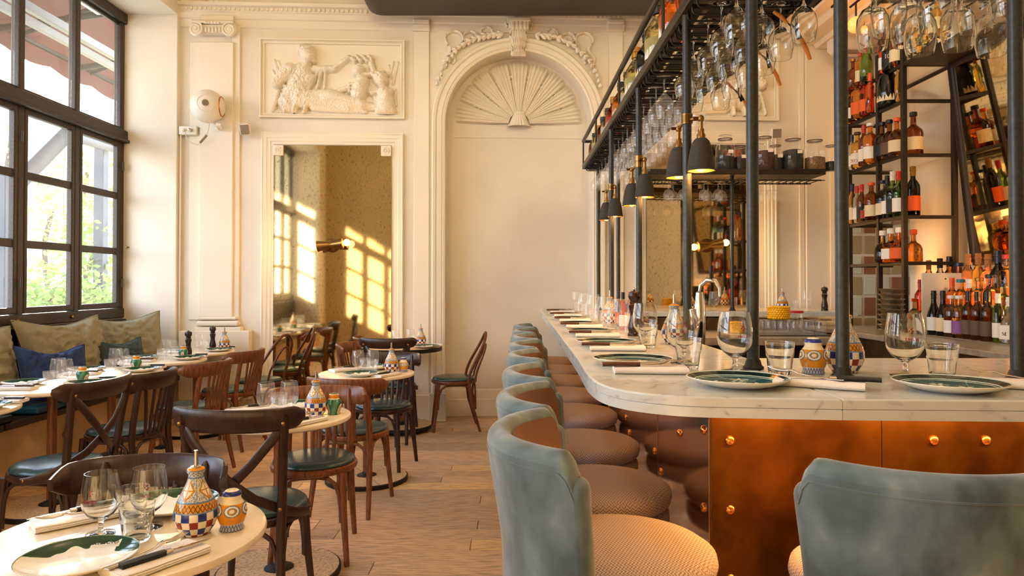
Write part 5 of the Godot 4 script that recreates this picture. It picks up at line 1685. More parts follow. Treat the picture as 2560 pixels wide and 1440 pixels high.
func build_lamps() -> void:
	var spots := [[1753, 428, 2.72, 1.0, "the big nearest one, right of its column"], [1697, 445, 2.92, -1.0, "left of the nearest lamp's column"], [1612, 494, 3.78, 1.0, "right of the second lamp column"], [1580, 515, 3.95, -1.0, "left of the second lamp column"], [1538, 542, 4.82, 1.0, "right of the third lamp column"], [1516, 551, 5.0, -1.0, "farthest, left of the third lamp column"]]
	var cx := [0.705, 0.705, 0.705, 0.705, 0.705, 0.705]
	var cz := [2.78, 2.78, 3.82, 3.82, 4.86, 4.86]
	for k in 6:
		var s = spots[k]
		var q := P(s[0], s[1], s[2])
		var t := thing("clamp_lamp", "dark cone lamp on a bar column, " + s[4], "lamp", q, 0, "cone lamps on the bar columns")
		obj("shade", MB.new().lathe([Vector2(0.049, 0.002), Vector2(0.053, 0.0), Vector2(0.054, 0.004), Vector2(0.048, 0.05), Vector2(0.042, 0.085), Vector2(0.032, 0.115), Vector2(0.022, 0.127), Vector2(0.0, 0.129)], 32), m.shade, t)
		obj("lining", MB.new().lathe([Vector2(0.0, 0.12), Vector2(0.03, 0.11), Vector2(0.04, 0.083), Vector2(0.0455, 0.05), Vector2(0.049, 0.002)], 28), mat(Color(0.75, 0.45, 0.18), 0.4, 0.3), t)
		obj("bulb", MB.new().ball(Vector3(0, 0.022, 0), Vector3(0.021, 0.026, 0.021), 14, 10), m.bulb, t)
		obj("socket", MB.new().lathe([Vector2(0, 0.12), Vector2(0.016, 0.12), Vector2(0.017, 0.14), Vector2(0.012, 0.15), Vector2(0.012, 0.165), Vector2(0, 0.165)], 16), m.brass, t)
		var c := Vector3(cx[k], q.y + 0.215, -cz[k]) - q
		var j := Vector3(0, 0.205, 0)
		obj("stem", MB.new().tube([Vector3(0, 0.16, 0), j], 0.008, 10), m.brass, t)
		obj("joint", MB.new().ball(j, Vector3(0.013, 0.015, 0.013), 10, 8), m.brass, t)
		obj("arm", MB.new().tube([j, c], 0.007, 10), m.brass, t)
		obj("wing_nut", MB.new().box(j + Vector3(-0.02, 0.002, 0), Vector3(0.022, 0.012, 0.004), 0.001), m.bronze, t)
		obj("clamp", MB.new().lathe([Vector2(0.0176, -0.018), Vector2(0.022, -0.018), Vector2(0.022, 0.018), Vector2(0.0176, 0.018)], 20, Transform3D(Basis(), c)), m.brass, t)
		lamp(t, Vector3(0, 0.022, 0), Color(1.0, 0.72, 0.4), 0.3, 0.02)
	# double cone sconces on the mirrors
	for side in [-1.0, 1.0]:
		var px := 832.0 if side < 0 else 1764.0
		var u := WU(px, 614)
		var t := thing("mirror_sconce", "brass double-cone sconce with bare globe bulbs on the %s mirror" % ("left" if side < 0 else "right"), "lamp")
		t.transform = WT * Transform3D(Basis(), Vector3(u.x, u.y, 0.024))
		obj("wall_plate", MB.new().lathe([Vector2(0, 0), Vector2(0.07, 0), Vector2(0.068, 0.014), Vector2(0.05, 0.02), Vector2(0, 0.022)], 28, Transform3D(Basis(Vector3.RIGHT, PI / 2), Vector3.ZERO)), m.bronze, t)
		obj("neck", MB.new().tube([Vector3(0, 0, 0.02), Vector3(0, 0, 0.09)], 0.014, 10), m.bronze, t)
		var tilt := Transform3D(Basis(Vector3(0, 0, 1), -PI / 2 + 0.14) , Vector3(0, 0, 0.11))
		obj("cone", MB.new().lathe([Vector2(0.0, -0.125), Vector2(0.044, -0.125), Vector2(0.054, -0.12), Vector2(0.036, -0.03), Vector2(0.028, 0.0), Vector2(0.036, 0.03), Vector2(0.054, 0.12), Vector2(0.044, 0.125), Vector2(0.0, 0.125)], 28, tilt), m.brass, t)
		for s in [-1.0, 1.0]:
			var bc: Vector3 = tilt * Vector3(0, s * 0.16, 0)
			obj("bulb", MB.new().ball(bc, Vector3.ONE * 0.034, 16, 12), m.bulb_hot, t)
			lamp(t, bc, Color(1.0, 0.74, 0.45), 0.35, 0.03)

# ---------------------------------------------------------------- bottles
const SHAPES := [
	[[0, 0], [0.118, 0], [0.128, 0.015], [0.128, 0.56], [0.122, 0.62], [0.085, 0.69], [0.052, 0.74], [0.045, 0.8], [0.045, 0.93]],
	[[0, 0], [0.13, 0], [0.142, 0.015], [0.142, 0.42], [0.12, 0.52], [0.075, 0.64], [0.05, 0.74], [0.046, 0.93]],
	[[0, 0], [0.19, 0], [0.205, 0.02], [0.205, 0.5], [0.19, 0.57], [0.12, 0.64], [0.062, 0.7], [0.056, 0.9]],
	[[0, 0], [0.15, 0], [0.165, 0.02], [0.165, 0.6], [0.15, 0.68], [0.075, 0.74], [0.06, 0.78], [0.06, 0.92]],
	[[0, 0], [0.09, 0], [0.1, 0.015], [0.1, 0.66], [0.07, 0.72], [0.045, 0.78], [0.042, 0.94]],
	[[0, 0], [0.24, 0], [0.255, 0.03], [0.25, 0.4], [0.2, 0.52], [0.1, 0.6], [0.07, 0.66], [0.07, 0.84]],
	[[0, 0], [0.2, 0], [0.22, 0.03], [0.23, 0.4], [0.2, 0.58], [0.12, 0.7], [0.08, 0.76], [0.08, 0.92]],
	[[0, 0], [0.17, 0], [0.185, 0.02], [0.15, 0.3], [0.15, 0.45], [0.1, 0.58], [0.05, 0.66], [0.048, 0.93]]]
var bottle_cache := {}
func bottle(shape: int, liquor: String, cap: String, label: String, h: float, at: Vector3, text: String, group: String, turn := 0.0, called := "bottle") -> Node3D:
	var t := thing(called, text, "bottle", at, turn, group)
	var key := "%d_%.3f" % [shape, h]
	if not bottle_cache.has(key):
		var pr := []
		for q in SHAPES[shape]:
			pr.append(Vector2(q[0], q[1]) * h)
		var top: Vector2 = pr[-1]
		pr.append(Vector2(0, top.y))
		var g := MB.new().lathe(pr, 20)
		var c := MB.new()
		var r := top.x * 1.18
		if shape in [2, 5, 3]:
			c.lathe([Vector2(0, top.y), Vector2(r * 1.1, top.y), Vector2(r * 1.25, top.y + 0.01 * h), Vector2(r * 1.25, h - 0.01 * h), Vector2(r * 1.1, h), Vector2(0, h)], 16)
		else:
			c.lathe([Vector2(0, h * 0.8), Vector2(r, h * 0.8), Vector2(r, h * 0.9), Vector2(r * 1.12, h * 0.905), Vector2(r * 1.12, h * 0.93), Vector2(r, h * 0.935), Vector2(r, h * 0.995), Vector2(r * 0.9, h), Vector2(0, h)], 16)
		var l := MB.new()
		var rb: float = SHAPES[shape][2][0] * h + 0.0012
		l.grid(14, 1, func(u, v):
			var a: float = (u - 0.5) * 3.0
			return Vector3(sin(a) * rb, h * lerpf(0.1, 0.4, v), cos(a) * rb))
		bottle_cache[key] = [g.mesh(), c.mesh(), l.mesh(), rb]
	var b = bottle_cache[key]
	obj("glass", b[0], m.liquor[liquor], t)
	obj("cap", b[1], m.cap[cap], t)
	if label != "":
		obj("label", b[2], m.label[label], t)
	return t
func lettering(t: Node3D, s: String, size: float, at: Vector3, mt: Material, called := "lettering", turn := 0.0) -> void:
	var tm := TextMesh.new()
	tm.text = s
	tm.font = SystemFont.new()
	tm.font.font_names = PackedStringArray(["Droid Serif"])
	tm.font_size = 32
	tm.pixel_size = size / 32.0
	tm.depth = 0.001
	tm.curve_step = 4.0
	var o := obj(called, tm, mt, t)
	o.position = at
	o.rotation.y = turn

func build_backbar() -> void:
	var k0 := thing("back_counter", "grey zinc-topped back counter under the bottle display", "counter")
	obj("top", MB.new().box(Vector3(2.95, 0.96, -4.3), Vector3(0.72, 0.04, 3.6), 0.006), m.zinc, k0)
	obj("body", MB.new().box(Vector3(2.97, 0.47, -4.3), Vector3(0.64, 0.94, 3.5)), m.cabinet, k0)
	var lowm := thing("prep_counter", "low brown-fronted prep counter with black fridge inside the bar", "counter")
	obj("worktop", MB.new().box(Vector3(1.7, 0.905, -5.72), Vector3(1.75, 0.06, 0.84), 0.005), m.zinc, lowm)
	obj("fridge_front", MB.new().box(Vector3(1.7, 0.44, -5.74), Vector3(1.7, 0.86, 0.74)), m.black, lowm)
	for k in 4:
		obj("upstand_panel", MB.new().box(Vector3(1.06 + k * 0.44, 0.99, -6.135), Vector3(0.436, 0.11, 0.01), 0.002), m.cabinet, lowm)
	lettering(lowm, "0", 0.035, Vector3(2.13, 0.8, -5.365), glow(Color(0.7, 1.0, 0.9), 2.0), "display_digit")
	# inner worktop along the left side with the beer tap
	var iw := thing("inner_worktop", "dark steel worktop along the inside of the bar", "counter")
	obj("worktop", MB.new().box(Vector3(0.93, 0.9, -4.2), Vector3(0.26, 0.03, 3.5), 0.004), m.steel, iw)
	obj("body", MB.new().box(Vector3(0.92, 0.44, -4.2), Vector3(0.24, 0.88, 3.5)), m.black, iw)
	var tp := P(1772, 700, 3.9)
	var tap := thing("beer_tap", "chrome swan-neck beer tap inside the bar", "tap", Vector3(tp.x - 0.05, 0.915, -3.9))
	obj("tower", MB.new().lathe([Vector2(0, 0), Vector2(0.05, 0), Vector2(0.05, 0.012), Vector2(0.03, 0.03), Vector2(0.026, 0.08), Vector2(0.032, 0.2), Vector2(0.03, 0.3), Vector2(0.022, 0.38), Vector2(0.0, 0.4)], 24), m.chrome, tap)
	obj("neck", MB.new().tube([Vector3(0, 0.36, 0), Vector3(0.005, 0.42, 0.01), Vector3(0.03, 0.45, 0.03), Vector3(0.07, 0.445, 0.05), Vector3(0.09, 0.41, 0.06)], 0.014, 12), m.chrome, tap)
	obj("spout", MB.new().tube([Vector3(0.09, 0.42, 0.06), Vector3(0.092, 0.36, 0.062)], 0.009, 10), m.chrome, tap)
	obj("handle", MB.new().tube([Vector3(0.05, 0.45, 0.04), Vector3(0.05, 0.53, 0.05)], [0.008, 0.013], 10), m.black, tap)
	# ribbed tumblers drying upside down, yellow hobnail bowls
	var tray := thing("bar_mat", "black bar mat under the upturned tumblers", "mat")
	var tc := G(2085, 858, 0.94)
	obj("mat", MB.new().box(Vector3(tc.x, 0.9385, -5.6), Vector3(0.62, 0.007, 0.34), 0.002), m.black, tray)
	var tb := proto("upturned_tumbler", "glass")
	obj("glass", MB.new().lathe([Vector2(0.044, 0.0), Vector2(0.043, 0.04), Vector2(0.04, 0.1), Vector2(0.036, 0.112), Vector2(0.0, 0.114)], 40, Transform3D.IDENTITY, 50, func(a, r, _h): return r * (1.0 + 0.02 * cos(a * 20.0))), m.glass, tb)
	for i in 6:
		for j in 2:
			dup(tb, Vector3(tc.x - 0.25 + i * 0.1, 0.942, -5.52 - j * 0.12), 0.3 * i, "ribbed tumbler upside down on the black mat, %s row, %s from the left" % [["near", "far"][j], ORD[i]], "upturned tumblers on the bar mat")
	for q in [[Vector3(tc.x - 0.06, 1.06, -5.58), "yellow hobnail glass bowl on top of the upturned tumblers"], [Vector3(tc.x - 0.38, 0.936, -5.6), "yellow hobnail glass bowl left of the upturned tumblers"]]:
		var y := thing("hobnail_bowl", q[1], "bowl", q[0], 0, "yellow hobnail bowls")
		obj("bowl", MB.new().lathe([Vector2(0.07, 0), Vector2(0.078, 0.01), Vector2(0.08, 0.05), Vector2(0.078, 0.095), Vector2(0.07, 0.105), Vector2(0, 0.105)], 36), m.yellow, y)
		var hb := MB.new()
		for r in 6:
			for c in 26:
				var a := TAU * (c + 0.5 * (r % 2)) / 26.0
				hb.ball(Vector3(cos(a) * 0.079, 0.012 + r * 0.0165, sin(a) * 0.079), Vector3.ONE * 0.0085, 6, 4)
		var ho := obj("hobnails", hb, m.yellow, y)
		ho.set_meta("kind", "stuff")
	var rl := thing("red_lid_box", "clear tub with red lid behind the upturned tumblers", "tub", Vector3(tc.x + 0.2, 0.936, -5.9))
	obj("tub", MB.new().lathe([Vector2(0, 0), Vector2(0.06, 0), Vector2(0.065, 0.16), Vector2(0, 0.16)], 24), m.liquor.clear, rl)
	obj("lid", MB.new().lathe([Vector2(0, 0.16), Vector2(0.07, 0.16), Vector2(0.07, 0.178), Vector2(0, 0.18)], 24), m.cap.red, rl)
	var cup := proto("steel_bowl", "bowl")
	obj("bowl", MB.new().lathe([Vector2(0, 0), Vector2(0.06, 0), Vector2(0.07, 0.02), Vector2(0.088, 0.034), Vector2(0.09, 0.037), Vector2(0.085, 0.036), Vector2(0.06, 0.01), Vector2(0, 0.006)], 28), m.steel, cup)
	var sp := P(2228, 790, 5.0)
	for k in 9:
		dup(cup, Vector3(sp.x, 0.98 + k * 0.0365, -5.0), 0, "small steel bowl in the stack left of the bottle display, layer %s from the bottom" % ["one", "two", "three", "four", "five", "six", "seven", "eight", "nine"][k], "stacked steel bowls")
	# shelf tower and its bottles
	var t := thing("shelf_tower", "open dark steel shelf tower full of bottles beside the round pillar", "shelf")
	for q in [[2.9, 5.97], [2.9, 5.49], [2.9, 5.14], [3.27, 5.14]]:
		obj("upright", MB.new().box(Vector3(q[0], 2.06, -q[1]), Vector3(0.034, 2.16, 0.034), 0.002), m.shelfmetal, t)
	var hs := [1.505, 1.845, 2.3, 2.7, 2.97]
	for k in 5:
		var y: float = hs[k]
		var z0 := 5.14 if k < 4 else 3.7
		obj("shelf_glass", MB.new().box(Vector3(3.085, y - 0.004, -(z0 + 5.97) / 2), Vector3(0.36, 0.008, 5.97 - z0)), pane(0.12), t)
		for x in ([2.9, 3.27] if k == 4 else [2.9]):
			obj("shelf_edge", MB.new().box(Vector3(x, y - 0.012, -(z0 + 5.97) / 2), Vector3(0.02, 0.026, 5.97 - z0), 0.002), m.shelfmetal, t)
		for z in [5.14, 5.97]:
			obj("shelf_rail", MB.new().box(Vector3(3.085, y - 0.012, -z), Vector3(0.36, 0.026, 0.02), 0.002), m.shelfmetal, t)
	obj("shelf_board", MB.new().box(Vector3(3.085, 2.952, -4.41), Vector3(0.35, 0.014, 1.42), 0.002), m.shelfmetal, t)
	obj("shelf_rail", MB.new().box(Vector3(3.085, 2.958, -3.7), Vector3(0.36, 0.026, 0.02), 0.002), m.shelfmetal, t)
	obj("upright", MB.new().box(Vector3(3.27, 2.0, -3.7), Vector3(0.034, 2.04, 0.034), 0.002), m.shelfmetal, t)
	var pl := struct("column_round", MB.new().lathe([Vector2(0.205, 0.0), Vector2(0.2, 5.0)], 48), m.plaster, "round cream pillar behind the bottle shelves")
	pl.position = Vector3(3.52, 0, -5.75)
	var sw := thing("splash_panel", "pale metal splash panel behind the bottle display", "panel")
	obj("panel", MB.new().box(Vector3(3.12, 1.2, -5.02), Vector3(0.34, 0.44, 0.012), 0.003), m.white_plastic, sw)
	# door with small panes in the far right corner
	var dr := Node3D.new()
	dr.name = "door_1"
	add_child(dr)
	dr.set_meta("kind", "structure")
	dr.set_meta("label", "white glazed door with small brown and green panes behind the shelf tower")
	var cm := [mat(Color(0.55, 0.38, 0.27), 0.3), mat(Color(0.66, 0.6, 0.46), 0.3), mat(Color(0.8, 0.83, 0.77), 0.3)]
	obj("door_frame", MB.new().box(Vector3(3.66, 1.3, -7.02), Vector3(0.9, 2.6, 0.03), 0.005), m.white_plastic, dr)
	for c in 6:
		for r in 8:
			var o := obj("pane", MB.new().box(Vector3.ZERO, Vector3(0.112, 0.176, 0.012), 0.003), cm[[0, 1, 2, 2, 0, 1, 1, 2][(c + r * 2) % 8]], dr)
			o.position = Vector3(3.32 + c * 0.138, 0.5 + r * 0.205, -6.998)
	var rows := [
		# x px, depth z, shelf index, shape, liquor, cap, label, height, words
		[2134, 5.86, 4, 2, "brown", "gold", "", 0.26, "dark square-shouldered bottle, top shelf left"], [2152, 5.74, 4, 0, "amber", "red", "cream", 0.3, "amber bottle with cream label, top shelf left"], [2168, 5.62, 4, 1, "green", "black", "", 0.36, "large green wine bottle, top shelf left"],
		[2212, 5.42, 4, 0, "red", "red", "white", 0.31, "rose-red bottle with white label, top shelf"], [2226, 5.34, 4, 3, "dark", "black", "black", 0.33, "black bottle with lettered label, top shelf"], [2244, 5.22, 4, 3, "brown", "gold", "cream", 0.3, "brown bottle with round cream label, top shelf"],
		[2296, 4.95, 4, 2, "gold", "gold", "yellow", 0.3, "yellow-labelled bottle on the high shelf at the right"], [2322, 4.75, 4, 2, "pale", "black", "yellow", 0.28, "pale bottle with yellow label on the high shelf, second of two"], [2348, 4.6, 4, 3, "gold", "white", "cream", 0.3, "gold bottle with crest label on the high shelf at the right"],
		[2128, 5.9, 3, 3, "orange", "orange", "white", 0.3, "orange-capped orange bottle, second shelf from the top, leftmost"], [2146, 5.76, 3, 3, "amber", "orange", "orange", 0.33, "amber bottle with orange cap and label, second shelf from the top"], [2163, 5.65, 3, 0, "red", "blue", "orange", 0.32, "red bottle with dark cap, second shelf from the top"], [2176, 5.56, 3, 4, "orange", "orange", "", 0.32, "slim orange bottle, second shelf from the top"],
		[2222, 5.36, 3, 6, "dark", "black", "cream", 0.36, "big dark bottle with ornate gold label, second shelf from the top"], [2248, 5.22, 3, 4, "gold", "gold", "", 0.28, "slim yellow bottle, second shelf from the top"],
		[2130, 5.9, 2, 4, "clear", "blue", "white", 0.3, "slim clear bottle, third shelf from the top, leftmost"], [2144, 5.8, 2, 3, "gold", "brown", "white", 0.3, "gold bottle with red-lettered white label, third shelf"], [2160, 5.68, 2, 0, "brown", "red", "white", 0.33, "dark bottle with red and white neck, third shelf"], [2176, 5.56, 2, 3, "amber", "white", "white", 0.32, "pinkish bottle with white label, third shelf"],
		[2206, 5.44, 2, 2, "brown", "black", "black", 0.3, "brown bottle with black label, third shelf"], [2224, 5.36, 2, 2, "brown", "black", "taupe", 0.3, "square brown bottle, third shelf"], [2243, 5.25, 2, 2, "amber", "orange", "cream", 0.29, "round-shouldered bottle with cream brush-lettered label, third shelf"], [2284, 5.2, 2, 2, "brown", "black", "cream", 0.32, "round-shouldered bottle with cream brush-lettered label, right of the upright"],
		[2130, 5.9, 1, 4, "gold", "blue", "cream", 0.34, "slim yellow bottle with blue cap, fourth shelf, leftmost"], [2142, 5.82, 1, 4, "clear", "red", "white", 0.31, "slim clear bottle with striped neck, fourth shelf"], [2154, 5.73, 1, 0, "brown", "red", "black", 0.31, "brown bottle with red cap, fourth shelf"], [2166, 5.64, 1, 2, "dark", "gold", "red", 0.22, "short bottle with orange-red label, fourth shelf"], [2178, 5.56, 1, 3, "brown", "orange", "cream", 0.3, "brown bottle with orange cap, fourth shelf"],
		[2206, 5.44, 1, 3, "clear", "blue", "cream", 0.3, "clear bottle with cream scroll label, fourth shelf"], [2218, 5.38, 1, 0, "dark", "black", "white", 0.33, "dark bottle with tall white label, fourth shelf"], [2231, 5.31, 1, 0, "green", "white", "black", 0.35, "green bottle with white cap, fourth shelf"], [2246, 5.23, 1, 0, "green", "red", "white", 0.34, "green bottle with red cap, fourth shelf"], [2282, 5.2, 1, 0, "dark", "gold", "orange", 0.37, "tall dark bottle with orange label, right of the upright"],
		[2206, 5.44, 0, 5, "gold", "white", "", 0.25, "gold decanter bottle with glass stopper, bottom shelf, first of three"], [2226, 5.36, 0, 5, "amber", "white", "white", 0.26, "amber decanter bottle with glass stopper, bottom shelf, middle"], [2247, 5.25, 0, 5, "orange", "white", "orange", 0.26, "orange decanter bottle with glass stopper, bottom shelf, third"], [2282, 5.2, 0, 5, "amber", "orange", "", 0.24, "amber flask bottle with orange stopper, bottom shelf, right of the upright"]]
	for r in rows:
		var y: float = hs[r[2]]
		var q := P(r[0], 400, r[1])
		var o := bottle(r[3], r[4], r[5], r[6], r[7], Vector3(q.x, y + 0.001, -r[1]), r[8], "bottles on the shelf tower", -0.5)
		if r[0] == 2144 and r[2] == 2:
			lettering(o, "NORA", 0.036, Vector3(0, 0.055, 0.052), m.label.red)
		if r[0] == 2296:
			lettering(o, "KUYPER", 0.032, Vector3(0, 0.045, 0.064), m.ink)
		if r[0] == 2226 and r[2] == 4:
			lettering(o, "ICO", 0.04, Vector3(0, 0.1, 0.057), m.label.white)
	# stepped bottle display, lit from behind
	var st := thing("bottle_steps", "three stepped shelves carrying the bottle display, lit orange from behind", "shelf")
	for k in 3:
		obj("step", MB.new().box(Vector3(2.99 + k * 0.13, 0.98 + 0.045 * k + 0.002, -4.3), Vector3(0.125, 0.004 + 0.09 * k, 1.5), 0.002), m.zinc, st)
	obj("back_panel", MB.new().box(Vector3(3.385, 1.2, -4.3), Vector3(0.02, 0.44, 1.5), 0.002), m.white_plastic, st)
	var s2 := thing("light_strip", "warm light strip behind the bottle display", "light strip", Vector3(3.34, 1.14, -4.3))
	obj("led_strip", MB.new().box(Vector3.ZERO, Vector3(0.012, 0.06, 1.4)), m.led, s2)
	for k in 4:
		lamp(s2, Vector3(-0.02, 0.0, -0.55 + k * 0.37), Color(1.0, 0.68, 0.38), 2.0, 0.05)
	var disp := [
		[0, 2286, 2, "pale", "orange", "white", 0.25, "squat clear gin bottle with orange cap and round label, front row leftmost"], [0, 2308, 2, "gold", "gold", "cream", 0.24, "squat gold bottle with lettered label, front row second"], [0, 2334, 1, "dark", "black", "white", 0.31, "dark wine bottle with white label, front row, left of a pair"], [0, 2357, 1, "dark", "black", "cream", 0.31, "dark wine bottle with cream label, front row, right of a pair"], [0, 2378, 3, "blush", "white", "white", 0.28, "diamond-cut pale bottle with white label, front row"], [0, 2398, 3, "gold", "white", "violet", 0.28, "diamond-cut gold bottle with violet label, front row"], [0, 2420, 0, "brown", "black", "taupe", 0.31, "black-necked bottle with brown picture label, first of three"], [0, 2443, 0, "brown", "black", "taupe", 0.31, "black-necked bottle with brown picture label, middle of three"], [0, 2468, 0, "brown", "black", "taupe", 0.31, "black-necked bottle with brown picture label, third of three"], [0, 2494, 4, "lime", "white", "white", 0.3, "slim green bottle with white label, front row right"], [0, 2522, 7, "clear", "white", "white", 0.28, "clear tapering bottle with white lettering, front row right end"],
		[1, 2300, 0, "red", "red", "", 0.3, "small red bottle, second row left"], [1, 2318, 3, "gold", "blue", "", 0.28, "gold bottle with dark blue cap, second row"], [1, 2336, 4, "blush", "black", "orange", 0.33, "blush slim bottle, second row"], [1, 2360, 0, "clear", "black", "", 0.33, "clear bottle with black capsule, second row"], [1, 2380, 0, "amber", "orange", "black", 0.31, "amber bottle with orange capsule and black label, second row"], [1, 2402, 3, "gold", "teal", "", 0.3, "gold bottle with teal top, second row"], [1, 2424, 0, "blush", "white", "cream", 0.3, "blush bottle with cream label, second row"], [1, 2448, 3, "gold", "gold", "", 0.31, "gold bottle, second row right of middle"], [1, 2476, 3, "blush", "black", "cream", 0.33, "blush bottle with tall black neck, second row"], [1, 2508, 3, "lime", "black", "black", 0.27, "lime green bottle, second row right end"],
		[2, 2322, 4, "blush", "cork", "", 0.36, "tall slim blush bottle with cork, back row left"], [2, 2350, 0, "clear", "black", "", 0.37, "clear bottle with black capsule, back row"], [2, 2374, 0, "amber", "black", "", 0.38, "dark-capped amber bottle, back row"], [2, 2398, 3, "orange", "blue", "red", 0.33, "orange-red bottle with blue cap, back row"], [2, 2420, 4, "blush", "cork", "", 0.39, "tall blush bottle with cork stopper, back row"], [2, 2446, 4, "gold", "cork", "yellow", 0.39, "tall gold bottle with cork and yellow label, back row"], [2, 2470, 0, "blush", "cork", "", 0.38, "blush bottle with cork, back row right"], [2, 2496, 0, "dark", "blue", "", 0.4, "dark bottle with tall blue neck, back row right"], [2, 2520, 3, "gold", "red", "orange", 0.37, "gold bottle with red wax cap, back row right end"]]
	for d in disp:
		var x: float = 2.99 + d[0] * 0.13
		var z: float = x * F / (d[1] - 1275.0)
		var o := bottle(d[2], d[3], d[4], d[5], d[6], Vector3(x, 0.985 + 0.09 * d[0], -z), d[7], "bottles of the lit display", -0.62)
		if d[1] == 2522:
			lettering(o, "MARE", 0.026, Vector3(0, 0.06, 0.051), m.ink)
		if d[1] == 2424:
			lettering(o, "THE", 0.035, Vector3(0, 0.1, 0.04), m.ink)
	# leaning framed mirror
	var lm := thing("leaning_mirror", "antique mirror in a dark steel frame leaning out above the bottles", "mirror")
	var a := Vector3(3.2, 2.93, -5.06)
	var b := Vector3(3.36, 1.5, -5.06)
	var dz := Vector3(0, 0, 1.3)
	var nn := (b - a).cross(dz).normalized()
	obj("mirror_glass", MB.new().quad(b, b + dz, a + dz, a) if nn.x > 0 else MB.new().quad(a, a + dz, b + dz, b), m.mirror, lm)
	var up := (a - b).normalized()
	for q in [[a, b], [a + dz, b + dz], [a, a + dz], [b, b + dz]]:
		obj("frame_bar", MB.new().strap([q[0], q[1]], 0.05, 0.035, [dz.normalized() if q[0].z == q[1].z else up]), m.shelfmetal, lm)
	var back := MB.new().strap([a + dz * 0.5 + Vector3(0.03, 0, 0), b + dz * 0.5 + Vector3(0.03, 0, 0)], 1.28, 0.012, [dz.normalized()])
	obj("backing", back, m.black, lm)
	# jars on the far shelf
	var jar := [[1813, 0.17, 0.295, Color(0.06, 0.05, 0.05), 0.5, "big clip-top jar of black seeds with pale tag, leftmost"], [1852, 0.13, 0.23, Color(0.07, 0.06, 0.06), 0.65, "smaller clip-top jar of dark tea beside the leftmost jar"], [1910, 0.18, 0.31, Color(0.34, 0.18, 0.15), 0.66, "clip-top jar of reddish-brown powder behind the near column"], [1942, 0.13, 0.24, Color(0.09, 0.07, 0.06), 0.7, "small clip-top jar of dark seeds right of the column"], [1983, 0.18, 0.29, Color(0.1, 0.09, 0.07), 0.75, "clip-top jar of black tea with pink tag"], [2037, 0.18, 0.28, Color(0.62, 0.44, 0.22), 0.5, "clip-top jar of tan nuts"], [2082, 0.13, 0.24, Color(0.08, 0.07, 0.06), 0.4, "clip-top jar half hidden by the near column, rightmost"]]
	var seed_noise := noise(0.12, [[0.3, grey(0.45)], [0.7, grey(1.0)]], 90, 128, 2)
	for j in jar:
		var q := P(j[0], 420, 6.33)
		var o := thing("clip_top_jar", j[5], "jar", Vector3(q.x, 2.361, -6.33 - (0.03 if j[1] < 0.15 else 0.0)), 0, "jars on the far shelf")
		var r: float = j[1] / 2
		var h: float = j[2] * 1.12
		obj("glass", MB.new().lathe([Vector2(0, 0), Vector2(r * 0.9, 0), Vector2(r, 0.015), Vector2(r, h * 0.62), Vector2(r * 0.88, h * 0.72), Vector2(r * 0.66, h * 0.79), Vector2(r * 0.66, h * 0.88)], 32), m.crisp_glass, o)
		obj("filling", MB.new().lathe([Vector2(0, 0.006), Vector2(r * 0.94, 0.008), Vector2(r * 0.97, 0.02), Vector2(r * 0.97, h * minf(0.6, 0.75 * j[4])), Vector2(r * 0.5, h * minf(0.6, 0.75 * j[4]) + 0.012), Vector2(0, h * minf(0.6, 0.75 * j[4]) + 0.014)], 32), textured(seed_noise, j[3], Vector3.ONE * 6, 0.8), o)
		obj("lid", MB.new().lathe([Vector2(0, h * 0.89), Vector2(r * 0.74, h * 0.89), Vector2(r * 0.76, h * 0.92), Vector2(r * 0.7, h * 0.98), Vector2(0, h)], 32), m.crisp_glass, o)
		obj("seal_ring", MB.new().lathe([Vector2(r * 0.67, h * 0.87), Vector2(r * 0.75, h * 0.87), Vector2(r * 0.75, h * 0.89), Vector2(r * 0.67, h * 0.89)], 28), m.cap.brown, o)
		obj("clip", MB.new().tube(circle(r * 0.71, h * 0.85, 24), 0.003, 6), m.steel, o)
		obj("tag", MB.new().box(Vector3(r * 0.3, h * 0.5, r * 0.99), Vector3(0.045, 0.03, 0.002)), m.napkin, o)
	# small goblets hung below the jar shelf
	var gob := proto("hanging_goblet", "wine glass")
	obj("bowl", MB.new().lathe([Vector2(0.04, 0.0), Vector2(0.046, 0.05), Vector2(0.03, 0.085), Vector2(0.006, 0.1), Vector2(0.004, 0.15), Vector2(0.035, 0.17), Vector2(0, 0.172)], 24, Transform3D.IDENTITY, 30, func(an, r, _h): return r * (1.0 + 0.03 * cos(an * 8.0))), m.glass, gob)
	for k in 8:
		dup(gob, Vector3(1.42 + k * 0.064 * 1.0 + (0.06 if k > 3 else 0.0), 2.09, -6.26 - 0.1 * (k % 2)), 0, "faceted goblet hanging below the jar shelf at the far end, %s from the left" % ORD[k], "goblets under the jar shelf")
	for k in 3:
		dup(gob, Vector3(2.28 + k * 0.06, 2.09, -6.3), 0, "faceted goblet right of the grey column below the jar shelf, %s of three" % ORD[k], "goblets right of the column")
	# air conditioner and small orange globe high on the right
	var ac := thing("air_conditioner", "white wall air conditioner high at the right, behind the columns", "air conditioner", P(2125, 112, 6.75))
	obj("body", MB.new().box(Vector3.ZERO, Vector3(0.4, 0.2, 0.2), 0.05), m.white_plastic, ac)
	obj("grille", MB.new().box(Vector3(0, -0.1, 0.09), Vector3(0.34, 0.03, 0.04), 0.005), m.grey_plastic, ac)
	var og := thing("amber_globe_lamp", "small amber glass globe lamp high behind the hanging glasses", "lamp", P(2140, 62, 5.9))
	obj("globe", MB.new().ball(Vector3.ZERO, Vector3.ONE * 0.07, 16, 12), glow(Color(1, 0.5, 0.12), 1.6), og)
	obj("bracket", MB.new().tube([Vector3(0, 0.06, 0), Vector3(0, 0.185, 0)], 0.008, 8), m.darkmetal, og)
	lamp(og, Vector3.ZERO, Color(1, 0.65, 0.3), 0.08, 0.06)
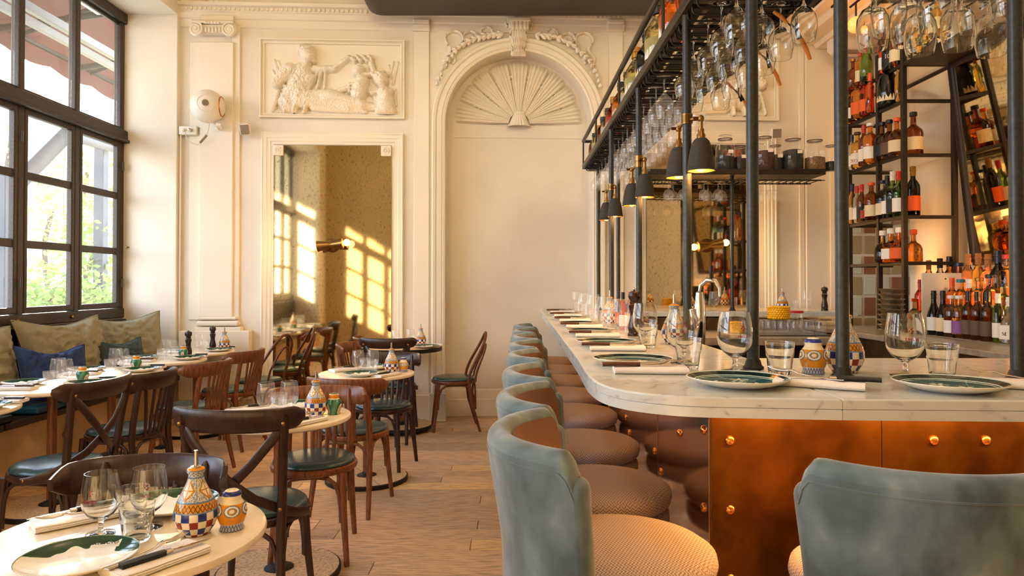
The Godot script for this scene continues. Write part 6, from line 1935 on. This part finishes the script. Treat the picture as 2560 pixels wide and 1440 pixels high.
# ---------------------------------------------------------------- things on the walls
func build_wall_things() -> void:
	var sp := P(519, 266, 6.55)
	var t := thing("ball_speaker", "round cream wall speaker with copper-edged side port on the pilaster", "speaker", sp)
	t.rotation = Vector3(-0.05, 0.28, 0)
	var r := 0.155
	obj("body", MB.new().ball(Vector3.ZERO, Vector3.ONE * r, 40, 28), m.white_plastic, t)
	var face := Transform3D(Basis(Vector3.RIGHT, PI / 2 + 0.06), Vector3.ZERO)
	obj("front_ring", MB.new().lathe([Vector2(0.075, 0.1345), Vector2(0.077, 0.138), Vector2(0.073, 0.1405), Vector2(0.07, 0.138)], 36, face), m.white_plastic, t)
	var dv := obj("driver", MB.new().lathe([Vector2(0.03, 0.15), Vector2(0.03, 0.158), Vector2(0.024, 0.16), Vector2(0, 0.158)], 28, face), m.grey_plastic, t)
	for k in 9:
		var a := TAU * k / 8.0
		var q := Vector3(cos(a) * 0.015, 0.1595, sin(a) * 0.015) if k < 8 else Vector3(0, 0.1595, 0)
		obj("driver_hole", MB.new().ball(face * q, Vector3.ONE * 0.0035, 6, 4), m.black, dv)
	var sd := Transform3D(Basis(Vector3(0, 0, 1), -PI / 2) * Basis(), Vector3.ZERO)
	sd = Transform3D(Basis(Vector3.UP, -0.15) * Basis(Vector3(0, 0, 1), -PI / 2), Vector3.ZERO)
	obj("port_ring", MB.new().lathe([Vector2(0.084, 0.122), Vector2(0.096, 0.122), Vector2(0.095, 0.132), Vector2(0.086, 0.131)], 36, sd), m.copper_cone, t)
	obj("port_cap", MB.new().lathe([Vector2(0.0, 0.143), Vector2(0.06, 0.138), Vector2(0.084, 0.126), Vector2(0.084, 0.12)].map(func(q): return q), 32, sd), m.white_plastic, t)
	obj("bracket", MB.new().tube([Vector3(0.05, -0.14, -0.03), Vector3(0.09, -0.19, -0.08), Vector3(0.05, -0.16, -0.16), Vector3(0.02, -0.08, -0.2)], 0.011, 8), m.white_plastic, t)
	obj("bracket_arm", MB.new().box(Vector3(0.1, -0.17, -0.08), Vector3(0.05, 0.03, 0.2), 0.006), m.white_plastic, t)
	var ob := thing("power_outlet", "white double power outlet below the round speaker", "outlet", P(472, 327, 6.7))
	obj("box", MB.new().box(Vector3.ZERO, Vector3(0.175, 0.085, 0.05), 0.008), m.white_plastic, ob)
	for x in [-0.035, 0.03]:
		obj("plug", MB.new().lathe([Vector2(0, 0.02), Vector2(0.018, 0.02), Vector2(0.016, 0.05), Vector2(0, 0.055)], 16, Transform3D(Basis(Vector3.RIGHT, PI / 2), Vector3(x, 0, 0.005))), m.white_plastic if x < 0 else m.steel, ob)
	var cb := thing("speaker_cable", "thin cream cable looping from the outlet up to the round speaker", "cable")
	var pts := []
	for q in [[463, 330], [466, 345], [478, 357], [495, 362], [508, 350], [518, 335], [522, 318], [524, 305]]:
		pts.append(P(q[0], q[1], 6.64))
	obj("cable", MB.new().tube(pts, 0.004, 6), m.cable, cb)
	obj("adapter", MB.new().tube([P(500, 357, 6.63), P(517, 338, 6.63)], 0.012, 8), m.grey_plastic, cb)
	obj("riser", MB.new().tube([P(452, 338, 6.7), P(450, 600, 6.7), P(448, 830, 6.7)], 0.008, 8), m.plaster, cb)
	var s2 := thing("small_speaker", "small grey box speaker beside the relief panel", "speaker", P(613, 322, 6.66))
	s2.rotation = Vector3(0.28, 0.22, 0.1)
	obj("body", MB.new().box(Vector3.ZERO, Vector3(0.09, 0.11, 0.08), 0.008), m.white_plastic, s2)
	obj("grille", MB.new().box(Vector3(0, -0.005, 0.041), Vector3(0.078, 0.09, 0.006), 0.002), m.grey_plastic, s2)
	obj("mount", MB.new().tube([Vector3(0.01, 0.04, -0.03), Vector3(0.02, 0.075, -0.07)], 0.012, 8), m.white_plastic, s2)
	var s3 := thing("small_speaker", "small grey box speaker above the far jars, right of the relief", "speaker", P(1940, 333, 6.85))
	s3.rotation = Vector3(0.25, -0.15, 0.0)
	obj("body", MB.new().box(Vector3.ZERO, Vector3(0.09, 0.1, 0.08), 0.008), m.white_plastic, s3)
	obj("grille", MB.new().box(Vector3(0, 0, 0.041), Vector3(0.078, 0.085, 0.006), 0.002), m.grey_plastic, s3)
	var d := thing("ceiling_duct", "dark brown round-cornered ceiling duct crossing the top of the picture", "duct")
	var a := P(892, 12, 6.2)
	var b := P(1640, 29, 6.66)
	var pl := PackedVector2Array()
	for k in 9:
		var an := PI + PI / 2 * k / 8.0
		pl.append(Vector2(0.16 + cos(an) * 0.16, 0.1 + sin(an) * 0.1))
	pl.append(Vector2(3.6, 0.0))
	pl.append(Vector2(3.6, 0.55))
	pl.append(Vector2(0.0, 0.55))
	var dx := Transform3D(Basis(Vector3(0, 0, 1), 0.0) , Vector3(a.x, b.y - 0.035, -6.25))
	obj("casing", MB.new().prism(pl, -0.42, 0.0, 0.012, dx), m.duct, d)
	obj("lip", MB.new().box(Vector3(a.x + 1.9, b.y - 0.03, -6.235), Vector3(3.4, 0.012, 0.03), 0.003), m.duct, d)
	for k in 3:
		obj("seam", MB.new().box(Vector3(a.x + 0.5 + k * 1.2, b.y + 0.1, -6.247), Vector3(0.006, 0.27, 0.008)), m.black, d)
	for x in [0.5, 2.2]:
		obj("hanger_rod", MB.new().tube([Vector3(a.x + x, b.y + 0.5, -6.5), Vector3(a.x + x, 5.0, -6.5)], 0.012, 8), m.darkmetal, d)

# ---------------------------------------------------------------- tableware
var W := {}
func wine_prof() -> Array:
	return [Vector2(0.0, 0.0015), Vector2(0.033, 0.0), Vector2(0.0335, 0.002), Vector2(0.012, 0.005), Vector2(0.0065, 0.01), Vector2(0.0055, 0.02), Vector2(0.0065, 0.032), Vector2(0.015, 0.0375), Vector2(0.03, 0.049), Vector2(0.0405, 0.066), Vector2(0.0443, 0.083), Vector2(0.0435, 0.103), Vector2(0.0405, 0.126), Vector2(0.0365, 0.15)]
func make_tableware() -> void:
	W.plate = proto("plate", "plate")
	var pm := MB.new().lathe([Vector2(0.0, 0.004), Vector2(0.06, 0.004), Vector2(0.082, 0.008), Vector2(0.106, 0.016), Vector2(0.1175, 0.0225), Vector2(0.119, 0.0237)].map(func(q): return q), 56, Transform3D.IDENTITY, 60)
	pm.planar_uv(0, 2, 1.0 / 0.238)
	flip_up(pm)
	obj("face", pm, m.plate, W.plate)
	obj("foot", MB.new().lathe([Vector2(0, 0.0), Vector2(0.062, 0.0), Vector2(0.066, 0.0015), Vector2(0.1, 0.012), Vector2(0.117, 0.0205), Vector2(0.1195, 0.0225), Vector2(0.119, 0.0239)], 56, Transform3D.IDENTITY, 60), m.porcelain, W.plate)
	letter_flat(W.plate, "MILANO", 0.014, Vector3(0.026, 0.0172, -0.083))
	W.bar_plate = proto("bar_plate", "plate")
	var bp := MB.new().lathe([Vector2(0.0, 0.006), Vector2(0.08, 0.006), Vector2(0.098, 0.011), Vector2(0.119, 0.0215), Vector2(0.121, 0.0225)], 64, Transform3D.IDENTITY, 60)
	bp.planar_uv(0, 2, 1.0 / 0.242)
	flip_up(bp)
	obj("face", bp, m.bar_plate, W.bar_plate)
	obj("foot", MB.new().lathe([Vector2(0, 0.0), Vector2(0.068, 0.0), Vector2(0.072, 0.002), Vector2(0.1, 0.009), Vector2(0.119, 0.019), Vector2(0.1215, 0.0215), Vector2(0.121, 0.0227)], 64, Transform3D.IDENTITY, 60), m.porcelain, W.bar_plate)
	W.napkin = proto("napkin", "napkin")
	var nb := MB.new()
	var prof := []
	# folded cloth: rounded fold on the left, open layers on the right
	for q in [[-0.03, 0.0], [-0.036, 0.003], [-0.038, 0.008], [-0.036, 0.013], [-0.03, 0.0165], [0.0, 0.0175], [0.034, 0.0165], [0.037, 0.0145], [0.034, 0.0125], [0.039, 0.0105], [0.036, 0.008], [0.038, 0.005], [0.035, 0.002], [0.03, 0.0]]:
		prof.append(Vector2(q[0] * 1.3, q[1]))
	var pg := PackedVector2Array(prof)
	nb.grid(52, 18, func(u, v):
		var k: float = u * 13.0
		var i: int = mini(int(k), 12)
		var p: Vector2 = prof[i].lerp(prof[i + 1], k - i)
		var w: float = 1.0 + 0.035 * sin(v * 7.0)
		return Vector3(p.x * w, p.y * (1.0 + 0.08 * sin(v * 5.0 + p.x * 40.0)), lerpf(0.1, -0.1, v)), true, true)
	nb.prism(pg, -0.0995, 0.0995, 0.0, Transform3D.IDENTITY, 70.0)
	obj("cloth", flip(nb), m.napkin, W.napkin)
	W.fork = proto("fork", "fork")
	var fk := MB.new()
	var hp := []
	var hw := []
	for k in 13:
		var f := k / 12.0
		hp.append(Vector3(0, 0.003 + 0.007 * pow(absf(f - 0.25), 1.6) * 2.0 + (0.004 if f > 0.9 else 0.0), lerpf(0.095, -0.045, f)))
		hw.append(lerpf(0.02, 0.0065, smoothstep(0.0, 0.75, f)) + 0.013 * smoothstep(0.85, 1.0, f))
	fk.strap(hp, hw, 0.0028, [Vector3.RIGHT])
	obj("handle", fk, m.silver, W.fork)
	for k in 4:
		var x := (k - 1.5) * 0.0056
		obj("tine", MB.new().tube([Vector3(x * 0.9, 0.0145, -0.042), Vector3(x, 0.0125, -0.065), Vector3(x, 0.017, -0.09), Vector3(x, 0.02, -0.1)], [0.0022, 0.0017, 0.0014, 0.0006], 6), m.silver, W.fork)
	W.knife = proto("knife", "knife")
	obj("handle", MB.new().strap([Vector3(0, 0.006, 0.095), Vector3(0, 0.0065, 0.05), Vector3(0, 0.006, 0.0)], [0.019, 0.018, 0.014], 0.0105, [Vector3.RIGHT]), m.black, W.knife)
	obj("bolster", MB.new().strap([Vector3(0, 0.006, 0.001), Vector3(0, 0.006, -0.014)], [0.0145, 0.0125], 0.008, [Vector3.RIGHT]), m.silver, W.knife)
	obj("blade", MB.new().strap([Vector3(0, 0.005, -0.013), Vector3(0.001, 0.0045, -0.06), Vector3(-0.001, 0.004, -0.095), Vector3(-0.004, 0.004, -0.108)], [0.0135, 0.016, 0.011, 0.002], 0.0018, [Vector3.RIGHT]), m.silver, W.knife)
	W.wood_knife = proto("wooden_knife", "knife")
	obj("handle", MB.new().strap([Vector3(0, 0.006, 0.098), Vector3(0, 0.007, 0.05), Vector3(0, 0.006, -0.005)], [0.02, 0.019, 0.015], 0.0115, [Vector3.RIGHT]), m.tan_handle, W.wood_knife)
	obj("blade", MB.new().strap([Vector3(0, 0.005, -0.004), Vector3(0.001, 0.0045, -0.06), Vector3(-0.001, 0.004, -0.095), Vector3(-0.004, 0.004, -0.108)], [0.0135, 0.016, 0.011, 0.002], 0.0018, [Vector3.RIGHT]), m.silver, W.wood_knife)
	W.wine = proto("wine_glass", "wine glass")
	obj("glass", MB.new().lathe(wine_prof(), 36, Transform3D.IDENTITY, 70), m.glass, W.wine)
	obj("rim", MB.new().tube(circle(0.0365, 0.15, 36), 0.0008, 5), m.glass, W.wine)
	var em := MB.new()
	for q in [[0, 0.105, 0.0022], [-0.004, 0.11, 0.0018], [0.004, 0.109, 0.0016], [-0.001, 0.114, 0.002], [0.003, 0.116, 0.0013], [-0.005, 0.117, 0.0012]]:
		em.ball(Vector3(q[0], q[1], 0.0428 - (q[1] - 0.106) * 0.13), Vector3(q[2], q[2], 0.0006), 8, 4)
	
	W.wine_thick = proto("stemmed_glass", "wine glass")
	var wp := wine_prof()
	for q in [Vector2(0.0353, 0.15), Vector2(0.0393, 0.126), Vector2(0.0423, 0.103), Vector2(0.0431, 0.083), Vector2(0.0392, 0.067), Vector2(0.029, 0.0512), Vector2(0.015, 0.042), Vector2(0.0, 0.0395)]:
		wp.append(q)
	obj("glass", MB.new().lathe(wp, 48, Transform3D.IDENTITY, 70), m.thick_glass, W.wine_thick)
	lettering(W.wine_thick, "EMILIE", 0.0085, Vector3(0, 0.09, 0.0446), m.red_ink, "printed_name")
	obj("emblem", em, m.red_ink, W.wine_thick)
	W.tumbler = proto("tumbler", "tumbler")
	var flute := func(a: float, r: float, h: float) -> float:
		var w := smoothstep(0.0, 0.012, h) * (1.0 - smoothstep(0.042, 0.052, h))
		return r * (1.0 - 0.07 * w * (0.5 + 0.5 * cos(a * 10.0)))
	obj("glass", MB.new().lathe([Vector2(0, 0.0), Vector2(0.027, 0.0), Vector2(0.029, 0.003), Vector2(0.0305, 0.012), Vector2(0.0325, 0.03), Vector2(0.034, 0.044), Vector2(0.036, 0.05), Vector2(0.037, 0.056), Vector2(0.0372, 0.06), Vector2(0.0395, 0.088), Vector2(0.0397, 0.089), Vector2(0.0383, 0.089), Vector2(0.036, 0.06), Vector2(0.0315, 0.045), Vector2(0.0275, 0.014), Vector2(0.022, 0.0105), Vector2(0, 0.01)], 60, Transform3D.IDENTITY, 50, flute), m.glass, W.tumbler)
	W.tumbler_thick = proto("glass_tumbler", "tumbler")
	obj("glass", W.tumbler.get_child(0).mesh, m.thick_glass, W.tumbler_thick)
	W.oil = proto("oil_bottle", "bottle")
	obj("body", MB.new().lathe([Vector2(0, 0), Vector2(0.031, 0), Vector2(0.034, 0.003), Vector2(0.045, 0.02), Vector2(0.0515, 0.042), Vector2(0.0505, 0.06), Vector2(0.043, 0.082), Vector2(0.031, 0.106), Vector2(0.0205, 0.128), Vector2(0.0175, 0.14), Vector2(0.0172, 0.148), Vector2(0.0205, 0.1505), Vector2(0.022, 0.155), Vector2(0.019, 0.16), Vector2(0.01, 0.162), Vector2(0, 0.162)], 44, Transform3D.IDENTITY, 60), m.oil, W.oil)
	obj("pourer", MB.new().lathe([Vector2(0.012, 0.161), Vector2(0.0125, 0.164), Vector2(0.0055, 0.1665), Vector2(0.0052, 0.175), Vector2(0.0047, 0.203), Vector2(0.0, 0.2035)], 16), m.steel, W.oil)
	var shp := [Vector2(0, 0), Vector2(0.028, 0), Vector2(0.03, 0.003), Vector2(0.027, 0.012), Vector2(0.0335, 0.028), Vector2(0.0365, 0.045), Vector2(0.034, 0.06), Vector2(0.024, 0.073), Vector2(0.0215, 0.08), Vector2(0.0235, 0.086), Vector2(0.022, 0.093), Vector2(0.012, 0.099), Vector2(0, 0.1)]
	W.shaker_o = proto("orange_shaker", "shaker")
	obj("body", MB.new().lathe(shp, 36, Transform3D.IDENTITY, 60), m.shaker_o, W.shaker_o)
	W.shaker_g = proto("green_shaker", "shaker")
	obj("body", MB.new().lathe(shp, 36, Transform3D.IDENTITY, 60), m.shaker_g, W.shaker_g)
	for k in 5:
		var hole := MB.new().ball(Vector3(cos(k * TAU / 5) * 0.008, 0.0992, sin(k * TAU / 5) * 0.008), Vector3(0.0016, 0.0006, 0.0016), 6, 4).mesh()
		obj("shaker_hole", hole, m.ink, W.shaker_o)
		obj("shaker_hole", hole, m.ink, W.shaker_g)
	W.mill = proto("pepper_mill", "pepper mill")
	obj("body", MB.new().lathe([Vector2(0, 0), Vector2(0.03, 0), Vector2(0.031, 0.01), Vector2(0.026, 0.018), Vector2(0.029, 0.03), Vector2(0.028, 0.05), Vector2(0.02, 0.085), Vector2(0.0185, 0.105), Vector2(0.024, 0.13), Vector2(0.026, 0.142), Vector2(0.02, 0.148), Vector2(0, 0.148)], 32), m.mill, W.mill)
	obj("head", MB.new().lathe([Vector2(0, 0.15), Vector2(0.02, 0.15), Vector2(0.023, 0.157), Vector2(0.018, 0.163), Vector2(0.027, 0.178), Vector2(0.029, 0.192), Vector2(0.024, 0.206), Vector2(0.008, 0.213), Vector2(0, 0.214)], 32), m.mill, W.mill)
	obj("knob", MB.new().ball(Vector3(0, 0.22, 0), Vector3(0.007, 0.007, 0.007), 12, 8), m.steel, W.mill)
func flip_up(b: MB) -> void:
	# lathe profiles run upwards with the outside on the right; a dish face looks up instead
	for k in range(0, b.ix.size(), 3):
		var q := b.ix[k + 1]
		b.ix[k + 1] = b.ix[k + 2]
		b.ix[k + 2] = q
	for k in b.n.size():
		b.n[k] = -b.n[k]
func letter_flat(t: Node3D, s: String, size: float, at: Vector3) -> void:
	lettering(t, s, size, at, m.ink, "printed_name")
	t.get_child(t.get_child_count() - 1).rotation = Vector3(-PI / 2 + 0.3, 0, 0)

const TOP := 0.7352
func put(what: String, at: Vector3, deg: float, label: String, group: String) -> Node3D:
	var o := dup(W[what], at, deg_to_rad(deg), label, group)
	if what.begins_with("wine") and at.y > 1.0:
		o.scale = Vector3.ONE * 1.12
	return o
func set_round(cx: float, cz: float, top: float, where: String, green: bool, first: bool) -> void:
	var at := func(dx: float, dz: float, dy := 0.0) -> Vector3: return Vector3(cx + dx, top + dy, -(cz + dz))
	put("plate", at.call(0.0, -0.195), 12, "white plate with green painted rim, near side of " + where, "green-rimmed plates")
	put("plate", at.call(0.02, 0.185), 12, "white plate with green painted rim, far side of " + where, "green-rimmed plates")
	put("napkin", at.call(0.165, -0.185), -32, "folded white napkin with cutlery, near side of " + where, "folded napkins")
	put("fork", at.call(0.145, -0.185, 0.018), -26, "silver fork on the napkin, near side of " + where, "forks")
	put("knife", at.call(0.185, -0.185, 0.0185), -36, "dark-handled knife on the napkin, near side of " + where, "knives")
	put("napkin", at.call(-0.175, 0.09), -48, "folded white napkin, far left side of " + where, "folded napkins")
	put("fork", at.call(-0.16, 0.075, 0.018), 140, "silver fork on the napkin, far left side of " + where, "forks")
	put("knife", at.call(-0.19, 0.105, 0.0185), 132, "dark-handled knife on the napkin, far left side of " + where, "knives")
	var wk := "wine_thick" if first else "wine"
	put(wk, at.call(-0.062, -0.005), 0, "stemmed wine glass, left of two on " + where, "wine glasses on the tables")
	put(wk, at.call(0.03, 0.045), 20, "stemmed wine glass, right of two on " + where, "wine glasses on the tables")
	var tk := "tumbler_thick" if first else "tumbler"
	put(tk, at.call(-0.03, 0.08), 0, "fluted water tumbler, left of two on " + where, "water tumblers on the tables")
	put(tk, at.call(0.048, -0.045), 15, "fluted water tumbler, right of two on " + where, "water tumblers on the tables")
	put("oil", at.call(0.168, 0.0), 30, "checked ceramic oil bottle with steel pourer on " + where, "ceramic oil bottles")
	put("shaker_g" if green else "shaker_o", at.call(0.245, 0.03), 40, ("green ceramic shaker on " if green else "orange and blue ceramic shaker on ") + where, "ceramic shakers")
func set_bench(cx: float, cz: float, where: String, k: int) -> void:
	var at := func(dx: float, dz: float, dy := 0.0) -> Vector3: return Vector3(cx + dx, TOP + dy, -(cz + dz))
	put("plate", at.call(-0.19, 0.03), 20, "white plate with green painted rim, bench side of " + where, "green-rimmed plates")
	put("plate", at.call(0.2, 0.0), 5, "white plate with green painted rim, chair side of " + where, "green-rimmed plates")
	put("napkin", at.call(-0.1, -0.16), -84, "folded white napkin, bench side of " + where, "folded napkins")
	put("wood_knife", at.call(-0.1, -0.165, 0.0185), 92, "brown-handled knife on the napkin, bench side of " + where, "knives")
	put("fork", at.call(-0.1, -0.14, 0.018), -88, "silver fork on the napkin, bench side of " + where, "forks")
	put("napkin", at.call(0.17, 0.18), -82, "folded white napkin, chair side of " + where, "folded napkins")
	put("knife", at.call(0.18, 0.175, 0.0185), 95, "dark-handled knife on the napkin, chair side of " + where, "knives")
	put("wine", at.call(-0.03, 0.1), 0, "stemmed wine glass, left of two on " + where, "wine glasses on the tables")
	put("wine", at.call(0.05, 0.04), 0, "stemmed wine glass, right of two on " + where, "wine glasses on the tables")
	put("tumbler", at.call(0.0, -0.02), 0, "fluted water tumbler, left of two on " + where, "water tumblers on the tables")
	put("tumbler", at.call(0.0, 0.2), 0, "fluted water tumbler, right of two on " + where, "water tumblers on the tables")
	if k == 0:
		put("oil", at.call(-0.02, 0.26), 10, "checked ceramic oil bottle with steel pourer on " + where, "ceramic oil bottles")
	elif k < 4:
		put("shaker_g", at.call(0.1, 0.13), 10 + 30 * k, "green ceramic shaker on " + where, "ceramic shakers")
	if k == 3:
		put("mill", at.call(0.1, 0.22), 0, "dark wooden pepper mill on " + where, "pepper mills")
	if k == 4:
		put("mill", at.call(0.08, 0.16), 0, "dark wooden pepper mill on " + where, "pepper mills")
		put("oil", at.call(0.18, 0.18), 10, "checked ceramic oil bottle with steel pourer on " + where, "ceramic oil bottles")
func build_tableware() -> void:
	make_tableware()
	for k in 3:
		var q = TABLES[k]
		set_round(q[1], q[2], TOP, q[3], k == 1, k == 0)
	for k in 5:
		set_bench(BENCH[k][0], BENCH[k][1], BENCH[k][2], k)
	var d := Vector3(-0.99, 0.7655, -6.42)
	put("oil", d + Vector3(0.16, 0, -0.1), 10, "checked ceramic oil bottle on the dark-edged table at the back wall", "ceramic oil bottles")
	put("plate", d + Vector3(0.24, 0, 0.12), 10, "white plate with green painted rim on the dark-edged table", "green-rimmed plates")
	put("wine", d + Vector3(-0.06, 0, 0.0), 0, "stemmed wine glass on the dark-edged table, left", "wine glasses on the tables")
	put("wine", d + Vector3(0.06, 0, -0.12), 0, "stemmed wine glass on the dark-edged table, right", "wine glasses on the tables")
	put("napkin", d + Vector3(0.26, 0, -0.06), -85, "folded white napkin on the dark-edged table", "folded napkins")
	# the bar's left side, seven places counted from the camera
	var ord := ["first", "second", "third", "fourth", "fifth", "sixth", "seventh"]
	var zs := [2.145, 2.79, 3.44, 4.1, 4.75, 5.4, 6.05]
	for k in 7:
		var z: float = zs[k]
		var w: String = "%s place along the bar's left side, counted from the camera" % ord[k]
		var x: float = 0.375 + 0.008 * k
		put("bar_plate", Vector3(x, 1.1003, -z), 20 * k, "teal flowered plate, " + w, "teal plates on the bar")
		put("napkin", Vector3(x + 0.015, 1.1003, -(z - 0.19)), 86, "folded white napkin, " + w, "napkins on the bar")
		put("wood_knife", Vector3(x - 0.02, 1.1185, -(z - 0.2)), -90, "wooden-handled knife on the napkin, " + w, "knives on the bar")
		put("fork", Vector3(x + 0.035, 1.118, -(z - 0.172)), -92, "silver fork on the napkin, " + w, "forks on the bar")
		put("tumbler_thick" if k < 2 else "tumbler", Vector3(x + 0.145, 1.1003, -(z - 0.1)), 0, "fluted water tumbler, " + w, "tumblers on the bar")
		put("wine_thick" if k < 2 else "wine", Vector3(x + 0.16, 1.1003, -(z + 0.03)), 0, "stemmed wine glass, " + w, "wine glasses on the bar")
	# the bar's front corner
	put("bar_plate", Vector3(0.553, 1.1003, -1.705), 100, "teal flowered plate at the bar's front corner, below the grey column", "teal plates on the bar")
	put("wine_thick", Vector3(0.637, 1.1003, -1.985), 10, "large stemmed wine glass at the bar's front corner, left of the column", "wine glasses on the bar")
	put("tumbler_thick", Vector3(0.735, 1.1003, -1.91), 0, "fluted water tumbler between the two near columns", "tumblers on the bar")
	put("napkin", Vector3(0.745, 1.1003, -1.69), 62, "folded white napkin with fork and knife on the bar's front edge", "napkins on the bar")
	put("fork", Vector3(0.725, 1.118, -1.715), 40, "silver fork on the napkin at the bar's front edge", "forks on the bar")
	put("knife", Vector3(0.775, 1.1185, -1.665), 64, "dark-handled knife on the napkin at the bar's front edge", "knives on the bar")
	put("shaker_o", Vector3(0.835, 1.1003, -1.93), 70, "orange and blue ceramic shaker beside the near column", "ceramic shakers")
	put("oil", Vector3(0.935, 1.1003, -1.96), 20, "large checked ceramic oil bottle half behind the near column", "ceramic oil bottles")
	put("wine_thick", Vector3(1.062, 1.1003, -1.885), -10, "large stemmed wine glass right of the near column", "wine glasses on the bar")
	put("tumbler_thick", Vector3(1.14, 1.1003, -1.85), 20, "fluted water tumbler at the right of the bar front", "tumblers on the bar")
	put("bar_plate", Vector3(1.025, 1.1003, -1.635), 200, "teal flowered plate at the right of the bar front", "teal plates on the bar")
	put("napkin", Vector3(1.235, 1.1003, -1.66), 60, "folded white napkin cut by the right frame edge", "napkins on the bar")
	put("fork", Vector3(1.215, 1.118, -1.69), 42, "silver fork on the napkin at the right frame edge", "forks on the bar")
	# bottles, mills and odds along the bar
	put("oil", Vector3(0.67, 1.1003, -2.86), 100, "blue and white ceramic oil bottle on the bar behind the tumblers", "ceramic oil bottles")
	put("oil", Vector3(0.62, 1.1003, -4.35), 60, "checked ceramic oil bottle far along the bar, left of the columns", "ceramic oil bottles")
	put("mill", Vector3(0.585, 1.1003, -3.3), 0, "big dark wooden pepper mill standing on the bar's left side", "pepper mills")
	put("oil", Vector3(1.62, 1.1003, -6.3), 0, "checked ceramic oil bottle on the far counter before the right mirror", "ceramic oil bottles")
	put("oil", Vector3(2.47, 1.1003, -6.35), 30, "checked ceramic oil bottle on the far counter against the cream wall", "ceramic oil bottles")
	put("mill", Vector3(2.85 - 0.02, 1.1003 - 0.0, -6.3), 0, "dark wooden pepper mill at the right end of the far counter", "pepper mills")
	put("tumbler", Vector3(2.58, 1.1003, -6.35), 0, "water tumbler on the far counter", "tumblers on the bar")
	put("wine", Vector3(2.69, 1.1003, -6.35), 0, "stemmed wine glass on the far counter", "wine glasses on the bar")
	put("wine", Vector3(1.88, 1.1003, -6.45), 0, "stemmed wine glass on the far counter before the mirror", "wine glasses on the bar")
	for q in [[0.66, 3.86, "amber", "orange", "yellow", "hot sauce bottle with yellow cap on the bar"], [0.6, 3.72, "red", "black", "white", "small red sauce bottle on the bar"], [0.62, 4.0, "brown", "blue", "orange", "small brown bitters bottle on the bar"]]:
		bottle(4, q[2], q[3], q[4], 0.2, Vector3(q[0], 1.1005, -q[1]), q[5], "sauce bottles on the bar")

func _ready() -> void:
	make_materials()
	setup()
	build_shell()
	build_window()
	build_outside()
	build_wall()
	build_bench()
	build_tables()
	build_chairs()
	build_stools()
	build_bar()
	build_wall_things()
	build_tableware()
